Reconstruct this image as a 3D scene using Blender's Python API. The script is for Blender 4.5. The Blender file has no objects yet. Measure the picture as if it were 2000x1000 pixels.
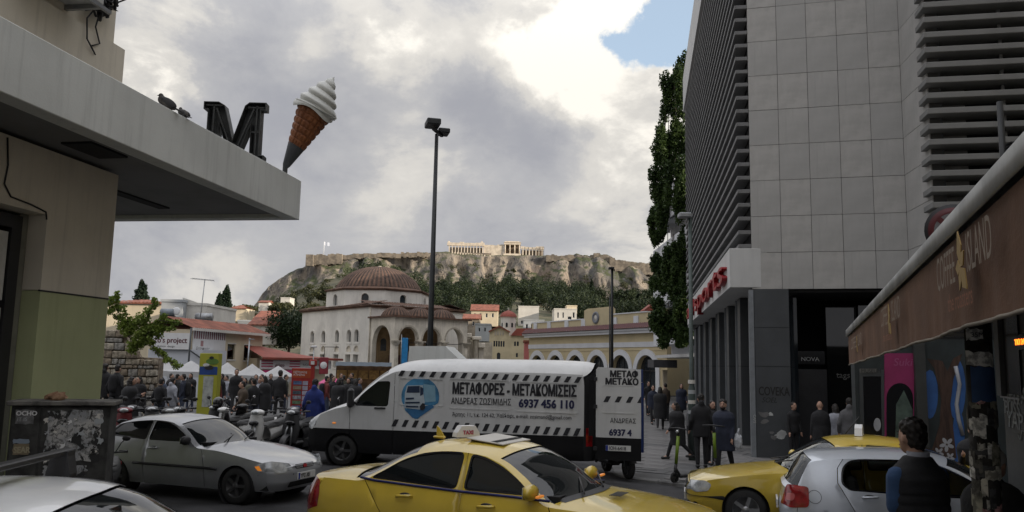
import bpy, bmesh, math, random
import numpy as np
from mathutils import Vector, Matrix, noise as mnoise
from mathutils.geometry import delaunay_2d_cdt, tessellate_polygon
random.seed(7); rng = np.random.default_rng(7)
SC = bpy.context.scene; COL = SC.collection
R = math.radians
# ------------------------------------------------------------------ camera
F = 1600.0; HOR = 710.0; CAMZ = 2.3; ROLL = R(1.08)
TH = math.atan((HOR - 500.0) / F)
_f = Vector((0, math.cos(TH), math.sin(TH))); _r = Vector((1, 0, 0)); _u = Vector((0, -math.sin(TH), math.cos(TH)))
CR = _r * math.cos(ROLL) + _u * math.sin(ROLL); CU = _u * math.cos(ROLL) - _r * math.sin(ROLL)
cam = bpy.data.cameras.new('camera'); camo = bpy.data.objects.new('camera', cam); COL.objects.link(camo)
camo.matrix_world = Matrix(((CR.x, CU.x, -_f.x, 0), (CR.y, CU.y, -_f.y, 0), (CR.z, CU.z, -_f.z, CAMZ), (0, 0, 0, 1)))
cam.sensor_width = 36; cam.lens = 36 * F / 2000; cam.clip_end = 6000; cam.clip_start = 0.05
SC.camera = camo
def ray(px, py):
    return (CR * ((px - 1000) / F) + CU * ((500 - py) / F) + _f).normalized()
def at(px, py, Y):
    d = ray(px, py); return Vector((0, 0, CAMZ)) + d * (Y / d.y)
# ------------------------------------------------------------------ sun and sky
SUN_EL, SUN_V = R(14), Vector((0.93, -0.37, 0)).normalized()
sd = SUN_V * math.cos(SUN_EL) + Vector((0, 0, math.sin(SUN_EL)))
sl = bpy.data.lights.new('sun', 'SUN'); sl.energy = 4.2; sl.angle = R(0.5); sl.color = (1, .87, .72)
slo = bpy.data.objects.new('sun', sl); COL.objects.link(slo); slo.rotation_euler = sd.to_track_quat('Z', 'Y').to_euler()
SC.view_settings.view_transform = 'Standard'; SC.view_settings.look = 'None'; SC.view_settings.gamma = 1
SC.view_settings.use_curve_mapping = False; SC.view_settings.exposure = 0.42
W = bpy.data.worlds.new('World'); SC.world = W; W.use_nodes = True
class NT:
    def __init__(s, tree): s.t = tree; s.n = tree.nodes; s.l = tree.links
    def new(s, k, **kw):
        n = s.n.new(k)
        for a, b in kw.items(): setattr(n, a, b)
        return n
    def put(s, sock, v):
        if hasattr(v, 'is_linked') or isinstance(v, bpy.types.NodeSocket): s.l.new(v, sock)
        else: sock.default_value = v
    def m(s, op, a, b=0.0, c=0.0, clamp=False):
        n = s.new('ShaderNodeMath', operation=op); n.use_clamp = clamp
        for i, v in enumerate((a, b, c)): s.put(n.inputs[i], v)
        return n.outputs[0]
    def v(s, op, a, b=(0, 0, 0), sc=None):
        n = s.new('ShaderNodeVectorMath', operation=op); s.put(n.inputs[0], a); s.put(n.inputs[1], b)
        if sc is not None: s.put(n.inputs[3], sc)
        return n.outputs['Value'] if op in ('DOT_PRODUCT', 'LENGTH', 'DISTANCE') else n.outputs[0]
    def noise(s, vec, scale, detail=4, rough=.55, dist=0.0):
        n = s.new('ShaderNodeTexNoise'); s.put(n.inputs['Vector'], vec); n.inputs['Scale'].default_value = scale
        n.inputs['Detail'].default_value = detail; n.inputs['Roughness'].default_value = rough; n.inputs['Distortion'].default_value = dist
        return n.outputs['Fac'], n.outputs['Color']
    def mix(s, f, a, b):
        n = s.new('ShaderNodeMix', data_type='RGBA'); s.put(n.inputs[0], f)
        s.put(n.inputs[6], a if not isinstance(a, tuple) else (*a[:3], 1)); s.put(n.inputs[7], b if not isinstance(b, tuple) else (*b[:3], 1))
        return n.outputs[2]
    def ss(s, x, lo, hi, a=0.0, b=1.0):
        n = s.new('ShaderNodeMapRange', interpolation_type='SMOOTHSTEP'); s.put(n.inputs[0], x)
        for i, q in enumerate((lo, hi, a, b)): n.inputs[1 + i].default_value = q
        return n.outputs[0]
def build_sky():
    w = NT(W.node_tree); bg = w.n['Background']; bg.inputs[1].default_value = 0.1
    tc = w.new('ShaderNodeTexCoord').outputs['Generated']
    sky = w.new('ShaderNodeTexSky', sky_type='NISHITA'); sky.sun_disc = False
    sky.sun_elevation = SUN_EL; sky.sun_rotation = math.atan2(SUN_V.x, SUN_V.y); sky.dust_density = .6
    _, wc = w.noise(tc, 6.5, 9, .62)
    warp = w.v('SCALE', w.v('SUBTRACT', wc, (.5, .5, .5)), sc=.16)
    d = w.v('NORMALIZE', w.v('ADD', tc, warp))
    def blobs(lst):
        acc = None
        for px, py, sg, amp in lst:
            dv = ray(px, py); dot = w.v('DOT_PRODUCT', d, tuple(dv)); k = (F / sg) ** 2
            e = w.m('EXPONENT', w.m('MULTIPLY', w.m('SUBTRACT', dot, 1.0), k))
            acc = w.m('MULTIPLY_ADD', e, amp, acc if acc is not None else 0.0)
        return acc
    B = blobs([(1130, 70, 75, .75), (1010, 150, 60, .50), (1225, 30, 50, .55), (1150, 210, 45, .45), (980, 40, 50, .2), (1070, 130, 50, .35),
               (285, 45, 66, 1.0), (270, 130, 45, .7), (800, 120, 66, .62), (720, 70, 40, .4), (575, 115, 40, .3), (870, 325, 60, .35),
               (760, 330, 40, .25), (400, 590, 110, .38), (1330, 260, 90, .42), (1250, 330, 80, .35), (1180, 130, 60, .45), (1240, 480, 90, .42),
               (700, 430, 110, .12), (1330, 150, 45, .5), (1000, 350, 80, .18), (620, 10, 60, .3),
               (1000, 245, 75, -.42), (890, 205, 60, -.26), (470, 110, 110, -.12), (520, 350, 120, -.10), (760, 480, 90, -.05),
               (930, 420, 80, -.1), (1120, 330, 70, -.12), (300, 450, 130, -.1)])
    gap = blobs([(1275, 95, 34, .8), (1325, 70, 40, .85), (1370, 25, 40, .85), (1215, 100, 20, .55), (1310, 20, 26, .5)])
    sc = w.v('MULTIPLY', tc, (1, 1, 1.7))
    f1, _ = w.noise(sc, 5.2, 10, .60, .3); f2, _ = w.noise(sc, 17.0, 8, .62, .2)
    fb = w.m('SUBTRACT', w.m('ADD', w.m('MULTIPLY', f1, 1.15), w.m('MULTIPLY', f2, .40)), .775)
    B = w.m('MULTIPLY', B, w.ss(f1, .30, .66, .45, 1.45))
    br = w.m('ADD', w.m('ADD', B, .30), w.m('MULTIPLY', fb, 1.05))
    dark, mid, lite, hot = (.288, .293, .322), (.372, .372, .384), (.52, .503, .475), (.78, .745, .68)
    c = w.mix(w.ss(br, .0, .42), dark, mid); c = w.mix(w.ss(br, .36, .74), c, lite); c = w.mix(w.ss(br, .70, 1.25), c, hot)
    z = w.new('ShaderNodeSeparateXYZ'); w.put(z.inputs[0], tc)
    up = w.ss(z.outputs[2], .30, .95, 1.0, 3.0)
    gain = w.m('MULTIPLY', up, 10.0)
    cl = w.v('SCALE', c, sc=gain)
    gen = w.ss(f1, .16, .24)                                   # thin places elsewhere in the cover
    cov = w.m('MULTIPLY', w.ss(w.m('ADD', gap, w.m('MULTIPLY', fb, .9)), .30, .74, 1.0, 0.0), gen)
    blue = w.v('ADD', w.v('SCALE', sky.outputs[0], sc=.7), (2.7, 3.25, 3.9))
    w.put(bg.inputs[0], w.mix(cov, blue, cl))
build_sky()
# ------------------------------------------------------------------ helpers
def tag(o, label=None, cat=None, group=None, kind=None):
    for k, v in (('label', label), ('category', cat), ('group', group), ('kind', kind)):
        if v: o[k] = v
    return o
def empty(name, loc=(0, 0, 0), rz=0.0, label=None, cat=None, group=None, kind=None, parent=None):
    o = bpy.data.objects.new(name, None); COL.objects.link(o); o.location = loc; o.rotation_euler = (0, 0, rz)
    o.empty_display_size = .2
    if parent: o.parent = parent
    return tag(o, label, cat, group, kind)
def link(name, me, parent=None, M=None):
    o = bpy.data.objects.new(name, me); COL.objects.link(o)
    if parent: o.parent = parent
    if M is not None: o.matrix_local = M
    return o
def kids(o): return [c for c in o.children]
def copy_tree(o, parent=None):
    c = o.copy(); COL.objects.link(c)
    if parent: c.parent = parent
    for ch in list(o.children): copy_tree(ch, c)
    return c
def relabel(o, label=None, group=None):
    if label: o['label'] = label
    if group: o['group'] = group
    return o
def repaint(o, old, new):
    for ch in [o] + list(o.children_recursive):
        for s in ch.material_slots:
            if s.material == old: s.link = 'OBJECT'; s.material = new
def nrm(v): return v / (np.linalg.norm(v) + 1e-12)
class MB:
    def __init__(s): s.v = []; s.f = []; s.mi = []; s.cur = 0; s.sm = []; s.smooth = False
    def add(s, vs, fs):
        b = len(s.v); s.v.extend([tuple(p) for p in vs])
        for f in fs: s.f.append([b + i for i in f]); s.mi.append(s.cur); s.sm.append(s.smooth)
        return s
    def box(s, c, d, rz=0.0, M=None, bev=0.0):
        x, y, z = d[0] / 2, d[1] / 2, d[2] / 2
        if bev > 0:
            b = min(bev, x * .9, y * .9, z * .9); vs = []
            for sx in (-1, 1):
                for sy in (-1, 1):
                    for sz in (-1, 1):
                        vs += [(sx * (x - b), sy * (y - b), sz * z), (sx * (x - b), sy * y, sz * (z - b)), (sx * x, sy * (y - b), sz * (z - b))]
            I = lambda sx, sy, sz, k: (((sx > 0) * 4 + (sy > 0) * 2 + (sz > 0)) * 3 + k)
            fs = []
            for q in (-1, 1):
                fs.append([I(-1, -1, q, 0), I(1, -1, q, 0), I(1, 1, q, 0), I(-1, 1, q, 0)][::q])
                fs.append([I(-1, q, -1, 1), I(-1, q, 1, 1), I(1, q, 1, 1), I(1, q, -1, 1)][::q])
                fs.append([I(q, -1, -1, 2), I(q, 1, -1, 2), I(q, 1, 1, 2), I(q, -1, 1, 2)][::q])
                for p in (-1, 1):
                    fs.append([I(-1, q, p, 0), I(1, q, p, 0), I(1, q, p, 1), I(-1, q, p, 1)][::-q * p])
                    fs.append([I(q, -1, p, 0), I(q, 1, p, 0), I(q, 1, p, 2), I(q, -1, p, 2)][::q * p])
                    fs.append([I(q, p, -1, 1), I(q, p, 1, 1), I(q, p, 1, 2), I(q, p, -1, 2)][::-q * p])
                    for r in (-1, 1): fs.append([I(q, p, r, 0), I(q, p, r, 1), I(q, p, r, 2)][::-q * p * r])
        else:
            vs = [(-x, -y, -z), (x, -y, -z), (x, y, -z), (-x, y, -z), (-x, -y, z), (x, -y, z), (x, y, z), (-x, y, z)]
            fs = [[0, 3, 2, 1], [4, 5, 6, 7], [0, 1, 5, 4], [1, 2, 6, 5], [2, 3, 7, 6], [3, 0, 4, 7]]
        T = Matrix.Translation(Vector(c)) @ (M if M is not None else Matrix.Rotation(rz, 4, 'Z'))
        return s.add([T @ Vector(p) for p in vs], fs)
    def bb(s, x0, x1, y0, y1, z0, z1, bev=0.0):
        return s.box(((x0 + x1) / 2, (y0 + y1) / 2, (z0 + z1) / 2), (abs(x1 - x0), abs(y1 - y0), abs(z1 - z0)), bev=bev)
    def beam(s, p, q, w, h=None, bev=0.0):
        p, q = Vector(p), Vector(q); d = q - p; M = d.to_track_quat('Z', 'Y').to_matrix().to_4x4()
        return s.box((p + q) / 2, (w, h or w, d.length), M=M, bev=bev)
    def tube(s, pts, r, n=8, caps=True):
        pts = [Vector(p) for p in pts]; rs = r if isinstance(r, (list, tuple)) else [r] * len(pts); rings = []
        up = Vector((0, 0, 1)); prev = None
        for i, p in enumerate(pts):
            t = (pts[min(i + 1, len(pts) - 1)] - pts[max(i - 1, 0)]).normalized()
            a = prev if prev is not None else (up if abs(t.z) < .9 else Vector((1, 0, 0)))
            x = (a - t * a.dot(t)).normalized(); prev = x; y = t.cross(x)
            rings.append([p + (x * math.cos(k * 2 * math.pi / n) + y * math.sin(k * 2 * math.pi / n)) * rs[i] for k in range(n)])
        vs = [v for g in rings for v in g]
        fs = [[i * n + k, i * n + (k + 1) % n, (i + 1) * n + (k + 1) % n, (i + 1) * n + k] for i in range(len(pts) - 1) for k in range(n)]
        if caps: fs += [list(range(n))[::-1], [(len(pts) - 1) * n + k for k in range(n)]]
        sm = s.smooth; s.smooth = True; s.add(vs, fs); s.smooth = sm; return s
    def lathe(s, prof, n=24, M=None, fn=None):
        vs = []; m = len(prof)
        for k in range(n):
            a = 2 * math.pi * k / n
            for r, z in prof:
                rr = r * (fn(a, r, z) if fn else 1); vs.append((rr * math.cos(a), rr * math.sin(a), z))
        fs = [[k * m + i, ((k + 1) % n) * m + i, ((k + 1) % n) * m + i + 1, k * m + i + 1] for k in range(n) for i in range(m - 1)]
        if M is not None: vs = [M @ Vector(v) for v in vs]
        sm = s.smooth; s.smooth = True; s.add(vs, fs); s.smooth = sm; return s
    def ell(s, c, r, n=12, m=8, M=None):
        prof = [(max(1e-4, math.sin(math.pi * i / m)), -math.cos(math.pi * i / m)) for i in range(m + 1)]
        T = Matrix.Translation(Vector(c)) @ (M if M is not None else Matrix.Identity(4)) @ Matrix.Diagonal((*r, 1))
        return s.lathe(prof, n, T)
    def grid(s, P, flip=False):
        P = np.asarray(P); a, b = P.shape[:2]
        fs = [[i * b + j, (i + 1) * b + j, (i + 1) * b + j + 1, i * b + j + 1] for i in range(a - 1) for j in range(b - 1)]
        if flip: fs = [f[::-1] for f in fs]
        sm = s.smooth; s.smooth = True; s.add(P.reshape(-1, 3), fs); s.smooth = sm; return s
    def prism(s, outer, h, M=None, holes=()):
        """2D outline (x,z), with holes, extruded along +y by h (front at y=0)."""
        loops = [list(outer)] + [list(q) for q in holes]
        tri = tessellate_polygon([[Vector((x, z, 0)) for x, z in l] for l in loops])
        pts = [p for l in loops for p in l]; n = len(pts)
        vs = [(x, 0, z) for x, z in pts] + [(x, h, z) for x, z in pts]; fs = []
        for a, b, c in tri:
            ar = (pts[b][0] - pts[a][0]) * (pts[c][1] - pts[a][1]) - (pts[c][0] - pts[a][0]) * (pts[b][1] - pts[a][1])
            if abs(ar) < 1e-12: continue
            t = [a, b, c] if ar > 0 else [a, c, b]
            fs.append(t); fs.append([i + n for i in t[::-1]])
        o = 0
        for li, l in enumerate(loops):
            k = len(l); ar = sum(l[i][0] * l[(i + 1) % k][1] - l[(i + 1) % k][0] * l[i][1] for i in range(k)); ccw = (ar > 0) == (li == 0)
            for i in range(k):
                a, b = o + i, o + (i + 1) % k
                fs.append([b, a, a + n, b + n] if ccw else [a, b, b + n, a + n])
            o += k
        if M is not None: vs = [M @ Vector(v) for v in vs]
        return s.add(vs, fs)
    def mesh(s, name, mats):
        me = bpy.data.meshes.new(name); me.from_pydata(s.v, [], s.f)
        for m in (mats if isinstance(mats, (list, tuple)) else [mats]): me.materials.append(m)
        me.polygons.foreach_set('material_index', s.mi); me.polygons.foreach_set('use_smooth', s.sm); me.update(); return me
    def build(s, name, mats, parent=None, M=None): return link(name, s.mesh(name, mats), parent, M)
def arch(x0, x1, z0, zs, n=12, pointed=0.0):
    """Arched opening outline, springing at zs."""
    c, r = (x0 + x1) / 2, (x1 - x0) / 2
    return [(x0, z0), (x1, z0)] + [(c + r * math.cos(math.pi * i / n), zs + r * math.sin(math.pi * i / n) * (1 + pointed)) for i in range(n + 1)]
def rect(x0, x1, z0, z1): return [(x0, z0), (x1, z0), (x1, z1), (x0, z1)]
# ------------------------------------------------------------------ materials
MATS = {}
def mat(name, col, rough=.6, metal=0.0, var=.12, vs=3.0, bump=0.0, bs=None, coat=0.0, spec=.5, emit=None, col2=None, streak=0.0, es=1.0, lo=.35, hi=.65, stretch=(1, 1, 1)):
    if name in MATS: return MATS[name]
    m = bpy.data.materials.new(name); m.use_nodes = True; t = NT(m.node_tree); b = t.n['Principled BSDF']
    b.inputs['Roughness'].default_value = rough; b.inputs['Metallic'].default_value = metal
    b.inputs['Coat Weight'].default_value = coat; b.inputs['Coat Roughness'].default_value = .04; b.inputs['Specular IOR Level'].default_value = spec
    co = t.new('ShaderNodeTexCoord').outputs['Object']
    c = (*col, 1)
    if var > 0 or col2:
        q = t.v('MULTIPLY', co, stretch) if stretch != (1, 1, 1) else co
        f, _ = t.noise(q, vs, 6, .6); f = t.ss(f, lo, hi)
        a2 = col2 if col2 else tuple(min(1, x * (1 + var)) for x in col)
        a1 = col if col2 else tuple(x * (1 - var) for x in col)
        c = t.mix(f, a1, a2)
        if streak > 0:
            g, _ = t.noise(t.v('MULTIPLY', co, (6, 6, .35)), 1.3, 5, .65)
            k = t.m('MULTIPLY', t.ss(g, .48, .75), streak); c = t.mix(k, c, tuple(x * .45 for x in col))
        f3, _ = t.noise(co, vs * 9, 3, .5)
        t.put(b.inputs['Roughness'], t.m('ADD', rough - .06, t.m('MULTIPLY', f3, .12), clamp=True))
    t.put(b.inputs['Base Color'], c)
    if emit: b.inputs['Emission Color'].default_value = (*emit, 1); b.inputs['Emission Strength'].default_value = es
    if bump > 0:
        n = t.new('ShaderNodeBump'); n.inputs['Strength'].default_value = bump; n.inputs['Distance'].default_value = .02
        f2, _ = t.noise(co, bs or vs * 8, 5, .6); t.put(n.inputs['Height'], f2); t.put(b.inputs['Normal'], n.outputs[0])
    MATS[name] = m; return m
def glassmat(name, tint=(.55, .62, .6), through=.5):
    m = bpy.data.materials.new(name); m.use_nodes = True; t = NT(m.node_tree)
    t.n.remove(t.n['Principled BSDF']); out = t.n['Material Output']
    g = t.new('ShaderNodeBsdfGlossy'); g.inputs['Roughness'].default_value = .03; g.inputs['Color'].default_value = (.9, .93, .95, 1)
    tr = t.new('ShaderNodeBsdfTransparent'); tr.inputs['Color'].default_value = (*[x * through for x in tint], 1)
    fr = t.new('ShaderNodeFresnel'); fr.inputs[0].default_value = 1.5
    mx = t.new('ShaderNodeMixShader'); t.put(mx.inputs[0], t.m('ADD', fr.outputs[0], .02)); t.put(mx.inputs[1], tr.outputs[0]); t.put(mx.inputs[2], g.outputs[0])
    t.put(out.inputs[0], mx.outputs[0]); MATS[name] = m; return m
M_dark = mat('dark_void', (.008, .008, .009), .85, var=0)
M_black = mat('black_plastic', (.018, .018, .02), .5, var=.15)
M_gloss_black = mat('black_gloss', (.012, .012, .014), .15, var=.05)
M_steel = mat('galvanised_steel', (.30, .31, .32), .4, .8, var=.15)
M_chrome = mat('chrome', (.7, .71, .72), .12, 1.0, var=0)
M_dglass = mat('tinted_glass', (.008, .010, .011), .03, var=0, spec=.6)
M_wglass = mat('window_glass', (.022, .028, .034), .06, var=.3, vs=.6)
M_print = mat('black_print', (.016, .016, .02), .6, var=0)
M_white = mat('white_paint', (.72, .73, .74), .45, var=.05)
FONT = None
def text(body, size, m, parent, M, sx=1.0, bold=0.0, name='lettering', align='LEFT', depth=0.0, shear=0.0, spacing=1.0):
    c = bpy.data.curves.new('t', 'FONT'); c.body = body; c.size = size; c.offset = bold; c.extrude = depth; c.align_x = align; c.shear = shear
    c.resolution_u = 3; c.space_character = spacing; c.fill_mode = 'BOTH' if True else 'NONE'
    c.offset = 0
    o = bpy.data.objects.new('t', c); TMP.collection.objects.link(o)
    dg = TMPDG(); me = bpy.data.meshes.new_from_object(o.evaluated_get(dg)); bpy.data.objects.remove(o)
    if bold > 0:                                               # heavier strokes: the glyphs laid over themselves, each layer a hair prouder
        bm = bmesh.new(); bm.from_mesh(me); g0 = bm.verts[:] + bm.edges[:] + bm.faces[:]
        for k, (dx, dy) in enumerate(((1, 0), (-1, 0), (0, .6), (0, -.6), (.7, .45), (-.7, -.45), (.7, -.45), (-.7, .45))):
            r = bmesh.ops.duplicate(bm, geom=g0); bmesh.ops.translate(bm, verts=[v for v in r['geom'] if isinstance(v, bmesh.types.BMVert)], vec=(dx * bold, dy * bold, .0004 * (k + 1)))
        bm.to_mesh(me); bm.free()
    me.name = name; me.materials.clear(); me.materials.append(m)
    return link(name, me, parent, M @ Matrix.Diagonal((sx, 1, 1, 1)))
TMP = bpy.data.scenes.new('bake_scratch')
def TMPDG():
    vl = TMP.view_layers[0]; vl.update(); return vl.depsgraph
# text lies in local x (right), y (up): this turns it to stand on a wall facing local -y
STAND = Matrix.Rotation(R(90), 4, 'X')
def gz(y):
    return float(np.interp(y, [8, 20, 25, 34, 60], [0, -.2, -.2, -.05, -.05]))
def S(x, a, b):
    t = min(1, max(0, (x - a) / (b - a))); return t * t * (3 - 2 * t)
def gz(x, y): return -.1 * S(y, 8, 14) - .2 * S(x, 0, 5) * S(y, 8, 13)
def frame(name, p0, p1, z=None, **kw):
    p0, p1 = Vector(p0[:2]), Vector(p1[:2]); d = p1 - p0
    return empty(name, (p0.x, p0.y, gz(*p0) if z is None else z), math.atan2(d.y, d.x), **kw)
def local(o, p): return Matrix.Rotation(-o.rotation_euler.z, 4, 'Z') @ (Vector(p) - o.location)
# ------------------------------------------------------------------ ground
M_asph = mat('asphalt', (.036, .036, .039), .85, var=.45, vs=.9, bump=.5, bs=60)
M_pave = mat('paving', (.135, .132, .13), .8, var=.22, vs=1.1, bump=.25, bs=30)
M_pave2 = mat('paving_dark', (.095, .095, .096), .8, var=.2, vs=1.3, bump=.25, bs=30)
M_kerb = mat('kerb_stone', (.15, .15, .148), .8, var=.3, vs=2.5, bump=.3)
M_soil = mat('dry_earth', (.14, .12, .085), .95, var=.3, vs=.05)
def ground():
    xs = np.concatenate([[-2500, -600, -200, -80], np.arange(-40, 41, 2), [80, 200, 600, 2500]])
    ys = np.concatenate([[-300, -60, -20], np.arange(-4, 41, 1), [60, 100, 200, 450, 1000, 3000]])
    P = [[(x, y, gz(x, y) - .02) for y in ys] for x in xs]
    b = MB(); b.grid(P); tag(b.build('ground', M_soil), kind='structure')
    xs = np.arange(-40, 24.1, 1.0); ys = np.concatenate([[-60, -20], np.arange(-4, 27.1, .75)])
    b = MB(); b.grid([[(x, y, gz(x, y) - .004) for y in ys] for x in xs]); tag(b.build('road', M_asph), kind='structure')
    xs = np.arange(-60, 6.1, 2.0); ys = np.arange(24, 79, 1.0)
    b = MB(); b.grid([[(x, y, gz(x, y) + .02) for y in ys] for x in xs]); b.grid([[(x, 24, gz(x, 24) + z) for z in (-.05, .02)] for x in xs])
    tag(b.build('square', M_pave2), kind='structure')
ground()
PZ = -.18
def pavement():
    poly = [(2.5, 19.6), (2.7, 19.0), (4.0, 18.05), (6.2, 16.6), (9.0, 15.0), (14, 12.6), (40, 12), (40, 75), (4.2, 75), (3.2, 30)]
    root = empty('pavement', (0, 0, 0), kind='structure')
    b = MB(); b.prism(poly, .5, Matrix(((1, 0, 0, 0), (0, 0, 1, 0), (0, -1, 0, PZ - .018), (0, 0, 0, 1))))
    # prism runs along +y; remap (x, y, z) -> x, z, -y
    b.v = [(v[0], v[1], v[2]) for v in b.v]; b.build('pavement_base', M_pave2, root)
    def inside(x, y):
        c = False
        for i in range(len(poly)):
            (x1, y1), (x2, y2) = poly[i - 1], poly[i]
            if (y1 > y) != (y2 > y) and x < (x2 - x1) * (y - y1) / (y2 - y1) + x1: c = not c
        return c
    sl = [MB().box((0, 0, 0), (.786, .786, .03), bev=.008).mesh('paving_slab', m) for m in (M_pave, mat('paving_b', (.155, .15, .148), .8, var=.2, bump=.25), M_pave2)]
    a = R(-33); ca, sa = math.cos(a), math.sin(a)
    for i in range(-2, 16):
        for j in range(0, 24):
            x, y = 2.4 + i * .8 * ca - j * .8 * sa * 0 + (j * .8) * 0.18, 18.2 + j * .8 + i * .8 * sa
            if all(inside(x + p * .5, y + q * .5) for p in (-1, 1) for q in (-1, 1)) and x < 9.5:
                o = link('paving_slab', sl[random.choice((0, 0, 0, 1, 1, 2))], root); o.location = (x, y, PZ - .014 + random.uniform(-.003, .003)); o.rotation_euler = (random.uniform(-.004, .004), random.uniform(-.004, .004), a)
    kp = poly[:6]
    km = MB().box((0, 0, 0), (.94, .26, .2), bev=.025).mesh('kerb_stone', M_kerb)
    for (x1, y1), (x2, y2) in zip(kp[:-1], kp[1:]):
        L = math.hypot(x2 - x1, y2 - y1); n = max(1, round(L / .96))
        for k in range(n):
            t = (k + .5) / n; o = link('kerb_stone', km, root); o.location = (x1 + (x2 - x1) * t, y1 + (y2 - y1) * t, PZ - .095)
            o.rotation_euler = (0, 0, math.atan2(y2 - y1, x2 - x1)); o.scale = (L / n / .96, 1, 1)
    g = MB().bb(-.35, .35, -.06, .06, -.004, .004).build('drain_grate', M_black, root); g.location = (3.25, 20.3, PZ + .006); g.rotation_euler.z = a
pavement()
# ------------------------------------------------------------------ left corner building with canopy
M_beige = mat('beige_plaster', (.64, .59, .49), .8, var=.06, vs=.8, bump=.15, bs=60, streak=.28)
M_green = mat('green_paint', (.40, .43, .24), .65, var=.05, vs=1.0, bump=.1, bs=60, streak=.22)
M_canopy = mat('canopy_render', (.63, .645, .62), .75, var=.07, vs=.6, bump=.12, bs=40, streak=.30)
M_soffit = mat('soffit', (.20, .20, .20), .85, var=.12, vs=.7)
M_cable = mat('cable_black', (.015, .015, .015), .6, var=0)
def left_building():
    C = at(214, 555, 12.5); u = Vector((.153, .988)).normalized()
    root = frame('corner_building', (C.x - 16 * u.x, C.y - 16 * u.y), C, z=-.05, label='beige and pale green corner building with a deep concrete canopy', cat='building')
    T = local(root, at(585, 425, 16.2)); zs = 5.12; tx, ty = T.x, T.y
    w = MB(); w.prism([(-8, 0), (11.2, 0), (11.2, 4.25), (14.55, 4.25), (14.55, 3.22), (16, 3.22), (16, zs + .02), (-8, zs + .02)], .28)
    w.bb(15.5, 16, .28, 7, 3.22, zs + .02); w.bb(-8, 15.5, 6.5, 7, 0, zs)
    w.bb(-8, 15.93, 0.02, 7, zs + .8, 7.15); w.bb(-8, 15.78, .12, 7, 7.15, 16); w.build('wall', M_beige, root)
    g = MB(); g.bb(14.55, 16.0, 0, .28, 0, 3.21); g.bb(15.5, 16.0, .28, 7, 0, 3.21); g.build('dado', M_green, root)
    d = MB(); d.bb(14.53, 16.006, -.006, .02, 3.2, 3.222); d.build('dado_line', M_black, root)
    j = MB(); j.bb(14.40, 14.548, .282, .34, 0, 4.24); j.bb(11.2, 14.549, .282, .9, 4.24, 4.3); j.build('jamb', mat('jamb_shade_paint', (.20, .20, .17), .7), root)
    f = MB(); f.bb(14.22, 14.40, .24, .4, 0, 4.2); f.bb(11.2, 14.22, .24, .4, 4.02, 4.2); f.build('door_frame', M_black, root)
    for k in range(4): MB().bb(11.3, 14.20, .27, .3, .05 + k, .98 + k - (.03 if k < 3 else .02)).build('door_panel', mat('door_panel', (.55, .55, .52), .4), root)
    MB().bb(11.2, 14.5, .61, .64, 0, 4.2).build('door_backing', M_dark, root)
    c = MB(); y0 = ty; c.bb(-8, tx, y0, y0 + .28, zs - .0, zs + .80, bev=.01); c.bb(tx - .28, tx - .001, y0 + .281, 7, zs, zs + .80, bev=.01); c.build('canopy_fascia', M_canopy, root)
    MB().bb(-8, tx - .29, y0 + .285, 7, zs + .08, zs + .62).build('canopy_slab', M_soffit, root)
    for (a, b_, e, f_) in ((11.2, 12.0, -.9, -.45), (14.3, 15.1, -.75, -.3), (16.4, 18.9, .9, 1.12)):
        MB().bb(a, b_, e, f_, zs + .05, zs + .09).build('soffit_recess', M_dark, root)
    cb = MB(); cb.tube([(13.7, -.012, 5.1), (13.75, -.014, 4.75), (13.72, -.014, 4.5), (13.85, -.013, 4.36), (14.2, -.013, 4.33), (14.5, -.013, 4.28), (14.53, -.01, 4.18)], .011, 6); cb.build('cable', M_cable, root)
    ac = empty('air_conditioner', root.matrix_basis @ Vector((14.3, -.15, 7.32)), root.rotation_euler.z, 'grey air conditioning unit high on the beige wall above the canopy', 'air conditioner')
    MB().bb(-.85, .45, -.28, .27, 0, .75, bev=.02).build('casing', mat('ac_casing', (.42, .42, .40), .5), ac)
    gr = MB()
    for k in range(9): gr.bb(-.8, .1, -.30, -.282, .08 + k * .07, .105 + k * .07)
    gr.build('grille', M_steel, ac); br = MB(); br.bb(-.8, -.74, -.28, .28, -.07, -.004); br.bb(.34, .4, -.28, .28, -.07, -.004); br.bb(-.95, .55, -.33, -.281, -.08, -.03); br.build('bracket', M_steel, ac)
    w = root.matrix_basis
    ca = empty('cable_bundle', w @ Vector((15.25, .1, 7.3)), root.rotation_euler.z, 'tangle of black cables hanging on the wall beside the air conditioner', 'cables')
    b = MB()
    for k in range(26):
        x0 = random.uniform(-.25, .3); z0 = random.uniform(.15, .6)
        b.tube([(x0 + random.uniform(-.2, .2), random.uniform(-.25, -.03), z0 + random.uniform(-.12, .12)) for q in range(5)], random.uniform(.012, .03), 5)
    b.tube([(-.1, -.1, .2), (-.3, -.12, -.05), (-.26, -.12, -.35), (-.05, -.1, -.48), (.1, -.03, -.5), (.5, -.02, -.72)], .012, 6)
    b.tube([(0, -.1, .2), (-.1, -.12, -.1), (.05, -.1, -.3), (-.12, -.1, -.4)], .012, 6); b.build('cable', M_cable, ca)
    return root, tx, ty, zs
LB, LTX, LTY, LZS = left_building()
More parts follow.
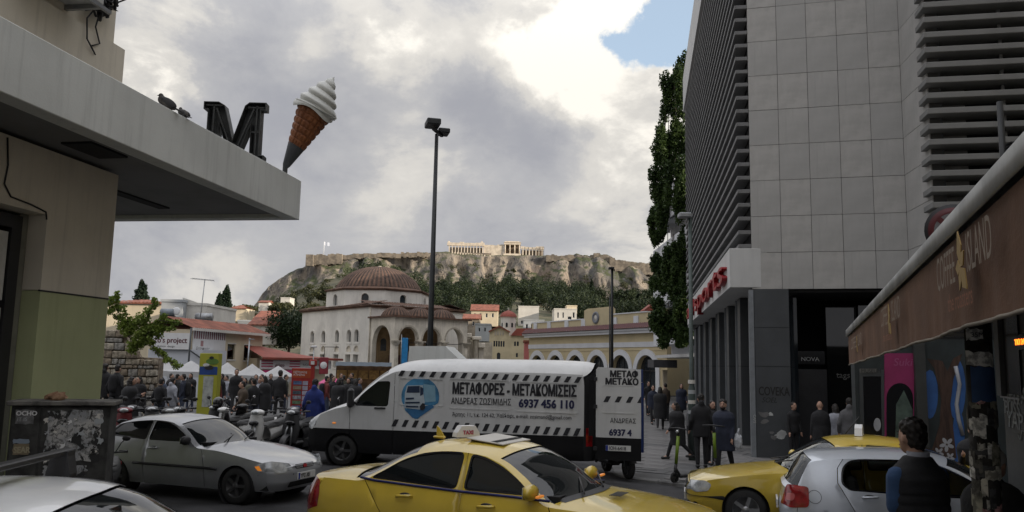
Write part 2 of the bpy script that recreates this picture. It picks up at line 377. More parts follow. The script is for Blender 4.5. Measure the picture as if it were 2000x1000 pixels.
# ------------------------------------------------------------------ tower on the right
M_panel = mat('stone_panel', (.41, .403, .388), .65, var=.10, vs=.7, bump=.06, bs=30, streak=.18)
M_panel_b = mat('stone_panel_b', (.392, .386, .373), .65, var=.07, vs=.9, bump=.06, bs=30)
M_fin = mat('concrete_fin', (.21, .21, .205), .7, var=.08, vs=1.2, bump=.08)
M_joint = mat('joint_black', (.075, .075, .073), .9, var=0)
M_col = mat('slate_cladding', (.052, .057, .062), .45, var=.12, vs=1.0, bump=.05)
M_signbox = mat('sign_box_white', (.56, .56, .55), .6, var=.06, vs=.8, streak=.15)
M_red = mat('sign_red', (.30, .008, .014), .45, var=.1)
def tower():
    K = at(1466, 420, 23.5); Rr = at(1770, 400, 22.4); st = Vector((.16, 1)).normalized()
    z0 = 4.55
    root = frame('office_tower', K, Rr, z=0, label='tall grey stone clad office block with rows of horizontal concrete fins', cat='building')
    L = (Rr.xy - K.xy).length; cw, ch = L / 5, 1.06
    core = MB(); core.bb(.03, L, .03, 6, z0 + .01, 26); core.build('wall', M_joint, root)
    pm = [MB().bb(.006, cw - .006, 0, .028, .006, ch - .006).mesh('facade_panel', m) for m in (M_panel, M_panel_b, mat('stone_panel_c', (.42, .41, .392), .65, var=.07, bump=.06))]
    for i in range(5):
        for j in range(17):
            o = link('facade_panel', random.choice(pm), root); o.location = (i * cw, random.uniform(-.003, .002), z0 + j * ch)
    # return wall towards the street
    ret = frame('facade_return', (0, 0), (1, 0), z=0); ret.parent = root; ret.location = (L, -.0, 0); ret.rotation_euler = (0, 0, R(-82))
    # local x of the return runs towards the camera
    w2 = 1.9
    MB().bb(.0, w2, .03, .3, z0, 26).build('wall', M_joint, ret)
    rm = [MB().bb(.006, w2 - .006, 0, .028, .006, ch - .006).mesh('facade_panel', m) for m in (M_panel, M_panel_b)]
    for j in range(17):
        o = link('facade_panel', random.choice(rm), ret); o.location = (0, 0, z0 + j * ch)
    # projecting wing with fins
    wing = empty('fin_wing', (0, 0, 0)); wing.parent = root
    e = Vector((L, 0)) + Vector((math.cos(R(-82)), math.sin(R(-82)))) * w2
    wing.location = (e.x, e.y, 0); wing.rotation_euler = (0, 0, R(4))
    b = MB(); b.bb(.0, 9, .4, 6, 0, 26); b.build('wall', M_dark, wing)
    b = MB(); b.bb(.02, .34, .02, .39, z0 - .3, 26); b.build('corner_post', M_col, wing)
    for k in range(4): MB().bb(.36 + k * 2.2, .98 + k * 2.2, .30, .395, z0, 26).build('white_panel', M_fin, wing)
    for k in range(2): MB().bb(1.75 + k * 2.1, 1.83 + k * 2.1, .0, .08, z0, 26).build('mullion', M_steel, wing)
    fm = MB().bb(-.14, 9, -.42, .3, 0, .15, bev=.012).mesh('fin', M_fin)
    for k in range(34):
        o = link('fin', fm, wing); o.location = (0, 0, 5.95 + k * .405)
    # street side with fins
    Ls = 28.5
    side = frame('fin_facade', (0, 0), (1, 0), z=0); side.parent = None
    side.location = (K.x + st.x * Ls, K.y + st.y * Ls, 0); side.rotation_euler = (0, 0, math.atan2(-st.y, -st.x))
    mw = root.matrix_basis.inverted() @ side.matrix_basis; side.parent = root; side.matrix_local = mw
    b = MB(); b.bb(0, Ls - .05, .02, 4, 4.6, 20.5); b.build('wall', M_dark, side)
    b = MB()
    for k in range(12): b.bb(.5 + k * 2.35, .6 + k * 2.35, -.12, .019, 5.7, 18.4)
    b.build('mullion', M_col, side)
    fm = MB().bb(0, Ls, .08, .44, 0, .115, bev=.01).mesh('fin', mat('fin_grey', (.17, .17, .17), .7, var=.12, vs=1.2, streak=.2))
    for k in range(32):
        o = link('fin', fm, side); o.location = (0, -.44, 5.75 + k * .405)
    MB().bb(0, Ls + .02, -.46, .01, 18.75, 21.0).build('parapet', M_signbox, side)
    # sign box below the fins
    MB().bb(Ls - 21.5, Ls + .03, -.62, .43, 4.60, 5.74, bev=.01).build('sign_box', M_signbox, side)
    MB().bb(0, Ls - 21.6, -.3, .43, 4.9, 5.5).build('sign_band', M_signbox, side)
    text('all sports', 1.15, M_red, side, Matrix.Translation((Ls - 20.6, -.66, 4.80)) @ STAND, sx=4.75, bold=.0, depth=.12, name='sign_lettering')
    # columns and shopfronts under the overhang
    for k, s in enumerate((0.0, 3.5, 7.2, 11, 14.8, 18.6, 22.4, 26.2)):
        c = MB(); x = Ls - s; c.bb(x - .86, x - .03, .05, .95, -.3, 4.58, bev=.01); co = c.build('column', M_col, side)
        MB().bb(x - .94, x - .87, .0, .5, -.3, 4.57).build('column_edge', mat('pale_trim', (.19, .205, .22), .5), co)
        jl = MB(); jl.bb(x - .87, x - .02, .044, .96, 2.35, 2.362); jl.build('column_joint', M_dark, co)
    MB().bb(0, Ls - 1, 1.3, 1.4, -.3, 4.58).build('shopfront_glass', M_wglass, side)
    sm = MB().bb(-1.6, 1.6, 1.16, 1.22, 0, .115, bev=.02).mesh('shutter_slat', mat('shutter_metal', (.06, .06, .062), .5, .3))
    for q in range(30):
        o = link('shutter_slat', sm, side); o.location = (3.2, -.0, .0 + q * .118)
    # corner column towards the camera
    cc = MB(); cc.bb(.04, 1.0, -.02, .9, -.3, 4.54, bev=.012); cc = cc.build('column', M_col, root)
    jl = MB(); jl.bb(.03, 1.006, -.026, .9, 2.35, 2.362); jl.bb(.03, 1.006, -.026, .9, 3.45, 3.46); jl.build('column_joint', M_dark, cc)
    MB().bb(-.10, .035, -.03, .5, -.3, 4.53).build('column_edge', MATS['pale_trim'], cc)
    gm = mat('graffiti_black', (.012, .012, .012), .6, var=0); gw = mat('torn_paper', (.42, .43, .42), .8, var=.2)
    text('COVEKA', .34, gm, cc, Matrix.Translation((.12, -.026, 1.55)) @ STAND, sx=.62, bold=.008, name='graffiti')
    text('SOEL', .2, gm, cc, Matrix.Translation((.2, -.026, 1.35)) @ STAND, sx=.9, name='graffiti', shear=.3)
    for q in range(9):
        px, pz, r = random.uniform(.2, .85), random.uniform(.35, 1.15), random.uniform(.05, .16)
        pl = [(px + r * math.cos(t) * random.uniform(.5, 1.3), pz + r * .7 * math.sin(t) * random.uniform(.5, 1.3)) for t in np.linspace(0, 5.6, 8)]
        MB().prism(pl, .002, Matrix.Translation((0, -.0235 - q * .0004, 0))).build('torn_poster', gw if q % 2 else M_pave, cc)
    text('CAPS', .1, gw, cc, Matrix.Translation((-.03, -.034, 1.0)) @ STAND @ Matrix.Rotation(R(-90), 4, 'Z'), bold=.004, name='sticker_lettering')
    # recessed entrance
    MB().bb(1.0, 8, 4.6, 4.7, -.3, 4.54).build('entrance_wall', M_dark, root)
    MB().bb(0, 9, .2, 6, 4.47, 4.54).build('soffit', mat('dark_soffit', (.03, .03, .032), .7), root)
    gl = mat('mirror_glass', (.012, .012, .012), .03, 0, var=0, spec=.7)
    for k in range(4):
        x0 = 2.3 + k * .9
        p = MB().bb(x0, x0 + .86, 3.3 - k * .5, 3.33 - k * .5, -.28, 4.3).build('glass_panel', gl, root)
        MB().bb(x0 + .86, x0 + .9, 3.27 - k * .5, 3.36 - k * .5, -.28, 4.3).build('glass_frame', M_col, p)
    text('NOVA', .17, M_white, root, Matrix.Translation((1.45, 2.4, 2.55)) @ STAND, sx=1.1, name='sign_lettering')
    MB().bb(1.25, 2.15, 2.42, 2.5, 2.45, 2.85).build('fascia_sign', M_gloss_black, root)
    text('tags', .26, mat('grey_spray', (.35, .35, .34), .7), root, Matrix.Translation((2.55, 3.25, 2.05)) @ STAND, name='graffiti')
    MB().bb(1.2, 2.2, 2.5, 2.54, -.28, 2.3).build('door', mat('door_dark', (.03, .03, .034), .3), root)
    return root, K, st, Ls
TW, TK, TST, TLS = tower()
def block(name, x0, x1, y0, y1, h, m, label):
    o = empty(name, (x0, y0, gz(x0, y0)), 0, label, 'building'); b = MB(); b.bb(0, x1 - x0, 0, y1 - y0, -.3, h); b.build('wall', m, o)
    for i in range(int((y1 - y0) // 4)):
        for j in range(int(h // 3.4)):
            MB().bb(-.03, .05, 1 + i * 4, 2.6 + i * 4, 1.2 + j * 3.4, 2.7 + j * 3.4).build('window', M_wglass, o)
    return o
# unseen blocks added beside and behind the street to shade it from low sun
block('shade_block', 15, 40, 9.6, 19, 21, M_beige, 'plain office block rising behind the cafe awning')
block('shade_block', 10, 40, -28, 9.4, 22, M_beige, 'plain street block next to the cafe, nearest the viewer')
block('shade_block', 12, 40, -56, -30, 22, M_panel_b, 'grey street block furthest up the street')
block('shade_block', 22, 44, 52, 112, 21, M_panel_b, 'grey block standing behind the plant covered balconies')
block('shade_block', 31, 50, 116, 150, 20, M_beige, 'beige block furthest down the street behind the balconies')
# ------------------------------------------------------------------ foliage
def leafmat(name, a, b, trans=.25):
    if name in MATS: return MATS[name]
    m = bpy.data.materials.new(name); m.use_nodes = True; t = NT(m.node_tree); bs = t.n['Principled BSDF']; bs.inputs['Roughness'].default_value = .55
    bs.inputs['Specular IOR Level'].default_value = .25
    g = t.new('ShaderNodeNewGeometry').outputs['Random Per Island']; co = t.new('ShaderNodeTexCoord').outputs['Object']
    f, _ = t.noise(co, .35, 3, .5); c = t.mix(t.m('ADD', t.m('MULTIPLY', g, .6), t.m('MULTIPLY', t.ss(f, .3, .7), .4)), a, b)
    t.put(bs.inputs['Base Color'], c)
    tl = t.new('ShaderNodeBsdfTranslucent'); t.put(tl.inputs[0], c); mx = t.new('ShaderNodeMixShader'); mx.inputs[0].default_value = trans
    t.put(mx.inputs[1], bs.outputs[0]); t.put(mx.inputs[2], tl.outputs[0]); t.put(t.n['Material Output'].inputs[0], mx.outputs[0]); MATS[name] = m; return m
L_pine = leafmat('pine_leaf', (.008, .018, .011), (.050, .068, .026))
L_scrub = leafmat('scrub_leaf', (.030, .040, .016), (.085, .085, .035))
L_cyp = leafmat('cypress_leaf', (.008, .018, .010), (.022, .040, .018))
L_vine = leafmat('vine_leaf', (.075, .13, .022), (.24, .30, .06), .4)
L_ivy = leafmat('balcony_leaf', (.010, .026, .010), (.075, .12, .030))
M_bark = mat('bark', (.07, .055, .04), .9, var=.3, vs=4)
def leaves(clumps, n, size, mats, asp=.55, shell=.55, flat=0.0):
    """n leaf quads spread through ellipsoidal clumps [(centre, radii)]"""
    w = np.array([r[0] * r[1] * r[2] for _, r in clumps]) ** .75; k = rng.choice(len(clumps), n, p=w / w.sum())
    C = np.array([c for c, _ in clumps])[k]; Rr = np.array([r for _, r in clumps])[k]
    d = rng.normal(size=(n, 3)); d /= np.linalg.norm(d, axis=1)[:, None]
    rad = shell + (1 - shell) * rng.random(n) ** .6; rad *= 1 + .18 * rng.normal(size=n) * .6
    P = C + d * Rr * rad[:, None]
    a = rng.normal(size=(n, 3)); a[:, 2] *= 1 - flat; a /= np.linalg.norm(a, axis=1)[:, None]
    b = np.cross(a, rng.normal(size=(n, 3))); b /= np.linalg.norm(b, axis=1)[:, None]
    s = size * (.6 + .8 * rng.random(n))[:, None]
    V = np.stack([P - a * s, P + b * s * asp, P + a * s, P - b * s * asp], 1).reshape(-1, 3)
    return V
def leafmesh(name, V, m):
    n = len(V) // 4; me = bpy.data.meshes.new(name); me.vertices.add(len(V)); me.vertices.foreach_set('co', V.astype(np.float32).ravel())
    me.loops.add(n * 4); me.loops.foreach_set('vertex_index', np.arange(n * 4, dtype=np.int32)); me.polygons.add(n)
    me.polygons.foreach_set('loop_start', np.arange(0, n * 4, 4, dtype=np.int32)); me.polygons.foreach_set('loop_total', np.full(n, 4, dtype=np.int32))
    me.materials.append(m); me.update(calc_edges=True); return me
def clumpy(c, r, k, spread=.75, s0=.35, s1=.6):
    out = []
    for _ in range(k):
        d = rng.normal(size=3); d /= np.linalg.norm(d); q = spread * rng.random() ** .4
        out.append((np.array(c) + d * np.array(r) * q, np.array(r) * rng.uniform(s0, s1)))
    return out
def tree(name, base, h, r, m, label, n=1500, size=.25, k=14, crown0=.3, group=None, kind='round'):
    o = empty(name, base, 0, label, 'tree', group); b = MB()
    b.tube([(0, 0, -.4), (.02 * h, 0, h * .3), (0, .02 * h, h * .62)], [.035 * h, .026 * h, .012 * h], 7)
    for q in range(4):
        a = q * 1.6 + random.random(); b.tube([(0, 0, h * .3), (math.cos(a) * r * .35, math.sin(a) * r * .35, h * .5), (math.cos(a) * r * .6, math.sin(a) * r * .6, h * .68)], [.016 * h, .01 * h, .004 * h], 5)
    b.build('trunk', M_bark, o)
    if kind == 'cypress':
        cl = [((random.uniform(-.1, .1) * r, random.uniform(-.1, .1) * r, h * t), (r * w, r * w, h * .13)) for t, w in ((.12, .75), (.25, .95), (.4, 1.0), (.55, .9), (.7, .72), (.82, .5), (.92, .28))]
    else:
        cz = h * (1 + crown0) / 2; cl = clumpy((0, 0, cz), (r, r, h * (1 - crown0) / 2), k)
    link('crown', leafmesh('crown', leaves(cl, n, size, m), m), o); return o
# ------------------------------------------------------------------ the hill and its rock
TOP = [(300, 640), (440, 625), (490, 608), (505, 592), (512, 575), (530, 553), (560, 535), (598, 515), (606, 502), (660, 499), (735, 495), (800, 494), (870, 493), (905, 498), (1000, 499), (1065, 499), (1100, 500), (1150, 501), (1165, 498), (1182, 500), (1195, 506), (1215, 511), (1240, 515), (1282, 518), (1350, 526), (1500, 545), (1800, 600)]
FOOT = [(300, 645), (440, 632), (490, 614), (505, 602), (530, 596), (560, 580), (600, 560), (650, 545), (700, 532), (740, 528), (800, 548), (840, 562), (900, 562), (960, 567), (1000, 558), (1050, 562), (1100, 568), (1150, 578), (1200, 588), (1240, 582), (1290, 572), (1400, 580), (1500, 590), (1800, 640)]
def topz(px, Y=400): return at(px, float(np.interp(px, *zip(*TOP))), Y).z
def footz(px, Y=385): return at(px, float(np.interp(px, *zip(*FOOT))), Y).z
def hillz(px, Y):
    f = footz(px); t = np.clip((Y - 105) / 280, 0, 1); return f * t ** 1.05
def rockmat():
    m = bpy.data.materials.new('limestone_rock'); m.use_nodes = True; t = NT(m.node_tree); b = t.n['Principled BSDF']; b.inputs['Roughness'].default_value = .9
    co = t.new('ShaderNodeTexCoord').outputs['Object']
    f1, _ = t.noise(t.v('MULTIPLY', co, (1, 1, .35)), .09, 8, .65, .4); f2, _ = t.noise(t.v('MULTIPLY', co, (1, 1, .5)), .6, 7, .7, .5); f3, _ = t.noise(co, .035, 4, .5)
    c = t.mix(t.ss(f1, .40, .60), (.10, .096, .092), (.295, .25, .195)); c = t.mix(t.ss(f2, .50, .66), c, (.045, .045, .043))
    c = t.mix(t.m('MULTIPLY', t.ss(f3, .5, .65), .5), c, (.28, .20, .14))
    g = t.new('ShaderNodeNewGeometry'); z = t.new('ShaderNodeSeparateXYZ'); t.put(z.inputs[0], g.outputs['Normal'])
    f4, _ = t.noise(co, .25, 5, .6); veg = t.m('MULTIPLY', t.ss(z.outputs[2], .45, .75), t.ss(f4, .42, .52)); c = t.mix(veg, c, (.055, .065, .025))
    t.put(b.inputs['Base Color'], c); bp = t.new('ShaderNodeBump'); bp.inputs['Strength'].default_value = .9; bp.inputs['Distance'].default_value = 1.2
    t.put(bp.inputs['Height'], t.m('ADD', f2, f1)); t.put(b.inputs['Normal'], bp.outputs[0]); return m
def hillmat():
    m = bpy.data.materials.new('hill_scrub'); m.use_nodes = True; t = NT(m.node_tree); b = t.n['Principled BSDF']; b.inputs['Roughness'].default_value = .95
    co = t.new('ShaderNodeTexCoord').outputs['Object']; f, _ = t.noise(co, .12, 7, .65); f2, _ = t.noise(co, .6, 5, .6)
    c = t.mix(t.ss(f, .4, .6), (.05, .055, .024), (.12, .105, .06)); c = t.mix(t.ss(f2, .5, .7), c, (.03, .036, .016)); t.put(b.inputs['Base Color'], c); return m
def hill():
    pxs = np.arange(300, 1801, 3.0); ts = np.linspace(0, 1, 34)
    P = np.zeros((len(pxs), len(ts) + 10 + 6, 3))
    for i, px in enumerate(pxs):
        fz, tz = footz(px), topz(px); tz += 1.6 * mnoise.fractal((px * .035, 7, 0), 1, 2, 4) * (1 if px < 600 or px > 1066 else .25); rows = []
        for q in np.linspace(0, 1, 10): Y = 105 + 278 * q; rows.append((at(px, 600, Y).x, Y, hillz(px, Y)))
        for t in ts:
            z = fz + (tz - fz) * t; Y = 384 + 15 * t ** .8; x = at(px, 540, Y).x; hgt = max(0, tz - fz)
            e = min(1, hgt / 12)
            n1 = mnoise.fractal((x * .028, 0, z * .012), 1.0, 2.0, 5); n2 = mnoise.fractal((x * .11, 3, z * .05), .9, 2.1, 4); n3 = mnoise.ridged_multi_fractal((x * .06, 9, z * .035), 1, 2, 4, 1, 2)
            n4 = abs(mnoise.noise((x * .075 + 4, .5, z * .02))) ; Y += e * (n1 * 10 + n2 * 3.4 - (n3 - 1) * 2.2 + (1 - min(1, n4 * 5)) * 4.0) * (.35 + .65 * math.sin(math.pi * min(1, t * 1.0 + .05)))
            z += e * mnoise.noise((x * .2, 1, t * 9)) * .7 * (1 if t < 1 else .6)
            rows.append((x, Y, z))
        for k, q in enumerate((4, 12, 30, 60, 110, 200)):
            Y = rows[10 + len(ts) - 1][1] + q; rows.append((rows[10 + len(ts) - 1][0] * (1 + q / 420), Y, rows[10 + len(ts) - 1][2] + (.3 if q < 60 else -q * .12)))
        P[i] = rows
    b = MB(); b.grid(P[:, 9:], flip=True); tag(b.build('cliff', rockmat()), kind='structure')
    b = MB(); b.grid(P[:, :11], flip=True); tag(b.build('hill', hillmat()), kind='structure')
hill()
M_wallst = mat('old_masonry', (.13, .112, .09), .9, var=.3, vs=.5, bump=.6, bs=1.5, col2=(.26, .22, .17))
M_marble = mat('marble_ruin', (.62, .54, .43), .8, var=.18, vs=.5)
def fort(px0, px1, hpx, label, Y=397, name='fortress_wall', up=0):
    o = empty(name, at(px0, 515, Y), 0, label, 'wall'); o.location.z = topz(px0, Y) - 6; B = o.location
    n = max(2, int((px1 - px0) / 5)); b = MB(); pts = np.linspace(px0, px1, n)
    for a, c in zip(pts[:-1], pts[1:]):
        pa, pc = at(a, 515, Y), at(c, 515, Y); z1 = topz((a + c) / 2, Y) + up + random.uniform(-.5, .45); z0 = z1 - hpx / 4
        b.box(((pa.x + pc.x) / 2 - B.x, (pa.y + pc.y) / 2 - B.y + random.uniform(-.06, .06), (z0 + z1) / 2 - B.z), (pc.x - pa.x + .02, 2.5, z1 - z0))
    b.build('masonry', M_wallst, o); return o
fort(598, 612, 22, 'square stone bastion at the left end of the citadel rock', 392, 'bastion', 1.4)
fort(613, 668, 20, 'stone fortress wall below the white flag', 394, up=.6)
fort(668, 835, 9, 'long weathered fortress wall above the green slope', 397)
fort(1066, 1158, 13, 'sunlit rampart wall just right of the ancient temple', 397, up=.2)
fort(1159, 1190, 14, 'humped rampart section rising above its neighbours', 396, up=.5)
fort(1190, 1300, 22, 'sunlit rampart wall at the right end of the citadel rock', 395, up=.3)
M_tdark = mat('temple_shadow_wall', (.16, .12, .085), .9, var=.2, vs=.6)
def temple():
    Y = 404; q = Y / F; g = lambda px, py: at(px, py, Y)
    o = empty('ancient_temple', g(876, 500), 0, 'long ruined marble temple with pillars on top of the citadel rock', 'temple'); B = o.location
    def bx(b, x0, y0, x1, y1, d0=0, d1=3): b.bb((x0 - 876) * q, (x1 - 876) * q, d0, d1, (500 - y1) * q + .0, (500 - y0) * q)
    b = MB()
    for i, x in enumerate(np.linspace(876, 942, 12)): bx(b, x, 479, x + 2.2, 498, .0, 1)
    b.build('pillar', M_marble, o)
    b = MB()
    for i, x in enumerate(np.linspace(873, 938, 9)): bx(b, x, 472.5 + random.uniform(-1.2, 1.0), x + 8.1, 479, -.2, 1.4)
    bx(b, 874, 470, 877, 473); bx(b, 940, 469, 942, 473); b.build('lintel', M_marble, o)
    b = MB(); bx(b, 878, 481, 944, 498, 2.5, 3); b.build('inner_wall', M_wallst, o)
    b = MB()
    for x in np.linspace(945, 978, 6): bx(b, x, 475 + random.uniform(-1.5, 1.5) + (x - 945) * .03, x + 6.7, 500, .4, 3)
    b.build('cross_wall', M_marble, o)
    p = empty('temple_porch', g(984, 500), 0, 'small temple porch with four tall columns and a dark interior', 'temple')
    b = MB(); f = lambda x: (x - 984) * q
    for x in (985.2, 994.6, 1004, 1013.4): b.tube([(f(x + 1), 0, 1.2), (f(x + 1), 0, 5.6)], [.36, .29], 10); b.bb(f(x - .5), f(x + 2.5), -.4, .4, 5.6, 5.8)
    b.build('column', M_marble, p); b = MB(); b.bb(f(984), f(1017), -.5, 3, 5.8, 6.8); b.bb(f(983.4), f(1017.6), -.7, 3.2, 6.8, 7.05); b.bb(f(986), f(1014), 0, 3, 7.05, 7.5); b.build('entablature', M_marble, p)
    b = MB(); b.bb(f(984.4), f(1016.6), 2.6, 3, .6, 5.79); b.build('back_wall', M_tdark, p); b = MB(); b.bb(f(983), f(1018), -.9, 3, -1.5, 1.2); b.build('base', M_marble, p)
    c = empty('ruined_colonnade', g(1018, 500), 0, 'broken colonnade with scaffolding right of the temple porch', 'ruin'); f = lambda x: (x - 1018) * q
    b = MB()
    for x in np.linspace(1020, 1058, 7): b.bb(f(x), f(x + 2.6), 0, .8, -.6, 3.5 + random.uniform(-.2, .2))
    b.build('pillar', M_marble, c); b = MB()
    for x in np.linspace(1017, 1054, 6): b.bb(f(x), f(x + 8.3), -.1, 1.4, 3.6 + (1018 - x) * .008, 4.75 + random.uniform(-.5, .4))
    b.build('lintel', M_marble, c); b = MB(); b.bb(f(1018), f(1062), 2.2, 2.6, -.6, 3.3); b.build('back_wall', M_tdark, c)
    b = MB()
    for x in (1051, 1055, 1059, 1062.5): b.bb(f(x), f(x) + .1, -1, -.9, -1, 4.6)
    for z in (1, 2.2, 3.4, 4.4): b.bb(f(1050), f(1063), -1.02, -.92, z, z + .1)
    b.build('scaffold', M_black, c)
    l = empty('low_arcade', g(882, 504), 0, 'row of short pale stone pillars in front of the temple', 'ruin'); f = lambda x: (x - 882) * q
    for x in np.linspace(883, 957, 15):
        MB().bb(f(x), f(x + 2.4), -4, -3, -1.5, 2.7 - (x - 883) * .02).build('pillar', M_marble, l)
    b = MB(); b.bb(f(882), f(960), -2.6, -2, -1.5, 2.5); b.build('back_wall', M_wallst, l)
temple()
def flag():
    p = at(632, 498, 396); o = empty('flagpole', p, 0, 'white flagpole with pale flag blowing on the fortress wall', 'flag'); h = 6.6
    MB().tube([(0, 0, -1), (0, 0, h)], .13, 8).build('pole', M_white, o)
    g = [[(.1 + i * .42, .12 * math.sin(i * 1.3), h - .1 - j * .35 - i * .06) for j in range(6)] for i in range(8)]
    b = MB(); b.grid(g); b.build('flag_cloth', mat('flag_cloth', (.62, .66, .74), .8, var=.15, vs=1.5), o)
flag()
def woods():
    V = []; S2 = []
    for q in range(300):
        px = rng.uniform(838, 1420) if q < 255 else rng.uniform(680, 840); Y = rng.uniform(215, 352)
        if px < 840: Y = rng.uniform(240, 350)
        z = hillz(px, Y); p = at(px, 600, Y); h = rng.uniform(4.0, 8.0) * (1.25 if rng.random() < .15 else 1); r = rng.uniform(2.0, 3.8)
        V.append(leaves(clumpy((p.x, Y, z + h * .5), (r, r, h * .5), 9), 520, .30, None))
    V = np.concatenate(V); tag(link('hillside_wood', leafmesh('hillside_wood', V, L_pine)), kind='stuff')
    for q in range(330):
        px = rng.uniform(500, 850) if q < 240 else rng.uniform(850, 1400); Y = rng.uniform(150, 383) if px < 850 else rng.uniform(370, 392)
        z = hillz(px, min(Y, 384)) if Y < 385 else footz(px) + rng.uniform(0, 10); p = at(px, 600, Y); r = rng.uniform(1.0, 2.6)
        S2.append(leaves(clumpy((p.x, Y - (1.5 if Y > 384 else 0), z + r * .5), (r * 1.2, r, r * .8), 6), 110, .34, None))
    tag(link('hillside_scrub', leafmesh('hillside_scrub', np.concatenate(S2), L_scrub)), kind='stuff')
    for px, py, pb, Y, r, lab in ((1155, 545, 600, 300, 1.3, 'tall dark cypress standing out against the pale cliff'), (1247, 572, 605, 260, 1.0, 'slim cypress near the right end of the wood'), (1120, 560, 602, 290, 1.2, 'shorter cypress left of the tall one below the cliff')):
        p = at(px, pb, Y); tree('cypress_tree', p, (pb - py) * Y / F, r, L_cyp, lab, n=1400, size=.3, kind='cypress')
    for px, py, pb, Y, r, n, lab in ((1218, 562, 612, 250, 3.6, 1500, 'rounded pine tree below the right hand cliff'), (1265, 560, 606, 255, 3.4, 1500, 'pine tree beside the balcony building, crown catching light'),
                                      (1068, 553, 600, 300, 5.0, 1800, 'broad dark pine below the centre of the cliff'), (1015, 560, 602, 300, 4.2, 1500, 'dark pine left of the broad one below the cliff')):
        p = at(px, pb, Y); tree('pine_tree', p, (pb - py) * Y / F, r, L_pine, lab, n=n, size=.38)
    p = at(272, 625, 95); tree('cypress_tree', p, 76 * 95 / F, .95, L_cyp, 'lone cypress rising behind the pale grey building at left', n=6500, size=.13, kind='cypress')
    p = at(437, 640, 120); tree('cypress_tree', p, 80 * 120 / F, 1.15, L_cyp, 'taller of two cypresses behind the striped yellow house', n=7000, size=.15, kind='cypress')
    p = at(425, 640, 118); tree('cypress_tree', p, 66 * 118 / F, .75, L_cyp, 'shorter of two cypresses behind the striped yellow house', n=5000, size=.14, kind='cypress')
    p = at(563, 690, 96); tree('broadleaf_tree', p, 86 * 96 / F, 2.9, leafmat('dark_leaf', (.010, .022, .010), (.03, .05, .016)), 'dense dark round tree beside the mosque wall', n=7000, size=.16, k=26, crown0=.12)
    for px, py, pb, Y, r, lab in ((478, 596, 620, 200, 3.4, 'olive green tree behind the small hillside houses'), (545, 590, 622, 180, 2.8, 'brownish bare tree above the red tiled roofs'), (640, 560, 605, 170, 3.2, 'yellow green tree on the slope left of the dome'), (700, 540, 600, 200, 4.2, 'green tree on the slope behind the dome')):
        p = at(px, pb, Y); tree('hillside_tree', p, (pb - py) * Y / F, r, L_scrub, lab, n=1500, size=.3)
woods()
# ------------------------------------------------------------------ houses built from their outline
M_tile = mat('roof_tile', (.22, .075, .045), .8, var=.3, vs=1.5, bump=.3, bs=14)
M_tile2 = mat('roof_tile_red', (.24, .055, .035), .7, var=.18, vs=1.2, bump=.2, bs=14)
def house(name, px0, px1, pt, pb, Y, m, label, cat='house', roof='flat', rh=0.0, wins=(), depth=6.0, rm=None, z0=None, over=.25, wm=None, turn=0.0):
    q = Y / F; A = at(px0, pb, Y); o = empty(name, A if z0 is None else (A.x, A.y, z0), turn, label, cat); w = (px1 - px0) * q; top = (at(px0, pt, Y).z - o.location.z); gx = lambda px: (px - px0) * q
    zz = lambda px, py: at(px, py, Y).z - o.location.z
    hs = [rect(gx(a), gx(c), max(.02, zz((a + c) / 2, d)), zz((a + c) / 2, b)) for a, b, c, d in wins]
    b = MB(); b.prism(rect(0, w, -1, top), .3, holes=hs); b.bb(0, .3, .3, depth, -1, top); b.bb(w - .3, w, .3, depth, -1, top); b.bb(.3, w - .3, depth - .3, depth, -1, top); b.bb(.3, w - .3, .31, depth - .31, top - .3, top - .02)
    b.build('wall', m, o)
    for hh in hs:
        x0, x1, a, c = hh[0][0], hh[1][0], hh[0][1], hh[2][1]; t = min(.06, (x1 - x0) * .12)
        f = MB().prism(rect(x0 + .003, x1 - .003, a + .003, c - .003), .06, Matrix.Translation((0, .12, 0)), holes=[rect(x0 + t, x1 - t, a + t, c - t)]).build('window', wm or M_white, o)
        MB().bb(x0 + t * .8, x1 - t * .8, .16, .175, a + t * .8, c - t * .8).build('pane', M_wglass, f)
    rm = rm or M_tile
    if roof == 'flat': MB().bb(-over * .3, w + over * .3, -over * .3, depth, top, top + .22).build('parapet', m, o)
    else:
        b = MB(); n = max(4, int(w / .35)); xs = np.linspace(-over, w + over, n * 2 + 1); e0, e1 = -over, depth + over
        inset = 0 if roof == 'gable' else min(w * .5, depth * .5)
        for sgn, (ya, yb) in ((1, (e0, depth / 2)), (-1, (e1, depth / 2))):
            G = []
            for i, x in enumerate(xs):
                c = .05 * (i % 2); t = 1.0
                if inset: t = min(1, (min(x - xs[0], xs[-1] - x)) / inset)
                G.append([(x, ya + (yb - ya) * s * t, top + rh * s * t + c * (1 if s * t < 1 else .4) + .02) for s in (0, .5, 1)])
            b.grid(G, flip=sgn < 0)
        b.bb(-over, w + over, -over, -over + .1, top - .10, top + .03)
        if roof == 'gable':
            for x in (0, w): b.add([(x, 0, top), (x, depth, top), (x, depth / 2, top + rh)], [[0, 1, 2]])
        b.build('roof', rm, o)
    return o, q
M_cream = mat('cream_plaster', (.58, .50, .36), .8, var=.08, vs=.6, streak=.15)
M_offw = mat('offwhite_plaster', (.60, .58, .53), .8, var=.08, vs=.5, streak=.2)
M_grey = mat('grey_plaster', (.36, .38, .39), .8, var=.08, vs=.4, streak=.15)
M_ochre = mat('ochre_plaster', (.50, .42, .26), .8, var=.07, vs=.4, streak=.12)
M_pink = mat('pink_plaster', (.42, .13, .12), .8, var=.1, vs=.6)
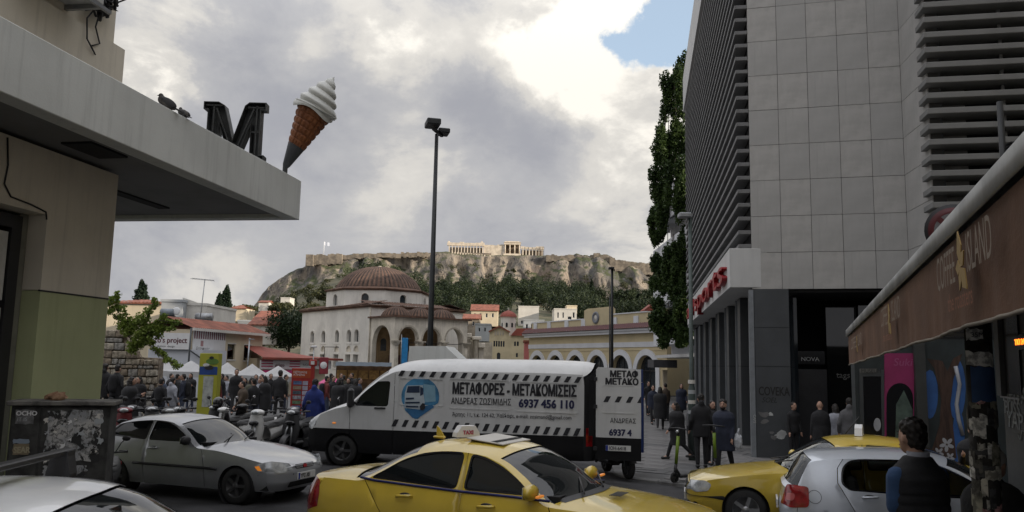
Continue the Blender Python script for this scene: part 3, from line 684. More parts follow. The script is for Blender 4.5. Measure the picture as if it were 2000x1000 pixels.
house('hillside_house', 1012, 1052, 599, 640, 190, M_offw, 'tall pale house behind the church with a plain upper floor', wins=((1017, 626, 1021, 633), (1027, 626, 1031, 633), (1037, 626, 1041, 633)), depth=9)
house('hillside_house', 1022, 1062, 626, 660, 165, M_grey, 'grey house in front of the tall pale house, three windows in a row', wins=((1026, 633, 1031, 642), (1036, 633, 1040, 642), (1045, 633, 1049, 642), (1054, 633, 1058, 642)), depth=7)
house('hillside_house', 1082, 1126, 604, 640, 185, M_offw, 'white flat roofed villa on the hillside right of centre', wins=((1088, 610, 1091, 621), (1098, 610, 1101, 621), (1108, 618, 1116, 624), (1118, 610, 1122, 621)), depth=9)
house('hillside_house', 1107, 1127, 598, 604, 187, M_cream, 'small roof room on top of the white villa', depth=5)
house('hillside_house', 920, 972, 606, 628, 185, M_cream, 'long low hillside house with red tiled roof behind the church', roof='gable', rh=1.6, wins=((925, 612, 929, 620), (936, 612, 940, 620), (948, 612, 952, 620), (960, 612, 964, 620)), depth=7)
house('hillside_house', 905, 936, 622, 645, 150, mat('stone_house', (.26, .22, .17), .9, var=.3, vs=.8), 'rough stone house above the ruined columns', wins=((910, 628, 914, 636), (922, 628, 926, 636)), roof='gable', rh=1.0, depth=6)
house('hillside_house', 928, 958, 634, 655, 142, M_grey, 'low grey house left of the church gable', wins=((934, 640, 938, 648), (945, 640, 949, 648)), depth=6)
house('hillside_house', 446, 480, 602, 618, 175, M_cream, 'small sunlit yellow house with two windows below the cypress pair', roof='hip', rh=.9, wins=((449, 606, 452, 613), (456, 606, 459, 613)), depth=6)
house('hillside_house', 497, 530, 622, 650, 110, M_offw, 'small white gabled house with tiled roof beside the dark tree', roof='gable', rh=1.2, wins=((505, 630, 509, 638),), depth=6)
house('hillside_house', 463, 500, 628, 650, 100, M_grey, 'low grey flat roofed house behind the striped yellow house', wins=((470, 634, 474, 642), (482, 634, 486, 642)), depth=5)
house('hillside_house', 487, 540, 634, 655, 95, M_offw, 'whitewashed house with a brown tiled roof in front of the dark tree', roof='gable', rh=1.0, depth=5)
house('hillside_house', 505, 524, 590, 600, 210, M_offw, 'tiny white house at the foot of the rock', roof='gable', rh=.6, depth=5)
house('hillside_house', 548, 566, 582, 590, 240, M_offw, 'tiny flat white house under the left end of the cliff', depth=5)
def grey_block():
    o, q = house('grey_block', 306, 347, 589, 720, 72, M_grey, 'plain pale grey block with a blank wall behind the vine', 'building', depth=8)
    o, q = house('white_block', 347, 394, 596, 720, 73, M_offw, 'white gable wall sloping down to the right of the grey block', 'building', depth=8)
    b = MB(); w = 47 * q; b.prism([(0, at(347, 596, 73).z - o.location.z), (w, at(347, 601, 73).z - o.location.z), (0, at(347, 586, 73).z - o.location.z)], .3, Matrix.Translation((0, .0, .24))); b.build('gable', M_offw, o)
    house('low_block', 196, 308, 590, 720, 80, M_cream, 'low cream building at far left behind the vine', 'building', roof='hip', rh=.5, depth=6)
grey_block()
M_wcold = mat('white_render', (.60, .61, .63), .7, var=.06, vs=.5, streak=.12)
def balcony_building():
    P0, far = Vector((13.05, 53.2)), Vector((13.0, 66.5)); L = 13.3
    o = frame('balcony_building', far, P0, z=-.2, label='white apartment building with balconies overgrown by hanging plants', cat='building')
    b = MB(); b.bb(0, L, 0, 9, 3.4, 17.5); b.bb(0, L, 1.6, 9, 0, 3.4); b.build('wall', M_wcold, o)
    for k, z in enumerate((4.3, 7.4, 10.5, 13.6)):
        q = MB(); q.bb(-.1, L, -1.35, -.005, z, z + .16); q = q.build('balcony_slab', M_wcold, o)
        MB().bb(-.1, L, -1.42, -1.34, z - .2, z + 1.35).build('parapet', M_wcold, q)
        MB().bb(-.12, -.04, -1.42, -.01, z - .2, z + 1.35).build('parapet', M_wcold, q)
        for i in range(3):
            w = MB().bb(1.2 + i * 4.2, 3.4 + i * 4.2, -.03, .02, z + .25, z + 2.5).build('window', M_black, o)
            MB().bb(1.3 + i * 4.2, 3.3 + i * 4.2, -.042, -.031, z + .3, z + 2.45).build('pane', M_wglass, w)
        MB().bb(L * .45, L * .45 + .1, -1.44, -1.40, z + 1.0, z + 3.0).build('drainpipe', M_steel, o)
    for i in range(3):
        MB().bb(.3 + i * 4.3, 4.2 + i * 4.3, 1.5, 1.59, .1, 3.2).build('shopfront', M_wglass, o)
    MB().bb(-.2, L, -1.2, 1.5, 3.15, 3.38).build('shop_canopy', M_signbox, o)
    s = MB().bb(.5, 3.2, -2.0, -.2, 2.4, 3.0).build('awning', mat('awning_dark', (.05, .05, .055), .8), o)
    lo = empty('wall_lamp', (far.x - .75, far.y + 1, 2.45), 0, 'small lit lamp under the dark shop awning of the balcony building', 'lamp')
    MB().bb(-.12, .12, -.05, .05, .16, .3).build('bracket', M_black, lo); MB().ell((0, 0, 0), (.15, .15, .15)).build('bulb', mat('lit_bulb', (1, .9, .7), .3, var=0, emit=(1, .82, .5), es=5), lo)
    yp = empty('yellow_post', (far.x - .9, far.y - 2, -.18), 0, 'pale yellow square post beside the dark shop awning', 'post'); MB().bb(-.16, .16, -.16, .16, 0, 2.2).build('shaft', M_cream, yp)
    spots = [(1337, 170, 24, 64, 56, 'topmost hanging plant, bushy top rising above the parapet'), (1322, 262, 24, 62, 57, 'second hanging plant from the top on the balcony corner'), (1334, 360, 20, 60, 54, 'long trailing plant close to the fin facade'),
             (1303, 372, 21, 70, 60, 'plant cascading at the outer left edge of the balconies, upper part'), (1290, 436, 13, 40, 64, 'small leafy plant furthest left under the cascading one'), (1328, 510, 20, 62, 55, 'dark hanging plant just behind the green lamp post'),
             (1310, 536, 22, 44, 58, 'rounded ball of hanging foliage above the middle parapet'), (1337, 598, 14, 42, 54, 'narrow plant beside the red sign lettering'), (1313, 628, 27, 46, 57, 'lowest large ball of hanging foliage over the white wall'), (1341, 655, 12, 22, 54, 'small plant under the sign box end')]
    for px, py, rx, rz, Y, lab in spots:
        c = at(px - (9 if py < 330 else 4), py, Y); q = Y / F; pl = empty('hanging_plant', c, 0, lab, 'plant', 'plants hanging from the balconies')
        rx *= 1.5; rz *= 1.12; cl = clumpy((0, 0, 0), (rx * q, rx * q * .9, rz * q), 34, .98, .18, .38)
        link('foliage', leafmesh('foliage', leaves(cl, 10500, .11, L_ivy, .5, .2), L_ivy), pl)
        b = MB()
        for k in range(5): x = random.uniform(-.4, .4) * rx * q; b.tube([(x, 0, -rz * q * .7), (x * 1.3, .1, 0), (x * .8, .2, rz * q * .8)], .025, 5)
        b.build('stem', M_bark, pl)
balcony_building()
def station():
    PL, PR = at(1033, 690, 91), at(1303, 690, 69); L = (PR.xy - PL.xy).length
    o = frame('station_hall', PL, PR, z=-.1, label='long yellow station hall with white arches and a round clock in its attic', cat='building')
    sp = 3.95; r = 1.42; first = L - 2.9; hs = [arch(first - k * sp - r, first - k * sp + r, .3, 1.95, 14) for k in range(8) if first - k * sp - r > .3]
    b = MB(); b.prism(rect(0, L, 0, 5.5), .5, holes=hs); b.bb(0, .5, .5, 9, 0, 5.5); b.bb(L - .5, L, .5, 9, 0, 5.5); b.bb(.5, L - .5, 8.5, 9, 0, 5.5); b.build('wall', M_ochre, o)
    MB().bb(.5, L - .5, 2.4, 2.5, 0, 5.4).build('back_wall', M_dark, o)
    for hh in hs:
        c = (hh[0][0] + hh[1][0]) / 2; ring = arch(c - r - .5, c + r + .5, .0, 1.95, 14); inner = arch(c - r + .02, c + r - .02, -.01, 1.95, 14)
        MB().prism(ring, .1, Matrix.Translation((0, -.1, 0)), holes=[[(x, max(z, .004)) for x, z in inner]]).build('archivolt', M_wcold, o)
        w = MB().prism(arch(c - r, c + r, .3, 1.95, 14), .03, Matrix.Translation((0, .42, 0))).build('pane', M_wglass, o); g = MB()
        for k in (-1, 0, 1): g.bb(c + k * .85 - .03, c + k * .85 + .03, .37, .415, .3, 1.95 + math.sqrt(max(0, r * r - .7 * k * k)) - .02)
        g.bb(c - r, c + r, .37, .414, 1.95, 2.03); g.build('glazing_bar', M_black, w)
    MB().bb(-.05, L + .05, -.06, -.001, 4.05, 4.5).build('string_course', M_wcold, o)
    b = MB(); b.bb(-.05, L + .05, -.05, -.002, 3.75, 3.82); b.build('moulding', M_ochre, o)
    b = MB(); b.bb(-.4, L + .4, -.45, -.07, 5.25, 5.5); b.bb(-.5, L + .5, -.6, .55, 5.5, 5.66); b.build('cornice', M_wcold, o)
    b = MB(); n = int(L / .3); b.grid([[(-.5 + i * (L + 1) / n / 2, -.75 + .5 * t, 5.70 + .45 * t + .05 * (i % 2)) for t in (0, .5, 1)] for i in range(n * 2 + 1)], flip=False); b.bb(-.5, L + .5, -.72, -.3, 5.665, 5.72); b.build('roof_edge', mat('dark_red_tile', (.075, .018, .018), .7, var=.25, vs=4), o)
    ul = lambda px, Y: local(o, at(px, 620, Y)).x
    xa, xb, xc, xd = [np.interp(p, [1035, 1060, 1093, 1132, 1172, 1215, 1263, 1303], [0, first - 5 * sp, first - 4 * sp - 1, first - 3 * sp - 1, first - 2 * sp - .8, first - sp - .5, first - .2, L]) for p in (1153, 1200, 1240, 1262)]
    b = MB(); b.bb(0, xa, .3, .7, 5.67, 6.85); b.bb(xa, xb, .25, .75, 5.67, 7.75); b.bb(xb, xd, .3, .7, 5.67, 7.1); b.bb(xd, L, .3, .7, 5.67, 6.9)
    b.prism([(xa, 7.75), (xb, 7.75), (xb, 7.9), (xa + .6, 7.9)], .3, Matrix.Translation((0, .3, 0))); b.build('attic', M_ochre, o)
    for x in (.6, xa * .33, xa * .66, xa - .5, xb + .3, xc): MB().bb(x, x + .7, .2, .69, 5.68, 6.84).build('attic_pilaster', M_wcold, o)
    b = MB(); b.bb(0, xa, .22, .8, 6.85, 6.95); b.bb(xb, xd, .22, .8, 7.1, 7.2); b.build('coping', M_wcold, o)
    cx = (xa + xb) / 2 - .2; ck = MB(); M = Matrix.Translation((cx, .24, 6.95)) @ Matrix.Rotation(R(90), 4, 'X')
    ck.lathe([(.34, -.02), (.34, .10), (.56, .10), (.60, 0), (.56, -.02)], 24, M); ck = ck.build('clock', mat('clock_ring', (.16, .17, .19), .6), o)
    MB().lathe([(.001, .03), (.33, .03), (.33, -.02)], 24, M).build('clock_face', M_offw, ck)
    rb = empty('red_roof_house', at(1277, 700, 118), 0, 'low house with a red roof glimpsed over the right end of the station', 'house'); q = 118 / F
    b = MB(); b.bb(-16 * q, 30 * q, 0, 6, -2, 5.5); b.build('wall', M_pink, rb); b = MB(); b.prism([(-17 * q, 5.5), (32 * q, 5.5), (32 * q, 6.6), (4 * q, 8.2), (-17 * q, 7)], 5); b.build('roof', M_tile2, rb)
station()
M_mosque = mat('mosque_plaster', (.70, .675, .62), .85, var=.12, vs=.35, streak=.38, bump=.15, bs=8)
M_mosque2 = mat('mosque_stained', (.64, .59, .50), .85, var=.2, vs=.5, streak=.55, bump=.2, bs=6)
M_domet = mat('dome_tile', (.07, .038, .025), .9, var=.4, vs=1.6, bump=.5, bs=12, col2=(.14, .077, .05))
M_ribshade = mat('rib_shade_tile', (.05, .033, .025), .95, var=.5, vs=3)  # shade between the dome's tile ribs, put into the colour as a darker tone
M_stone = mat('pale_stone', (.42, .38, .31), .85, var=.2, vs=1.5, streak=.4)
def tiledome(b, c, r, h, z0, n, rows, ex=.35):
    f0 = len(b.f)
    prof = []
    for i in range(rows):
        a0 = ex; c0, s0 = math.cos(a0), math.sin(a0); a = a0 + (i / rows) * (math.pi / 2 - a0); a2 = a0 + ((i + 1) / rows) * (math.pi / 2 - a0)
        P = lambda q: (r * math.cos(q) / c0, h * (math.sin(q) - s0) / (1 - s0)); rr, zz = P(a); r2, z2 = P(a2); prof += [(rr, zz), (max(.02, r2 + .02), z2 - .005)]
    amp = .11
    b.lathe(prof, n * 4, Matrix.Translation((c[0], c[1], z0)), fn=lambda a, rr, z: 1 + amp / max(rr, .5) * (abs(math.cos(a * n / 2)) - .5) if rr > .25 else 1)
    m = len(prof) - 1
    for i in range(f0, len(b.f)): b.mi[i] = 1 if ((i - f0) // m) % 4 in (1, 2) else 0  # valley faces between ribs take the painted shade tone
def mosque():
    C = at(722, 650, 80); a = math.atan2(.63, .78)
    o = empty('mosque', (C.x, C.y, -.1), a, 'old white domed mosque with an arched portico and brown tiled dome', 'mosque')
    Wd, Dp, H = 11.0, 15.4, 7.75
    ys = (12.6, 9.9, 6.8, 4.2, 2.6)
    # left flank: local wall plane x = 0, running along y (mirrored into prism coordinates)
    ML = Matrix(((0, 1, 0, 0), (-1, 0, 0, Dp), (0, 0, 1, 0), (0, 0, 0, 1)))
    hs = []
    for y in ys:
        s = Dp - y; hs.append(arch(s - .42, s + .42, 4.25, 5.05, 8)); hs.append(arch(s - .55, s + .55, 3.25, 3.35, 8)); hs.append(rect(s - .55, s + .55, 1.6, 3.0))
    b = MB(); b.prism(rect(0, Dp, 0, H), .6, ML, holes=hs); b.bb(.6, Wd, Dp - .6, Dp, 0, H); b.bb(Wd - .6, Wd, 0.6, Dp - .6, 0, H); b.bb(.6, Wd, 0, .6, 0, H); b.bb(.6, Wd - .6, .6, Dp - .6, H - .4, H - .05)
    b.build('wall', M_mosque, o)
    for y in ys:
        s = Dp - y
        w = MB().prism(rect(s - .55, s + .55, 1.6, 3.0), .05, ML @ Matrix.Translation((0, .3, 0))).build('window', M_wglass, o)
        f = MB(); f.prism(rect(s - .66, s + .66, 1.5, 3.1), .05, ML @ Matrix.Translation((0, -.05, 0)), holes=[rect(s - .55, s + .55, 1.6, 3.0)])
        for k in (-1, 0, 1): f.prism(rect(s + k * .3 - .03, s + k * .3 + .03, 1.6, 3.0), .04, ML @ Matrix.Translation((0, .2, 0)))
        f.build('frame', M_mosque, w)
        MB().prism(arch(s - .42, s + .42, 4.25, 5.05, 8), .04, ML @ Matrix.Translation((0, .3, 0))).build('window', M_wglass, o)
        MB().prism(arch(s - .55, s + .55, 3.25, 3.35, 8), .04, ML @ Matrix.Translation((0, .18, 0))).build('niche', M_mosque2, o)
        MB().prism(arch(s - .62, s + .62, 4.05, 5.05, 10), .04, ML @ Matrix.Translation((0, -.04, 0)), holes=[arch(s - .46, s + .46, 4.2, 5.05, 10)]).build('surround', M_mosque, o)
    b = MB(); b.bb(-.3, Wd + .3, -.3, Dp + .3, H, H + .14); b.bb(-.18, Wd + .18, -.18, Dp + .18, H - .14, H - .002); b.build('cornice', M_domet, o)
    b = MB(); q = .5
    for (x0, y0, x1, y1) in ((-.3, -.3, Wd + .3, -.3), (-.3, Dp + .3, -.3, -.3), (Wd + .3, -.3, Wd + .3, Dp + .3)):
        d = Vector((x1 - x0, y1 - y0, 0)); n = int(d.length / .16); u = d.normalized(); nn = Vector((-u.y, u.x, 0))
        b.grid([[Vector((x0, y0, H + .15 + .05 * (i % 2))) + u * (d.length * i / n) + nn * t * 2.0 + Vector((0, 0, .45 * t)) for t in (0, 1)] for i in range(n + 1)], flip=True)
    b.build('eave_tiles', M_domet, o)
    cx, cy, dr = 5.2, 7.7, 5.55; z0, z1 = H + .1, 9.75; oc = [(cx + dr * math.cos(R(22.5 + 45 * k)), cy + dr * math.sin(R(22.5 + 45 * k))) for k in range(8)]
    d = MB()
    for k in range(8):
        p, q2 = Vector((*oc[k], 0)), Vector((*oc[(k + 1) % 8], 0)); e = q2 - p; wdt = e.length; u = e.normalized(); inn = Vector((-u.y, u.x, 0))
        M = Matrix(((-u.x, inn.x, 0, q2.x), (-u.y, inn.y, 0, q2.y), (0, 0, 1, z0), (0, 0, 0, 1)))
        d.prism(rect(0, wdt, 0, z1 - z0), .4, M, holes=[arch(wdt / 2 - .38, wdt / 2 + .38, .25, 1.05, 8)])
        w = MB().prism(arch(wdt / 2 - .37, wdt / 2 + .37, .26, 1.05, 8), .04, M @ Matrix.Translation((0, .22, 0))).build('window', M_wglass, o)
        f = MB(); f.prism(arch(wdt / 2 - .5, wdt / 2 + .5, .15, 1.05, 8), .05, M @ Matrix.Translation((0, -.05, 0)), holes=[arch(wdt / 2 - .4, wdt / 2 + .4, .24, 1.05, 8)]); f.bb; f.build('frame', M_mosque, w)
    d.build('drum', M_mosque, o)
    c = MB(); c.lathe([(dr + .12, z1 - .12), (dr + .25, z1), (dr + .25, z1 + .1), (dr - .3, z1 + .16)], 8, Matrix.Translation((cx, cy, 0)) @ Matrix.Rotation(R(22.5), 4, 'Z')); c.build('drum_cornice', M_domet, o)
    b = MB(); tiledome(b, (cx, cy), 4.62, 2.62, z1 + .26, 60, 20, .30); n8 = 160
    b.lathe([(dr + .2, z1 + .1), (4.9, z1 + .26), (4.5, z1 + .34)], n8, Matrix.Translation((cx, cy, 0)) @ Matrix.Rotation(R(22.5), 4, 'Z'), fn=lambda a, rr, z: (math.cos(math.pi / 8) / math.cos((a % (math.pi / 4)) - math.pi / 8) if rr > 5 else 1) + .006 * (round(a / (2 * math.pi) * n8) % 2)); b.build('dome', [M_domet, M_ribshade], o)
    MB().lathe([(.25, z1 + 2.78), (.2, z1 + 2.95), (.02, z1 + 3.0)], 12, Matrix.Translation((cx, cy, 0))).build('finial', M_stone, o)
    # portico
    PD, PL, PH = 4.7, 8.3, 6.5
    hs = [arch(.45 + k * 2.62, 2.62 + k * 2.62 - .1, 0, 4.5, 12, .12) for k in range(3)]
    b = MB(); b.prism(rect(0, PL, 0, PH), .45, Matrix.Translation((0, -PD, 0)), holes=[[(x, max(z, .01)) for x, z in h] for h in hs])
    MS = Matrix(((0, 1, 0, 0), (-1, 0, 0, -.02), (0, 0, 1, 0), (0, 0, 0, 1)))
    b.prism(rect(0, PD - .46, 0, PH), .45, MS, holes=[arch(.55, PD - .75, .01, 4.0, 12, .06)])
    MR = Matrix(((0, 1, 0, PL - .45), (-1, 0, 0, -.02), (0, 0, 1, 0), (0, 0, 0, 1))); b.prism(rect(0, PD - .46, 0, PH), .44, MR, holes=[arch(.7, PD - .9, .01, 4.15, 12, .1)])
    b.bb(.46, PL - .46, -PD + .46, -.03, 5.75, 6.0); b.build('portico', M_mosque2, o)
    for k in range(4):
        x = .2 + k * 2.64; cc = MB(); cc.tube([(x + .05, -PD + .12, 0), (x + .05, -PD + .12, 3.9)], [.27, .23], 14); cc = cc.build('column', M_stone, o)
        cp = MB(); cp.lathe([(.24, 3.82), (.30, 3.95), (.38, 4.1), (.40, 4.22), (.001, 4.22)], 12, Matrix.Translation((x + .05, -PD + .12, 0))); cp.bb(x - .36, x + .46, -PD - .3, -PD + .54, 4.22, 4.34); cp.build('capital', M_stone, cc)
    for k, h in enumerate(hs):
        x0, x1 = h[0][0], h[1][0]; MB().prism(arch(x0 - .12, x1 + .12, 4.51, 4.52, 12, .12), .05, Matrix.Translation((0, -PD - .05, 0)), holes=[arch(x0 + .02, x1 - .02, 4.5145, 4.515, 12, .12)]).build('archivolt', M_stone, o)
        MB().bb(x0 - .1, x1 + .1, -PD + .18, -PD + .24, 4.12, 4.18).build('tie_rod', M_black, o)
    b = MB(); b.bb(-.3, PL + .3, -PD - .35, .0, PH, PH + .16); b.build('portico_cornice', M_domet, o)
    b = MB()
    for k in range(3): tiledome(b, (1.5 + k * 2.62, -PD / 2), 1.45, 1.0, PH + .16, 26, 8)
    b.build('portico_dome', [M_domet, M_ribshade], o)
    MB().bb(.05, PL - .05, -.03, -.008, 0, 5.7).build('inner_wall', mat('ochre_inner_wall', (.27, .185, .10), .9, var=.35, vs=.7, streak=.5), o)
    for x_ in (1.55, 4.2, 6.8): MB().prism(arch(x_ - .32, x_ + .32, 3.4, 4.3, 8), .02, Matrix.Translation((0, -.055, 0))).build('window', M_wglass, o)
    dd = MB(); dd.bb(2.2, 3.6, -.05, -.01, 0, 3.0); dd.bb(5.0, 6.2, -.05, -.01, 0, 3.6); dd.build('door', mat('mosque_door', (.08, .03, .03), .7, var=.3), o)
    dr_ = MB(); dr_.tube([(-.08, -.12, 0), (-.08, -.12, H - .2)], .07, 8); dr_.build('drainpipe', M_stone, o)
    fb = empty('blue_banner', at(790, 700, 74), a, 'bright blue vertical banner standing in front of the mosque portico', 'banner'); z = at(790, 660, 74).z - fb.location.z
    MB().bb(-.3, .32, 0, .05, -2, z, bev=.015).build('cloth', mat('banner_blue', (.02, .22, .50), .6, var=.1), fb); MB().tube([(-.36, .03, -2), (-.36, .03, z + .3)], .03, 6).build('pole', M_steel, fb)
mosque()
def ruins():
    A = at(905, 700, 84); o = empty('ruined_gateway', (A.x, A.y, -.1), R(12), 'ruined ancient columns and broken entablature right of the mosque portico', 'ruin'); H = at(905, 648, 84).z
    for k, (x, r, h) in enumerate(((.35, .30, H - 1.0), (1.25, .26, H - 1.2))): 
        c = MB(); c.lathe([(r * 1.15, 0), (r * 1.15, .3), (r, .35), (r * .9, h), (r * 1.3, h + .35), (r * 1.3, h + .5), (.01, h + .5)], 16, Matrix.Translation((x, 0, 0)), fn=lambda a, q, z: 1 + .04 * math.cos(a * 16)); c.build('column', M_stone, o)
    b = MB(); b.bb(-.1, .75, -.4, .5, H - .5, H - .05, .06); b.bb(.8, 1.75, -.5, .6, H - .7, H - .35, .06); b.bb(1.5, 2.2, -.2, .5, H - 1.5, H - 1.0, .06); b.build('entablature', M_mosque2, o)
    b = MB(); b.bb(1.6, 2.1, .2, .9, 0, H - 1.5); b.bb(.6, 1.6, .8, 1.3, 0, H - .8); b.build('pier', M_mosque2, o)
    b = at(958, 690, 100); w = empty('plain_wall', (b.x - 2.4, b.y, -.1), 0, 'pale wall with a dark purple arched opening beside the ruined columns', 'wall'); H = at(950, 667, 100).z
    m = MB(); m.prism(rect(-1, 2.6, 0, H), .4, holes=[arch(.3, 1.5, .01, 1.6, 10)]); m.build('wall', M_stone, w); MB().prism(arch(.31, 1.49, .02, 1.6, 10), .04, Matrix.Translation((0, .25, 0))).build('purple_infill', mat('purple', (.035, .006, .05), .6), w)
ruins()
def church():
    Y = 122; q = Y / F; A = at(955, 700, Y); o = empty('church', (A.x, A.y, 0), 0, 'pale yellow church with a gabled front and red domed tower', 'church'); zz = lambda py, px=975: at(px, py, Y).z; gx = lambda px: (px - 955) * q
    M_ch = mat('church_plaster', (.54, .47, .31), .8, var=.1, vs=.6, streak=.15)
    hs = [rect(gx(963 + k * 4.6), gx(966.3 + k * 4.6), zz(677), zz(666)) for k in range(5)] + [arch(gx(970), gx(977), .02, zz(692), 8), arch(gx(1003), gx(1007), zz(675), zz(668), 6), arch(gx(1008.4), gx(1012.4), zz(675), zz(668), 6), rect(gx(1007), gx(1011), zz(697), zz(689))]
    b = MB(); b.prism([(gx(955), 0), (gx(1033), 0), (gx(1033), zz(655)), (gx(993), zz(655)), (gx(993), zz(648)), (gx(974), zz(638)), (gx(955), zz(648))], .5, holes=hs); b.bb(gx(955), gx(1033), 1.0, 9, 0, zz(656)); b.build('wall', M_ch, o)
    for h in hs: MB().prism([(x * .98 + .02 * h[0][0], z) for x, z in h], .04, Matrix.Translation((0, .3, 0))).build('window', M_wglass, o)
    for k in range(4): MB().prism(arch(gx(965 + k * 5), gx(968 + k * 5), zz(655), zz(648), 6), .05, Matrix.Translation((0, -.04, 0))).build('relief', M_stone, o)
    b = MB(); b.beam((gx(953.5), -.1, zz(648.5)), (gx(974), -.1, zz(637)), .5, .2); b.beam((gx(974), -.1, zz(637)), (gx(995), -.1, zz(648.5)), .5, .2); b.build('gable_edge', M_tile, o)
    b = MB(); b.prism([(gx(996), zz(655)), (gx(1041), zz(655)), (gx(1040), zz(640)), (gx(1008), zz(641))], 5, Matrix.Translation((0, -.3, 0))); b.build('roof', M_tile2, o)
    cx, dy = gx(991), 4.0; b = MB(); R8 = 15.5 * q; b.lathe([(R8, zz(660)), (R8, zz(618)), (R8 * 1.06, zz(617)), (R8 * 1.06, zz(615.5)), (.1, zz(615))], 8, Matrix.Translation((cx, dy, 0)) @ Matrix.Rotation(R(10), 4, 'Z')); b.sm = [False] * len(b.sm); b.build('tower', M_offw, o)
    for k in range(8):
        a = R(10 + 22.5 + 45 * k); M = Matrix.Translation((cx + math.cos(a) * R8 * .93, dy + math.sin(a) * R8 * .93, 0)) @ Matrix.Rotation(a + R(90), 4, 'Z'); MB().prism(arch(-.16, .16, zz(637), zz(630), 6), .05, M @ Matrix.Translation((0, -.03, 0))).build('window', M_wglass, o)
    b = MB(); b.lathe([(R8 * 1.1, zz(616)), (R8 * 1.02, zz(612)), (R8 * .8, zz(607.5)), (R8 * .45, zz(604.5)), (R8 * .12, zz(602.5)), (.02, zz(602))], 24, Matrix.Translation((cx, dy, 0)), fn=lambda a, r, z: 1 + .02 * math.cos(24 * a)); b.build('dome', M_tile2, o)
    b = MB(); b.bb(cx - .04, cx + .04, dy - .04, dy + .04, zz(603), zz(597)); b.bb(cx - .2, cx + .2, dy - .03, dy + .03, zz(600), zz(599.3)); b.build('cross', M_offw, o)
    p = at(1026, 700, 112); r = empty('pink_house', (p.x, p.y, 0), 0, 'small pink house between the church and the yellow station', 'house'); q = 112 / F; H = at(1030, 668, 112).z
    MB().bb(-2 * q, 20 * q, 0, 5, 0, H).build('wall', M_pink, r); MB().bb(-4 * q, 22 * q, -.3, 5, H, H + .25).build('roof', M_tile, r); MB().bb(12 * q, 16 * q, -.04, .02, H - 2.2, H - .8).build('window', M_wglass, r)
church()
# ------------------------------------------------------------------ west side of the square
M_rubble = [mat('rubble_%s' % n, c, .9, var=.45, vs=6, bump=.5, bs=14) for n, c in (('tan', (.33, .285, .22)), ('brown', (.24, .195, .145)), ('pale', (.42, .38, .31)), ('grey', (.28, .265, .24)))]
def ruin_wall():
    A = at(196, 720, 31); o = empty('stone_ruin_wall', (A.x, A.y, gz(A.x, A.y)), R(6), 'ruined wall of rough stone blocks with a small arched niche', 'wall'); w = 106 * 31 / F; zt = lambda px, py: at(px, py, 31).z
    H1, H2 = zt(215, 645), zt(290, 690); top = lambda x: H1 if x < .75 else max(H2, H1 - .25 - (x - .75) * .9)
    MB().prism([(0, 0), (w, 0), (w, H2 - .08), (1.25, H2 - .05), (.75, H1 - .1), (0, H1 - .1)], .6, Matrix.Translation((0, .12, 0)), holes=[arch(.75, 1.35, .55, 1.0, 8)]).build('core', M_rubble[1], o)
    z = 0.0
    while z < H1 - .05:
        h = random.uniform(.12, .33); x = -random.uniform(0, .2)
        while x < w:
            l = random.uniform(.14, .58); xe = min(x + l, w); xs = max(x, 0); zc = z + h / 2
            if xe - xs > .08 and zc < top((xs + xe) / 2) and not (.6 < (xs + xe) / 2 < 1.5 and .4 < zc < 1.35):
                s = MB().box((0, 0, 0), (xe - xs - .02, .3, h - .02), bev=.025).build('stone', random.choice(M_rubble), o); s.location = ((xs + xe) / 2, .1 + random.uniform(-.04, .03), zc); s.rotation_euler = (random.uniform(-.07, .07), random.uniform(-.035, .035), random.uniform(-.06, .06)); s.scale.z = random.uniform(.82, 1.04)
            x += l
        z += h
    for k in range(7):
        a = math.pi * (k + .5) / 7; s = MB().box((0, 0, 0), (.19, .3, .17), bev=.02).build('arch_stone', M_rubble[2], o); s.location = (1.05 + .42 * math.cos(a), .05, 1.0 + .42 * math.sin(a)); s.rotation_euler = (0, -(a - math.pi / 2), 0)
    MB().bb(.75, 1.35, .4, .45, .5, 1.35).build('niche_back', M_rubble[0], o)
    c = MB()
    v = empty('climbing_vine', at(255, 640, 30), 0, 'bright green leafy vine sprawling over the top of the stone ruin', 'plant'); q = 30 / F; B = v.location
    pt = lambda px, py, dy=0: Vector(((px - 255) * q, dy, (640 - py) * q))
    cl = []; stems = MB()
    br = [[(262, 690), (255, 650), (250, 625), (240, 600)], [(262, 690), (280, 640), (290, 610), (300, 585)], [(270, 680), (300, 640), (318, 615)], [(255, 660), (225, 605), (228, 572)], [(262, 660), (310, 625), (345, 628)], [(290, 660), (310, 685), (330, 700), (352, 712)], [(270, 670), (298, 668), (320, 640), (340, 640)], [(250, 640), (215, 610), (211, 585)]]
    for b_ in br:
        stems.tube([pt(*p, dy=random.uniform(-.15, .15)) for p in b_], .014, 5)
        for (x0, y0), (x1, y1) in zip(b_[:-1], b_[1:]):
            for t in np.linspace(.15, 1, 4): cl.append((np.array(pt(x0 + (x1 - x0) * t, y0 + (y1 - y0) * t, random.uniform(-.2, .2))), np.array((.17, .2, .13)) * random.uniform(.6, 1.1)))
    for px, py, r in ((255, 640, .42), (285, 650, .36), (240, 635, .3), (275, 625, .34), (312, 640, .24), (268, 672, .3)): cl.append((np.array(pt(px, py)), np.array((r, .35, r * .8))))
    link('foliage', leafmesh('foliage', leaves(cl, 7000, .046, L_vine, .75, .1), L_vine), v); stems.build('stem', M_bark, v)
ruin_wall()
M_board = mat('sign_board_white', (.66, .66, .66), .5, var=.04)
M_maroon = mat('maroon_print', (.10, .02, .03), .6, var=0)
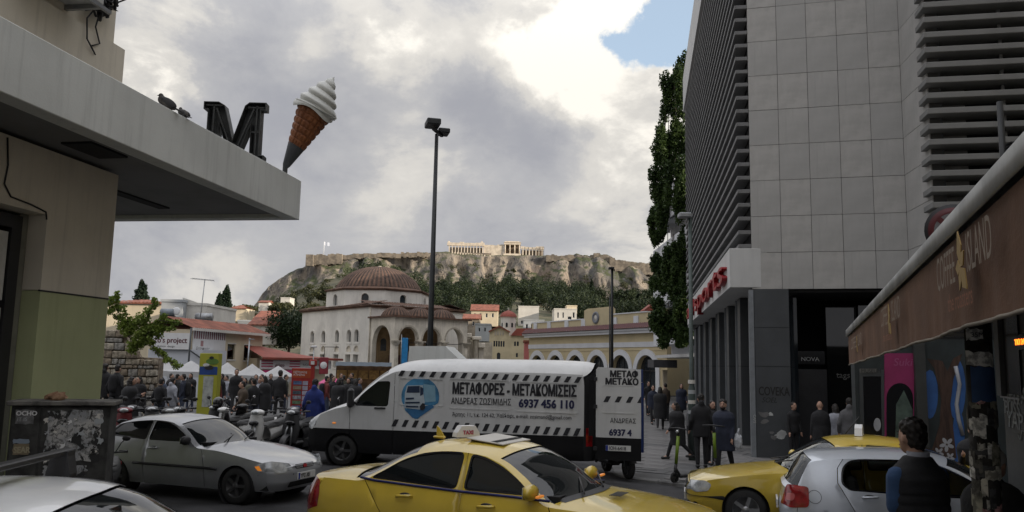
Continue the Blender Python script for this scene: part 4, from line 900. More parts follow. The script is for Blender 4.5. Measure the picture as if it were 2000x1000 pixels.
def left_houses():
    A, B = at(368, 700, 47), at(511, 700, 56); o = frame('striped_house', A, B, z=-.05, label='pale yellow two storey house with a striped shop sign and tiled roof', cat='house'); L = (B.xy - A.xy).length
    ze = 3.95; lx = lambda px: np.interp(px, (368, 400, 435, 451, 483, 511), (0, 1.05 * L / 5.5 * .9, L * .42, L * .53, L * .77, L)); d = 2.6
    zx = lambda px, py: (lambda t: at(px, py, 47 + 9 * t).z + .05)(lx(px) / L)
    hs = [rect(lx(444), lx(459), zx(451, 702), zx(451, 672)), rect(lx(476), lx(490), zx(483, 704), zx(483, 674))]
    b = MB(); b.prism(rect(0, L, 0, ze), .25, holes=hs); b.bb(0, .25, .25, d, 0, ze); b.bb(L - .25, L, .25, d, 0, ze); b.bb(.25, L - .25, d - .25, d, 0, ze); b.build('wall', M_cream, o)
    for h in hs:
        x0, x1, z0, z1 = h[0][0], h[1][0], h[0][1], h[2][1]; w = MB().bb(x0 - .06, x1 + .06, -.03, -.001, z1, z1 + .08).bb(x0 - .08, x1 + .08, -.05, -.001, z0 - .08, z0).build('window', M_offw, o); c = MB()
        c.grid([[(x0 + (x1 - x0) * i / 12, .14 + .02 * (i % 2), z) for z in (z0, z1)] for i in range(13)], flip=True); c.build('curtain', mat('curtain_grey', (.22, .22, .21), .9), w); MB().bb(x0, x1, .1, .105, z0, z1).build('pane', glassmat('clear_pane', (.9, .9, .9), .8), w)
    b = MB(); n = 44; b.grid([[(-.3 + i * (L + .6) / n / 2, -.4 + 1.7 * t, ze + .06 + .62 * t + .05 * (i % 2)) for t in (0, .25, .5, .75, 1)] for i in range(2 * n + 1)], flip=False)
    b.grid([[(-.3 + i * (L + .6) / n / 2, 3.0 - 1.7 * t, ze + .06 + .62 * t + .05 * (i % 2)) for t in (0, .5, 1)] for i in range(2 * n + 1)], flip=True); b.build('roof', M_tile, o)
    MB().bb(-.3, L + .3, -.42, -.3, ze - .08, ze + .08).build('gutter', M_offw, o)
    x0, x1 = lx(374), lx(437); za, zb, zc, zd = zx(405, 645), zx(405, 663), zx(405, 690), zx(405, 704)
    sg = MB().bb(x0, x1, -.06, -.002, zb, za).build('striped_sign', M_board, o); n = 15
    for k in range(n): MB().bb(x0 + (x1 - x0) * (k + .25) / n, x0 + (x1 - x0) * (k + .72) / n, -.066, -.0605, zb + .01, za - .01).build('stripe', mat('stripe_red', (.20, .06, .08), .6), sg)
    wb = MB().bb(x0 - .05, x1 - .02, -.09, -.03, zc, zb - .003).build('white_sign', M_board, o); text('Αρτοποιός', .36, mat('grey_print', (.16, .16, .16), .6, var=0), wb, Matrix.Translation((x0 + .22, -.094, zc + .12)) @ STAND, sx=.85, shear=.3); MB().bb(x0 + .75, x0 + 1.05, -.095, -.0905, zb - .42, zb - .1).build('emblem', mat('emblem_rose', (.36, .2, .2), .6), wb)
    lo = MB().bb(x0, x1, -.06, -.002, zd, zc - .003).build('striped_sign', M_board, o)
    for k in range(n): MB().bb(x0 + (x1 - x0) * (k + .25) / n, x0 + (x1 - x0) * (k + .72) / n, -.066, -.0605, zd + .01, zc - .02).build('stripe', MATS['stripe_red'], lo)
    # white shop board and pale hall
    Y = 45.5; q = Y / F; P = at(298, 730, Y); s = empty('market_hall', (P.x, P.y, -.05), 0, 'pale metal market hall under a long white lettered signboard', 'building'); gx = lambda px: (px - 298) * q; zz = lambda py, px=330: at(px, py, Y).z + .05
    MB().bb(gx(285), gx(390), .1, 4, 0, zz(682)).build('wall', mat('pale_sheet', (.50, .52, .56), .6, var=.05, vs=.4), s)
    bd = MB().bb(gx(292), gx(366), -.02, .09, zz(683), zz(650)).build('signboard', M_board, s); text("co's project", .42, M_maroon, bd, Matrix.Translation((gx(297), -.025, zz(669, 320))) @ STAND, sx=.9, bold=.012); text('fashion  design', .16, M_print, bd, Matrix.Translation((gx(304), -.025, zz(678, 320))) @ STAND)
    b = MB(); b.bb(gx(292), gx(368), -.05, -.021, zz(684), zz(682)); b.beam((gx(368), -.03, zz(684)), (gx(392), -.03, zz(700)), .07); b.build('rail', M_col, s)
    pl = empty('dark_post', at(366, 735, 43.5), 0, 'thin dark post in front of the pale market hall', 'post'); MB().tube([(0, 0, -.4), (.03, 0, at(369, 640, 43.5).z - pl.location.z)], .05, 8).build('shaft', M_col, pl)
    rt = empty('roof_tank', at(388, 626, 62), 0, 'solar water tank on the roof behind the striped house', 'water tank'); z = .25; MB().tube([(-.2, 0, z), (1.0, 0, z)], .32, 14).build('tank', M_steel, rt); fr = MB()
    for x in (0, .8): fr.beam((x, -.2, -1.2), (x, -.2, z), .05); fr.beam((x, .3, -1.2), (x, .3, z), .05)
    fr.build('stand', M_black, rt)
    rt = empty('roof_tank', at(322, 612, 66), 0, 'water tank and dish on the wall of the grey block', 'water tank'); MB().tube([(-.3, 0, .1), (.75, 0, .1)], .28, 14).build('tank', mat('tank_blue_grey', (.2, .23, .26), .5), rt); MB().ell((.95, -.1, .2), (.32, .08, .32)).build('dish', M_white, rt); MB().bb(-.3, .8, -.1, .2, -1.3, -.18).build('stand', M_black, rt)
    an = empty('roof_antenna', at(388, 640, 60), 0, 'tall thin television antenna above the roofs at left', 'antenna'); h = at(395, 545, 60).z - an.location.z; b = MB(); b.tube([(0, 0, -.6), (.22, 0, h)], .035, 6); b.build('mast', M_steel, an); b = MB(); b.tube([(-.75, 0, h + .05), (.9, 0, h - .08)], .022, 5)
    for k in range(9): x = -.75 + k * .2; b.tube([(x, -.25, h - .0 - k * .015), (x, .25, h - k * .015)], .014, 4)
    b.build('aerial', M_steel, an)
left_houses()
def kiosk():
    A, B = at(503, 720, 53), at(652, 720, 58); o = frame('market_kiosk', A, B, z=-.05, label='low market kiosk with a sloping red roof and pink striped sign', cat='kiosk'); L = (B.xy - A.xy).length; k = L / 149; x = lambda px: (px - 503) * k; ze = at(503, 698, 53).z + .05
    b = MB(); n = 30; zr = at(505, 668, 55).z + .05
    b.grid([[(x(500) + (L + .3) * i / n / 2, -.7 + 3.0 * t, ze + (zr - ze) * t * max(.03, (1 - max(0, i / n / 2 - .02) * 1.0)) + .03 * (i % 2)) for t in (0, .5, 1)] for i in range(2 * n + 1)]); b.bb(x(500), L + .2, -.72, -.6, ze - .12, ze + .02); b.build('roof', M_tile2, o)
    MB().bb(.1, L - .5, .3, 3, 0, ze - .05).build('wall', M_cream, o)
    z = lambda py: at(540, py, 54).z + .05
    s = MB().bb(x(503), x(577), -.32, -.2, z(721), z(704)).build('sign', M_board, o)
    for q in range(3):
        for a, c in ((504, 525), (556, 576)): MB().bb(x(a), x(c), -.327, -.3205, z(706.5 + q * 5), z(704 + q * 5) - .01).build('stripe', mat('stripe_pink', (.42, .03, .10), .6), s)
    text('gelato', .3, M_maroon, s, Matrix.Translation((x(529), -.325, z(716))) @ STAND, sx=1.0, bold=.006)
    s = MB().bb(x(578), x(640), -.3, -.2, z(720), z(703)).build('sign', M_board, o); text('ΜΟΝΑΣΤΗΡΙ', .2, M_print, s, Matrix.Translation((x(582), -.304, z(714))) @ STAND, sx=1.3)
    MB().prism([(x(505), z(736)), (x(575), z(736)), (x(575), z(723)), (x(505), z(723))], .1, Matrix.Translation((0, -.5, 0))).build('awning', mat('awning_pink', (.45, .03, .14), .7), o)
    rs = empty('round_sign', at(632, 715, 52), 0, 'dark red round hanging shop sign at the kiosk corner', 'sign'); MB().bb(-.28, .28, 0, .1, -.5, .55, bev=.03).build('box', mat('sign_box_red', (.22, .02, .03), .5), rs); MB().lathe([(.001, .02), (.2, .02), (.22, 0)], 16, Matrix.Translation((0, -.01, .05)) @ Matrix.Rotation(R(90), 4, 'X')).build('disc', M_board, rs); MB().tube([(0, .05, .5), (0, .05, 1.2), (.9, .05, 1.2)], .025, 6).build('bracket', M_black, rs)
    dk = empty('shop_row', at(655, 740, 66), R(8), 'dark blue canopied shop row under the mosque wall', 'shop'); b = MB(); b.grid([[(i * .4, -.9 * t, 1.35 - .3 * t + .02 * (i % 2)) for t in (1, 0)] for i in range(12)]); b.build('canopy', mat('canopy_slate', (.06, .08, .10), .7), dk); MB().bb(0, 4.4, .3, 1.5, -1.6, 1.1).build('front', mat('shop_brown', (.13, .07, .03), .8, var=.4, vs=2), dk)
    for q in range(5): MB().bb(.1 + q * .85, .85 + q * .85, .2, .3, .0, .7).build('display', mat('shop_ochre', (.30, .17, .05), .7, var=.3, vs=5), dk)
kiosk()
M_tent = mat('tent_white', (.42, .42, .42), .8, var=.05, vs=1)
def tent(px0, px1, pt, pb, Y, m, label, group='white market tents'):
    q = Y / F; w = (px1 - px0) * q; P = at((px0 + px1) / 2, pb, Y); g = -.1; o = empty('market_tent', (P.x, P.y, g), random.uniform(-.1, .1), label, 'tent', group); zb = P.z - g; h = (pb - pt) * q
    b = MB(); n = 9; G = [[(w * (i / (n - 1) - .5), w * .45 * (j / (n - 1) * 2 - 1), zb + .18 + h * (1 - max(abs(i / (n - 1) * 2 - 1), abs(j / (n - 1) * 2 - 1))) ** 1.25) for j in range(n)] for i in range(n)]
    b.grid(G); y = w * .45; b.bb(-w / 2, w / 2, -y - .004, -y + .004, zb - .08, zb + .18); b.bb(-w / 2 - .004, -w / 2 + .004, -y, y, zb - .08, zb + .18); b.bb(w / 2 - .004, w / 2 + .004, -y, y, zb - .08, zb + .18); b.build('cover', m, o); p = MB()
    for sx in (-1, 1):
        for sy in (-1, 1): p.tube([(sx * w * .48, sy * y * .96, 0), (sx * w * .48, sy * y * .96, zb)], .03, 6)
    p.build('frame', M_steel, o); return o
for px0, px1, pt, pb, Y, lab in ((292, 348, 708, 731, 41, 'leftmost white market tent next to the stone ruin'), (338, 405, 712, 733, 39, 'white market tent behind the yellow and green pillar'), (415, 470, 715, 737, 42, 'white market tent right of the yellow and green pillar'), (462, 520, 718, 740, 41, 'white market tent in the middle of the row'), (512, 572, 722, 742, 40, 'rightmost white market tent beside the red info board')):
    tent(px0, px1, pt, pb, Y, M_tent, lab)
def parasol(px, pt, pb, w, Y, m, label):
    q = Y / F; P = at(px, pb, Y); o = empty('parasol', (P.x, P.y, -.1), 0, label, 'parasol', 'pink cafe parasols'); zb = P.z + .1; r = w * q / 2; h = (pb - pt) * q
    b = MB(); b.lathe([(r, zb - .1), (r, zb), (r * .5, zb + h * .62), (.03, zb + h)], 8, Matrix.Rotation(.3, 4, 'Z')); b.sm = [False] * len(b.sm); b.build('canopy', m, o); MB().tube([(0, 0, 0), (0, 0, zb + h)], .03, 6).build('pole', M_steel, o)
M_pinkc = mat('parasol_pink', (.62, .10, .26), .7, var=.06)
parasol(646, 735, 748, 46, 44, M_pinkc, 'right hand bright pink parasol, nearer the van'); parasol(603, 733, 748, 36, 47, M_pinkc, 'left hand pink parasol, half hidden by the red info board')
def totems():
    Y = 24.5; q = Y / F; P = at(402, 800, Y); o = empty('info_pillar', (P.x, P.y, -.1), R(-4), 'tall yellow and green information pillar with a blue graphic', 'sign'); H = at(408, 690, Y).z + .1; w = 19 * q
    MB().bb(-w, w, 0, .25, 0, H, bev=.01).build('panel', mat('lime_yellow', (.36, .36, .03), .5, var=.06), o); z = lambda py: at(405, py, Y).z + .1
    MB().bb(-w + .02, w - .02, -.006, -.001, z(732), z(716)).build('blue_band', mat('print_blue', (.012, .05, .22), .5, var=.2), o)
    MB().bb(-w + .16, w - .12, -.006, -.001, z(795), z(735)).build('map_panel', mat('print_grey', (.36, .38, .36), .5, var=.25, vs=6), o)
    for (px, py, rx, rz, m) in ((408, 699, .07, .05, M_print), (404, 718, .14, .07, M_print), (398, 713, .1, .05, M_board), (410, 706, .2, .09, mat('print_green', (.10, .2, .03), .5))):
        MB().prism([((px - 403) * q + rx * math.cos(t), z(py) + rz * math.sin(t)) for t in np.linspace(0, 6.0, 12)], .004, Matrix.Translation((0, -.012, 0))).build('graphic', m, o)
    Y = 22.5; q = Y / F; P = at(585, 830, Y); o = empty('info_board', (P.x, P.y, -.12), R(3), 'red tourist bus information board with rows of pictures', 'sign'); z = lambda py: at(585, py, Y).z + .12; g = lambda px: (px - 585) * q
    M_r = mat('board_red', (.34, .025, .02), .5, var=.1); MB().bb(g(565), g(607), 0, .2, 0, z(719), bev=.01).build('panel', M_r, o)
    MB().bb(g(567), g(602), -.005, -.001, z(738), z(722)).build('header', mat('board_orange', (.40, .07, .02), .5), o)
    pics = [mat('picture_%d' % k, c, .5, var=.4, vs=9) for k, c in enumerate(((.10, .16, .30), (.26, .20, .14), (.08, .11, .14), (.30, .32, .36), (.12, .20, .12)))]
    for k in range(8):
        MB().bb(g(569), g(585), -.008, -.001, z(752 + k * 9.6 - 1), z(744 + k * 9.6)).build('picture', pics[k % 5], o); MB().bb(g(587), g(597), -.008, -.001, z(752 + k * 9.6), z(744 + k * 9.6)).build('text_panel', mat('print_lilac', (.42, .42, .52), .5, var=.15, vs=8), o)
    for k, s in enumerate(('A', 'T', 'H', 'E', 'N', 'S')): text(s, .13, M_board, o, Matrix.Translation((g(600.5), -.004, z(750 + k * 11))) @ STAND)
    for py in (726, 732): text('sightseeing' if py < 730 else 'ATHENS', .085, M_board, o, Matrix.Translation((g(568), -.008, z(py + 2))) @ STAND)
    P = at(605, 828, 22); p = empty('red_stop_post', (P.x, P.y, -.12), 0, 'red bus stop post with a small square head beside the info board', 'sign'); H = at(607, 706, 22).z + .12; MB().bb(-.045, .045, 0, .09, 0, H - .1).build('post', M_r, p); MB().bb(-.10, .10, -.02, .1, H - .12, H + .05, bev=.02).build('head', M_r, p); MB().bb(-.05, .05, -.024, -.0205, H - .08, H + .01).build('symbol', M_board, p)
totems()
M_lamp = mat('lamp_dark', (.025, .027, .028), .5, .3, var=.1)
def lamps():
    Y = 29; P = at(836, 800, Y); o = empty('street_lamp', (P.x, P.y, -.1), 0, 'tall dark street lamp with two flat square heads behind the van', 'street lamp'); H = at(848, 262, Y).z + .1
    MB().tube([(0, 0, 0), (0, 0, H * .35), (0, 0, H)], [.13, .10, .065], 12).build('pole', M_lamp, o)
    h = MB(); h.box((-.13, -.25, H + .32), (.5, .75, .22), rz=R(14), bev=.03); h.build('lamp_head', M_lamp, o); h = MB(); h.box((.20, .42, H + .2), (.42, .6, .18), rz=R(14), bev=.03); h.build('lamp_head', M_lamp, o); MB().beam((-.1, -.3, H + .12), (.15, .5, H + .08), .1).build('arm', M_lamp, o)
    Y = 47; P = at(1195, 740, Y); o = empty('street_lamp', (P.x, P.y, -.2), 0, 'plain dark lamp post rising in front of the station arches', 'street lamp'); H = at(1194, 524, Y).z + .2; MB().tube([(0, 0, 0), (0, 0, H)], [.10, .07], 10).build('pole', M_lamp, o); MB().box((-.05, 0, H), (.3, .5, .12), bev=.02).build('lamp_head', M_lamp, o)
    MB().tube([(-.13, 0, 0), (-.13, 0, H * .8)], .035, 8).build('conduit', M_lamp, o)
    Y = 22.5; P = at(1352, 870, Y); o = empty('street_lamp', (P.x, P.y, PZ), 0, 'green lamp post with a flat grey head standing by the sign box', 'street lamp'); H = at(1344, 415, Y).z - PZ; mg = mat('post_green', (.055, .075, .07), .5, var=.15)
    MB().tube([(0, 0, 0), (0, 0, H * .28), (0, 0, H * .3), (0, 0, H)], [.105, .095, .06, .05], 12).build('pole', mg, o); MB().box((-.16, -.05, H - .1), (.36, .3, .14), bev=.03).build('lamp_head', M_steel, o)
    for k in range(5): MB().lathe([(.099, -.05), (.099, .05)], 12, Matrix.Translation((0, 0, 1.0 + k * .27))).build('sticker', (M_offw, M_grey)[k % 2], o)
    Y = 55; P = at(481, 740, Y - 6); o = empty('street_lamp', (P.x, P.y, -.1), 0, 'thin grey lamp post in front of the striped house', 'street lamp'); H = at(485, 660, Y - 6).z + .1; MB().tube([(0, 0, 0), (.06, 0, H)], .045, 8).build('pole', M_steel, o); MB().bb(.0, .35, -.06, .06, H - .1, H - .04).build('lamp_head', M_steel, o)
    P = at(610, 740, 50); o = empty('street_lamp', (P.x, P.y, -.1), 0, 'short white lamp on a thin post above the kiosk roof edge', 'street lamp'); H = at(613, 677, 50).z + .1; MB().tube([(0, 0, 0), (0, 0, H)], .03, 8).build('pole', M_steel, o); MB().box((0, 0, H), (.34, .2, .12), bev=.03).build('lamp_head', M_board, o)
lamps()
# ------------------------------------------------------------------ people
def remesh(name, b, vox, m, smooth=4):
    me = b.mesh(name + '_raw', m); o = bpy.data.objects.new('t', me); TMP.collection.objects.link(o)
    md = o.modifiers.new('r', 'REMESH'); md.mode = 'VOXEL'; md.voxel_size = vox; md.use_smooth_shade = True
    s = o.modifiers.new('s', 'SMOOTH'); s.iterations = smooth; s.factor = .5
    r = bpy.data.meshes.new_from_object(o.evaluated_get(TMPDG())); bpy.data.objects.remove(o); bpy.data.meshes.remove(me); r.name = name
    r.materials.clear(); r.materials.append(m); r.polygons.foreach_set('use_smooth', [True] * len(r.polygons)); return r
def cap(b, p, q, r0, r1, n=10, fl=1.0):
    p, q = Vector(p), Vector(q); d = (q - p).normalized()
    pts = [p - d * r0 * .92, p - d * r0 * .6, p, q, q + d * r1 * .6, q + d * r1 * .92]; b.tube(pts, [r0 * .35, r0 * .78, r0, r1, r1 * .78, r1 * .35], n)
def loft(b, rings, n=16):
    vs = []; 
    for c, rx, ry in rings: vs += [(c[0] + rx * math.cos(2 * math.pi * k / n), c[1] + ry * math.sin(2 * math.pi * k / n), c[2]) for k in range(n)]
    m = len(rings); fs = [[i * n + k, i * n + (k + 1) % n, (i + 1) * n + (k + 1) % n, (i + 1) * n + k] for i in range(m - 1) for k in range(n)] + [list(range(n))[::-1], [(m - 1) * n + k for k in range(n)]]
    b.add(vs, fs)
M_skin = mat('skin', (.42, .25, .18), .6, var=.08, vs=6); M_hair = mat('hair_dark', (.014, .011, .009), .6, var=.2, vs=30); M_shoe = mat('shoe_dark', (.02, .02, .02), .6, var=.1)
M_cloth = {k: mat('cloth_' + k, c, .85, var=.18, vs=5, bump=.3, bs=25) for k, c in dict(black=(.014, .014, .016), navy=(.02, .025, .045), grey=(.10, .10, .105), blue=(.012, .026, .15), red=(.12, .022, .02), denim=(.045, .06, .10), brown=(.07, .05, .035), lilac=(.28, .29, .33), shirt=(.03, .07, .16), white=(.5, .5, .5), olive=(.06, .06, .04)).items()}
PEOPLE = {}
def person_meshes(key, pose, vox=.022, hairstyle='short', coat=.0, fem=0, short_sleeve=False, vest=False, helmet=False, beard=False, hat=False, hood=False, backpack=False):
    """Figure 1.75 m tall facing -y."""
    (lt, lk), (rt, rk), (la, lo_, le), (ra, ro, re), lean = pose   # legs: thigh swing, knee bend; arms: swing, outward, elbow
    H = []; hip = Vector((0, 0, .93)); sh = hip + Vector((0, -math.sin(lean) * .5, math.cos(lean) * .5))
    w = .9 if fem else 1.0
    body, top, leg, shoe = MB(), MB(), MB(), MB()
    def limb_dir(sw, out, s): return Vector((s * math.sin(out), -math.sin(sw) * math.cos(out), -math.cos(sw) * math.cos(out)))
    for s, (t, k) in ((-1, (lt, lk)), (1, (rt, rk))):
        h = hip + Vector((s * .095, 0, -.02)); kn = h + limb_dir(t, .02, s) * .43; an = kn + limb_dir(t - k, 0, s) * .42
        dz = 0
        cap(body, h, kn, .080, .052); cap(body, kn, an, .052, .036); cap(body, an, an + Vector((0, -.16, -.045)), .038, .03)
        cap(leg, h, kn, .096, .068); cap(leg, kn, an + Vector((0, 0, .02)), .068, .054)
        cap(shoe, an + Vector((0, .03, -.035)), an + Vector((0, -.17, -.05)), .05, .042); H.append(an.z - .09)
    low = min(H)
    up = (sh - hip).normalized()
    T = lambda z, f=0: hip + up * z + Vector((0, f, 0))
    def torso(b, e, z0=-.08):
        loft(b, [(T(z0), .155 * w + e, .105 + e), (T(.05), .158 * w + e, .112 + e), (T(.16), .145 * w + e, .10 + e), (T(.30), .168 * w + e, .115 + e), (T(.40, -.004), .178 * w + e, .112 + e), (T(.47), .150 * w + e, .088 + e), (T(.515), .105 + e, .075 + e * .8), (T(.55), .066 + e * .6, .062 + e * .6)])
    torso(body, 0); cap(body, T(.52), T(.61, -.01), .058, .054)
    hc = T(.695, -.035); body.ell(hc + Vector((0, 0, .0)), (.074, .092, .112), 18, 14); body.ell(hc + Vector((0, -.03, -.06)), (.056, .062, .058), 14, 10)
    cap(body, hc + Vector((0, -.092, .01)), hc + Vector((0, -.108, -.022)), .010, .017, 8)
    for s in (-1, 1): body.ell(hc + Vector((s * .076, .012, -.01)), (.013, .024, .034), 8, 6)
    torso(top, .022 + coat * .3, -.12 - coat)
    if not vest: loft(top, [(T(.52), .085, .075), (T(.585, .005), .072, .07)])
    for s, (sw, ou, el) in ((-1, (la, lo_, le)), (1, (ra, ro, re))):
        a = T(.44) + Vector((s * .172 * w, 0, 0)); d1 = limb_dir(sw, ou, s); e = a + d1 * .29; d2 = limb_dir(sw + el, ou * .3, s); wr = e + d2 * .25
        cap(body, a, e, .046, .037); cap(body, e, wr, .037, .025)
        hd = wr + d2 * .05; side = Vector((0, -1, 0)) if abs(d2.y) < .8 else Vector((0, 0, 1)); side = (side - d2 * side.dot(d2)).normalized(); nx = d2.cross(side)
        for q in range(4):
            rt_ = wr + d2 * .075 + side * (.026 - q * .018); L = (.062, .072, .068, .052)[q]; mid = rt_ + d2 * L * .55 - nx * s * .006; tip = mid + (d2 - nx * s * .55).normalized() * L * .5
            cap(body, rt_ - d2 * .03, mid, .0098, .0088, 6); cap(body, mid, tip, .0088, .0075, 6)
        cap(body, wr, wr + d2 * .08, .027, .034, 8); th = wr + d2 * .03 + side * .03; cap(body, wr + d2 * .015, th + side * .02, .013, .011, 6); cap(body, th + side * .02, th + side * .032 + d2 * .035, .011, .009, 6)
        if short_sleeve: cap(top, a, a + d1 * .2, .07, .062)
        elif not vest: cap(top, a, e, .060 + coat * .03, .050 + coat * .03); cap(top, e, wr - d2 * .01, .050 + coat * .03, .040 + coat * .03)
    if hood: cap(top, T(.56, .05), T(.6, .07), .085, .075)
    if coat > .25: loft(top, [(T(.1), .152 * w, .115), (T(-.1), .168 * w, .13), (T(-.12 - coat * .9), .178 * w, .14)])
    hair = MB()
    if helmet: hair.ell(hc + Vector((0, 0, .01)), (.125, .145, .14), 18, 14); cap(hair, hc + Vector((-.05, -.09, -.08)), hc + Vector((.05, -.09, -.08)), .05, .05)
    elif hat: hair.ell(hc + Vector((0, .012, .035)), (.086, .105, .095), 16, 12); cap(hair, hc + Vector((0, -.07, .045)), hc + Vector((0, -.12, .035)), .035, .03)
    elif hairstyle != 'bald':
        hair.ell(hc + Vector((0, .026, .036)), (.081, .088, .096), 18, 14); hair.ell(hc + Vector((0, .048, -.01)), (.072, .062, .085), 14, 10)
        if hairstyle == 'thick': hair.ell(hc + Vector((0, .016, .066)), (.088, .092, .072), 16, 12)
        if hairstyle == 'long': cap(hair, hc + Vector((0, .06, .0)), hc + Vector((0, .085, -.24)), .085, .075); [cap(hair, hc + Vector((s * .072, .03, .02)), hc + Vector((s * .082, .04, -.2)), .024, .026) for s in (-1, 1)]
    else: hair = None
    dz = Vector((0, 0, -low))
    for b in (body, top, leg, shoe) + ((hair,) if hair else ()): b.v = [tuple(Vector(v) + dz) for v in b.v]
    me = dict(body=remesh('body', body, vox * .75, M_skin, 3), top=remesh('jacket', top, vox, M_cloth['black'], 3), leg=remesh('trousers', leg, vox, M_cloth['black'], 3), shoe=remesh('shoes', shoe, vox * .8, M_shoe, 2))
    if hair:
        hm = me['hair'] = remesh('hair', hair, vox * .55, M_hair, 1); k = .0 if helmet or hat else .016
        for v in hm.vertices: v.co += v.normal * k * mnoise.noise(v.co * (38 if hairstyle != 'long' else 22)) - Vector((0, 0, 0))
    hcz = hc + dz; ex = MB()
    for s in (-1, 1): ex.ell(hcz + Vector((s * .031, -.083, .012)), (.013, .008, .007), 8, 6); cap(ex, hcz + Vector((s * .018, -.089, .033)), hcz + Vector((s * .047, -.081, .031)), .005, .004, 6)
    ex.smooth = True; me['eyes'] = ex.mesh('eyes', M_hair)
    mo = MB(); cap(mo, hcz + Vector((-.022, -.091, -.058)), hcz + Vector((.022, -.091, -.058)), .006, .006, 6); me['mouth'] = mo.mesh('mouth', mat('lips', (.28, .12, .10), .5, var=0))
    if beard:
        bd = MB(); bd.ell(hcz + Vector((0, -.034, -.070)), (.062, .066, .052), 14, 10); bd.v = [v for v in bd.v]; me['beard'] = remesh('beard', bd, vox * .6, M_hair, 1)
    if backpack:
        bp = MB(); cap(bp, T(.1, .17) + dz, T(.42, .17) + dz, .13, .12); me['backpack'] = remesh('backpack', bp, vox, M_cloth['black'], 3)
    if vest:
        q = MB(); 
        for k in range(9): z = -.08 + k * .062; loft(q, [(T(z - .031), .180 * w + .028, .118 + .022), (T(z - .015), .180 * w + .040, .118 + .036), (T(z + .015), .180 * w + .040, .118 + .036), (T(z + .031), .180 * w + .028, .118 + .022)], 24)
        loft(q, [(T(.38), .222, .150), (T(.43), .222, .145), (T(.475), .20, .128), (T(.52), .145, .108), (T(.575, .01), .09, .085)], 24); q.v = [tuple(Vector(v) + dz) for v in q.v]; me['vest'] = remesh('vest', q, .012, M_cloth['black'], 1)
        cl = MB(); cl.lathe([(.068, .555), (.075, .60), (.066, .605), (.06, .56)], 20, Matrix.Translation(hip + dz + Vector((0, -.0, 0)))); me['collar'] = cl.mesh('collar', M_cloth['lilac'])
    PEOPLE[key] = me; return me
STAND_P = ((.03, .05), (-.05, .03), (.06, .17, .25), (-.05, .17, .3), .02)
WALK_P = ((.42, .15), (-.32, .45), (-.35, .14, .3), (.35, .14, .35), .05)
PHONE_P = ((.05, .06), (-.06, .05), (.25, .1, 1.9), (.2, .12, 1.7), .06)
POCK_P = ((.1, .06), (-.08, .08), (-.25, .28, .75), (-.25, .28, .75), .0)
person_meshes('stand', STAND_P); person_meshes('stand_w', PHONE_P, fem=1, hairstyle='long', coat=.3)
person_meshes('walk', WALK_P, coat=.15); person_meshes('walk_w', WALK_P, fem=1, hairstyle='long', coat=.35)
person_meshes('pocket', POCK_P, coat=.1, hood=True); person_meshes('rider', ((1.0, 1.1), (1.0, 1.1), (.8, .3, .5), (.8, .3, .5), .3), helmet=True, coat=.1)
person_meshes('beard', ((.32, .12), (-.28, .35), (-.05, .12, .35), (.1, .12, .3), .03), vox=.016, beard=True, coat=.25, hairstyle='thick')
person_meshes('vest', ((.1, .1), (-.1, .1), (.10, .01, .25), (.05, .05, .4), .03), vox=.014, vest=True, short_sleeve=True, hairstyle='thick')
person_meshes('bald', STAND_P, hairstyle='bald', coat=.15); person_meshes('hat', PHONE_P, hat=True, coat=.2, vox=.016); person_meshes('pack', POCK_P, backpack=True)
def person(key, x, y, rz, label, top='black', leg='black', h=1.74, group=None, z=None, skin=None, hair=None):
    me = PEOPLE[key]; o = empty('person', (x, y, gz(x, y) if z is None else z), rz, label, 'person', group); s = h / 1.76; o.scale = (s, s, s)
    for k, m in me.items():
        c = link(m.name.split('.')[0], m, o)
        mm = M_cloth[top] if k in ('top',) else M_cloth[leg] if k == 'leg' else hair if (k == 'hair' and hair) else None
        if mm: c.material_slots[0].link = 'OBJECT'; c.material_slots[0].material = mm
    return o
def pat(px, Y): return at(px, 700, Y).x
def person_px(key, px, Y, face, label, top='black', leg='black', head=None, **kw):
    x = pat(px, Y); z = kw.pop('z', gz(x, Y)); h = kw.pop('h', 1.74)
    if head: h = at(px, head, Y).z - z
    return person(key, x, Y, R(face), label, top, leg, h=h, z=z, **kw)
M_helm = mat('helmet_gloss', (.02, .02, .022), .15, var=.05, coat=.5); M_beige_hat = mat('hat_beige', (.40, .38, .36), .8, var=.1)
# right pavement
person_px('beard', 1412, 19.6, -28, 'bearded young man in a dark padded coat walking past the slate column', 'navy', 'black', head=779, z=PZ)
person_px('walk_w', 1322, 22.5, -95, 'woman in black striding left along the pavement by the kerb', 'black', 'black', head=783, z=PZ)
person_px('stand_w', 1388, 21.5, 15, 'dark haired woman facing the viewer just left of the bearded man', 'black', 'black', head=783, z=PZ)
person_px('pocket', 1368, 20.8, 175, 'tall figure in black standing behind the green lamp post', 'black', 'black', head=770, z=PZ)
person_px('stand', 1346, 24.5, 60, 'person in a grey jacket half hidden by the green lamp post', 'grey', 'black', head=788, z=PZ)
person_px('bald', 1599, 21.2, 170, 'bald man in black seen from behind at the dark entrance', 'black', 'black', head=784, z=PZ)
person_px('stand_w', 1630, 21.6, 190, 'dark haired woman in a pale top beside the bald man', 'lilac', 'black', head=790, z=PZ)
person_px('pocket', 1656, 20.8, 150, 'man in a dark grey jacket right of the woman in the pale top', 'grey', 'black', head=778, z=PZ)
person_px('stand', 1546, 22.6, 20, 'dim figure in black in the shade of the entrance, nearest the slate column', 'black', 'black', head=786, z=PZ)
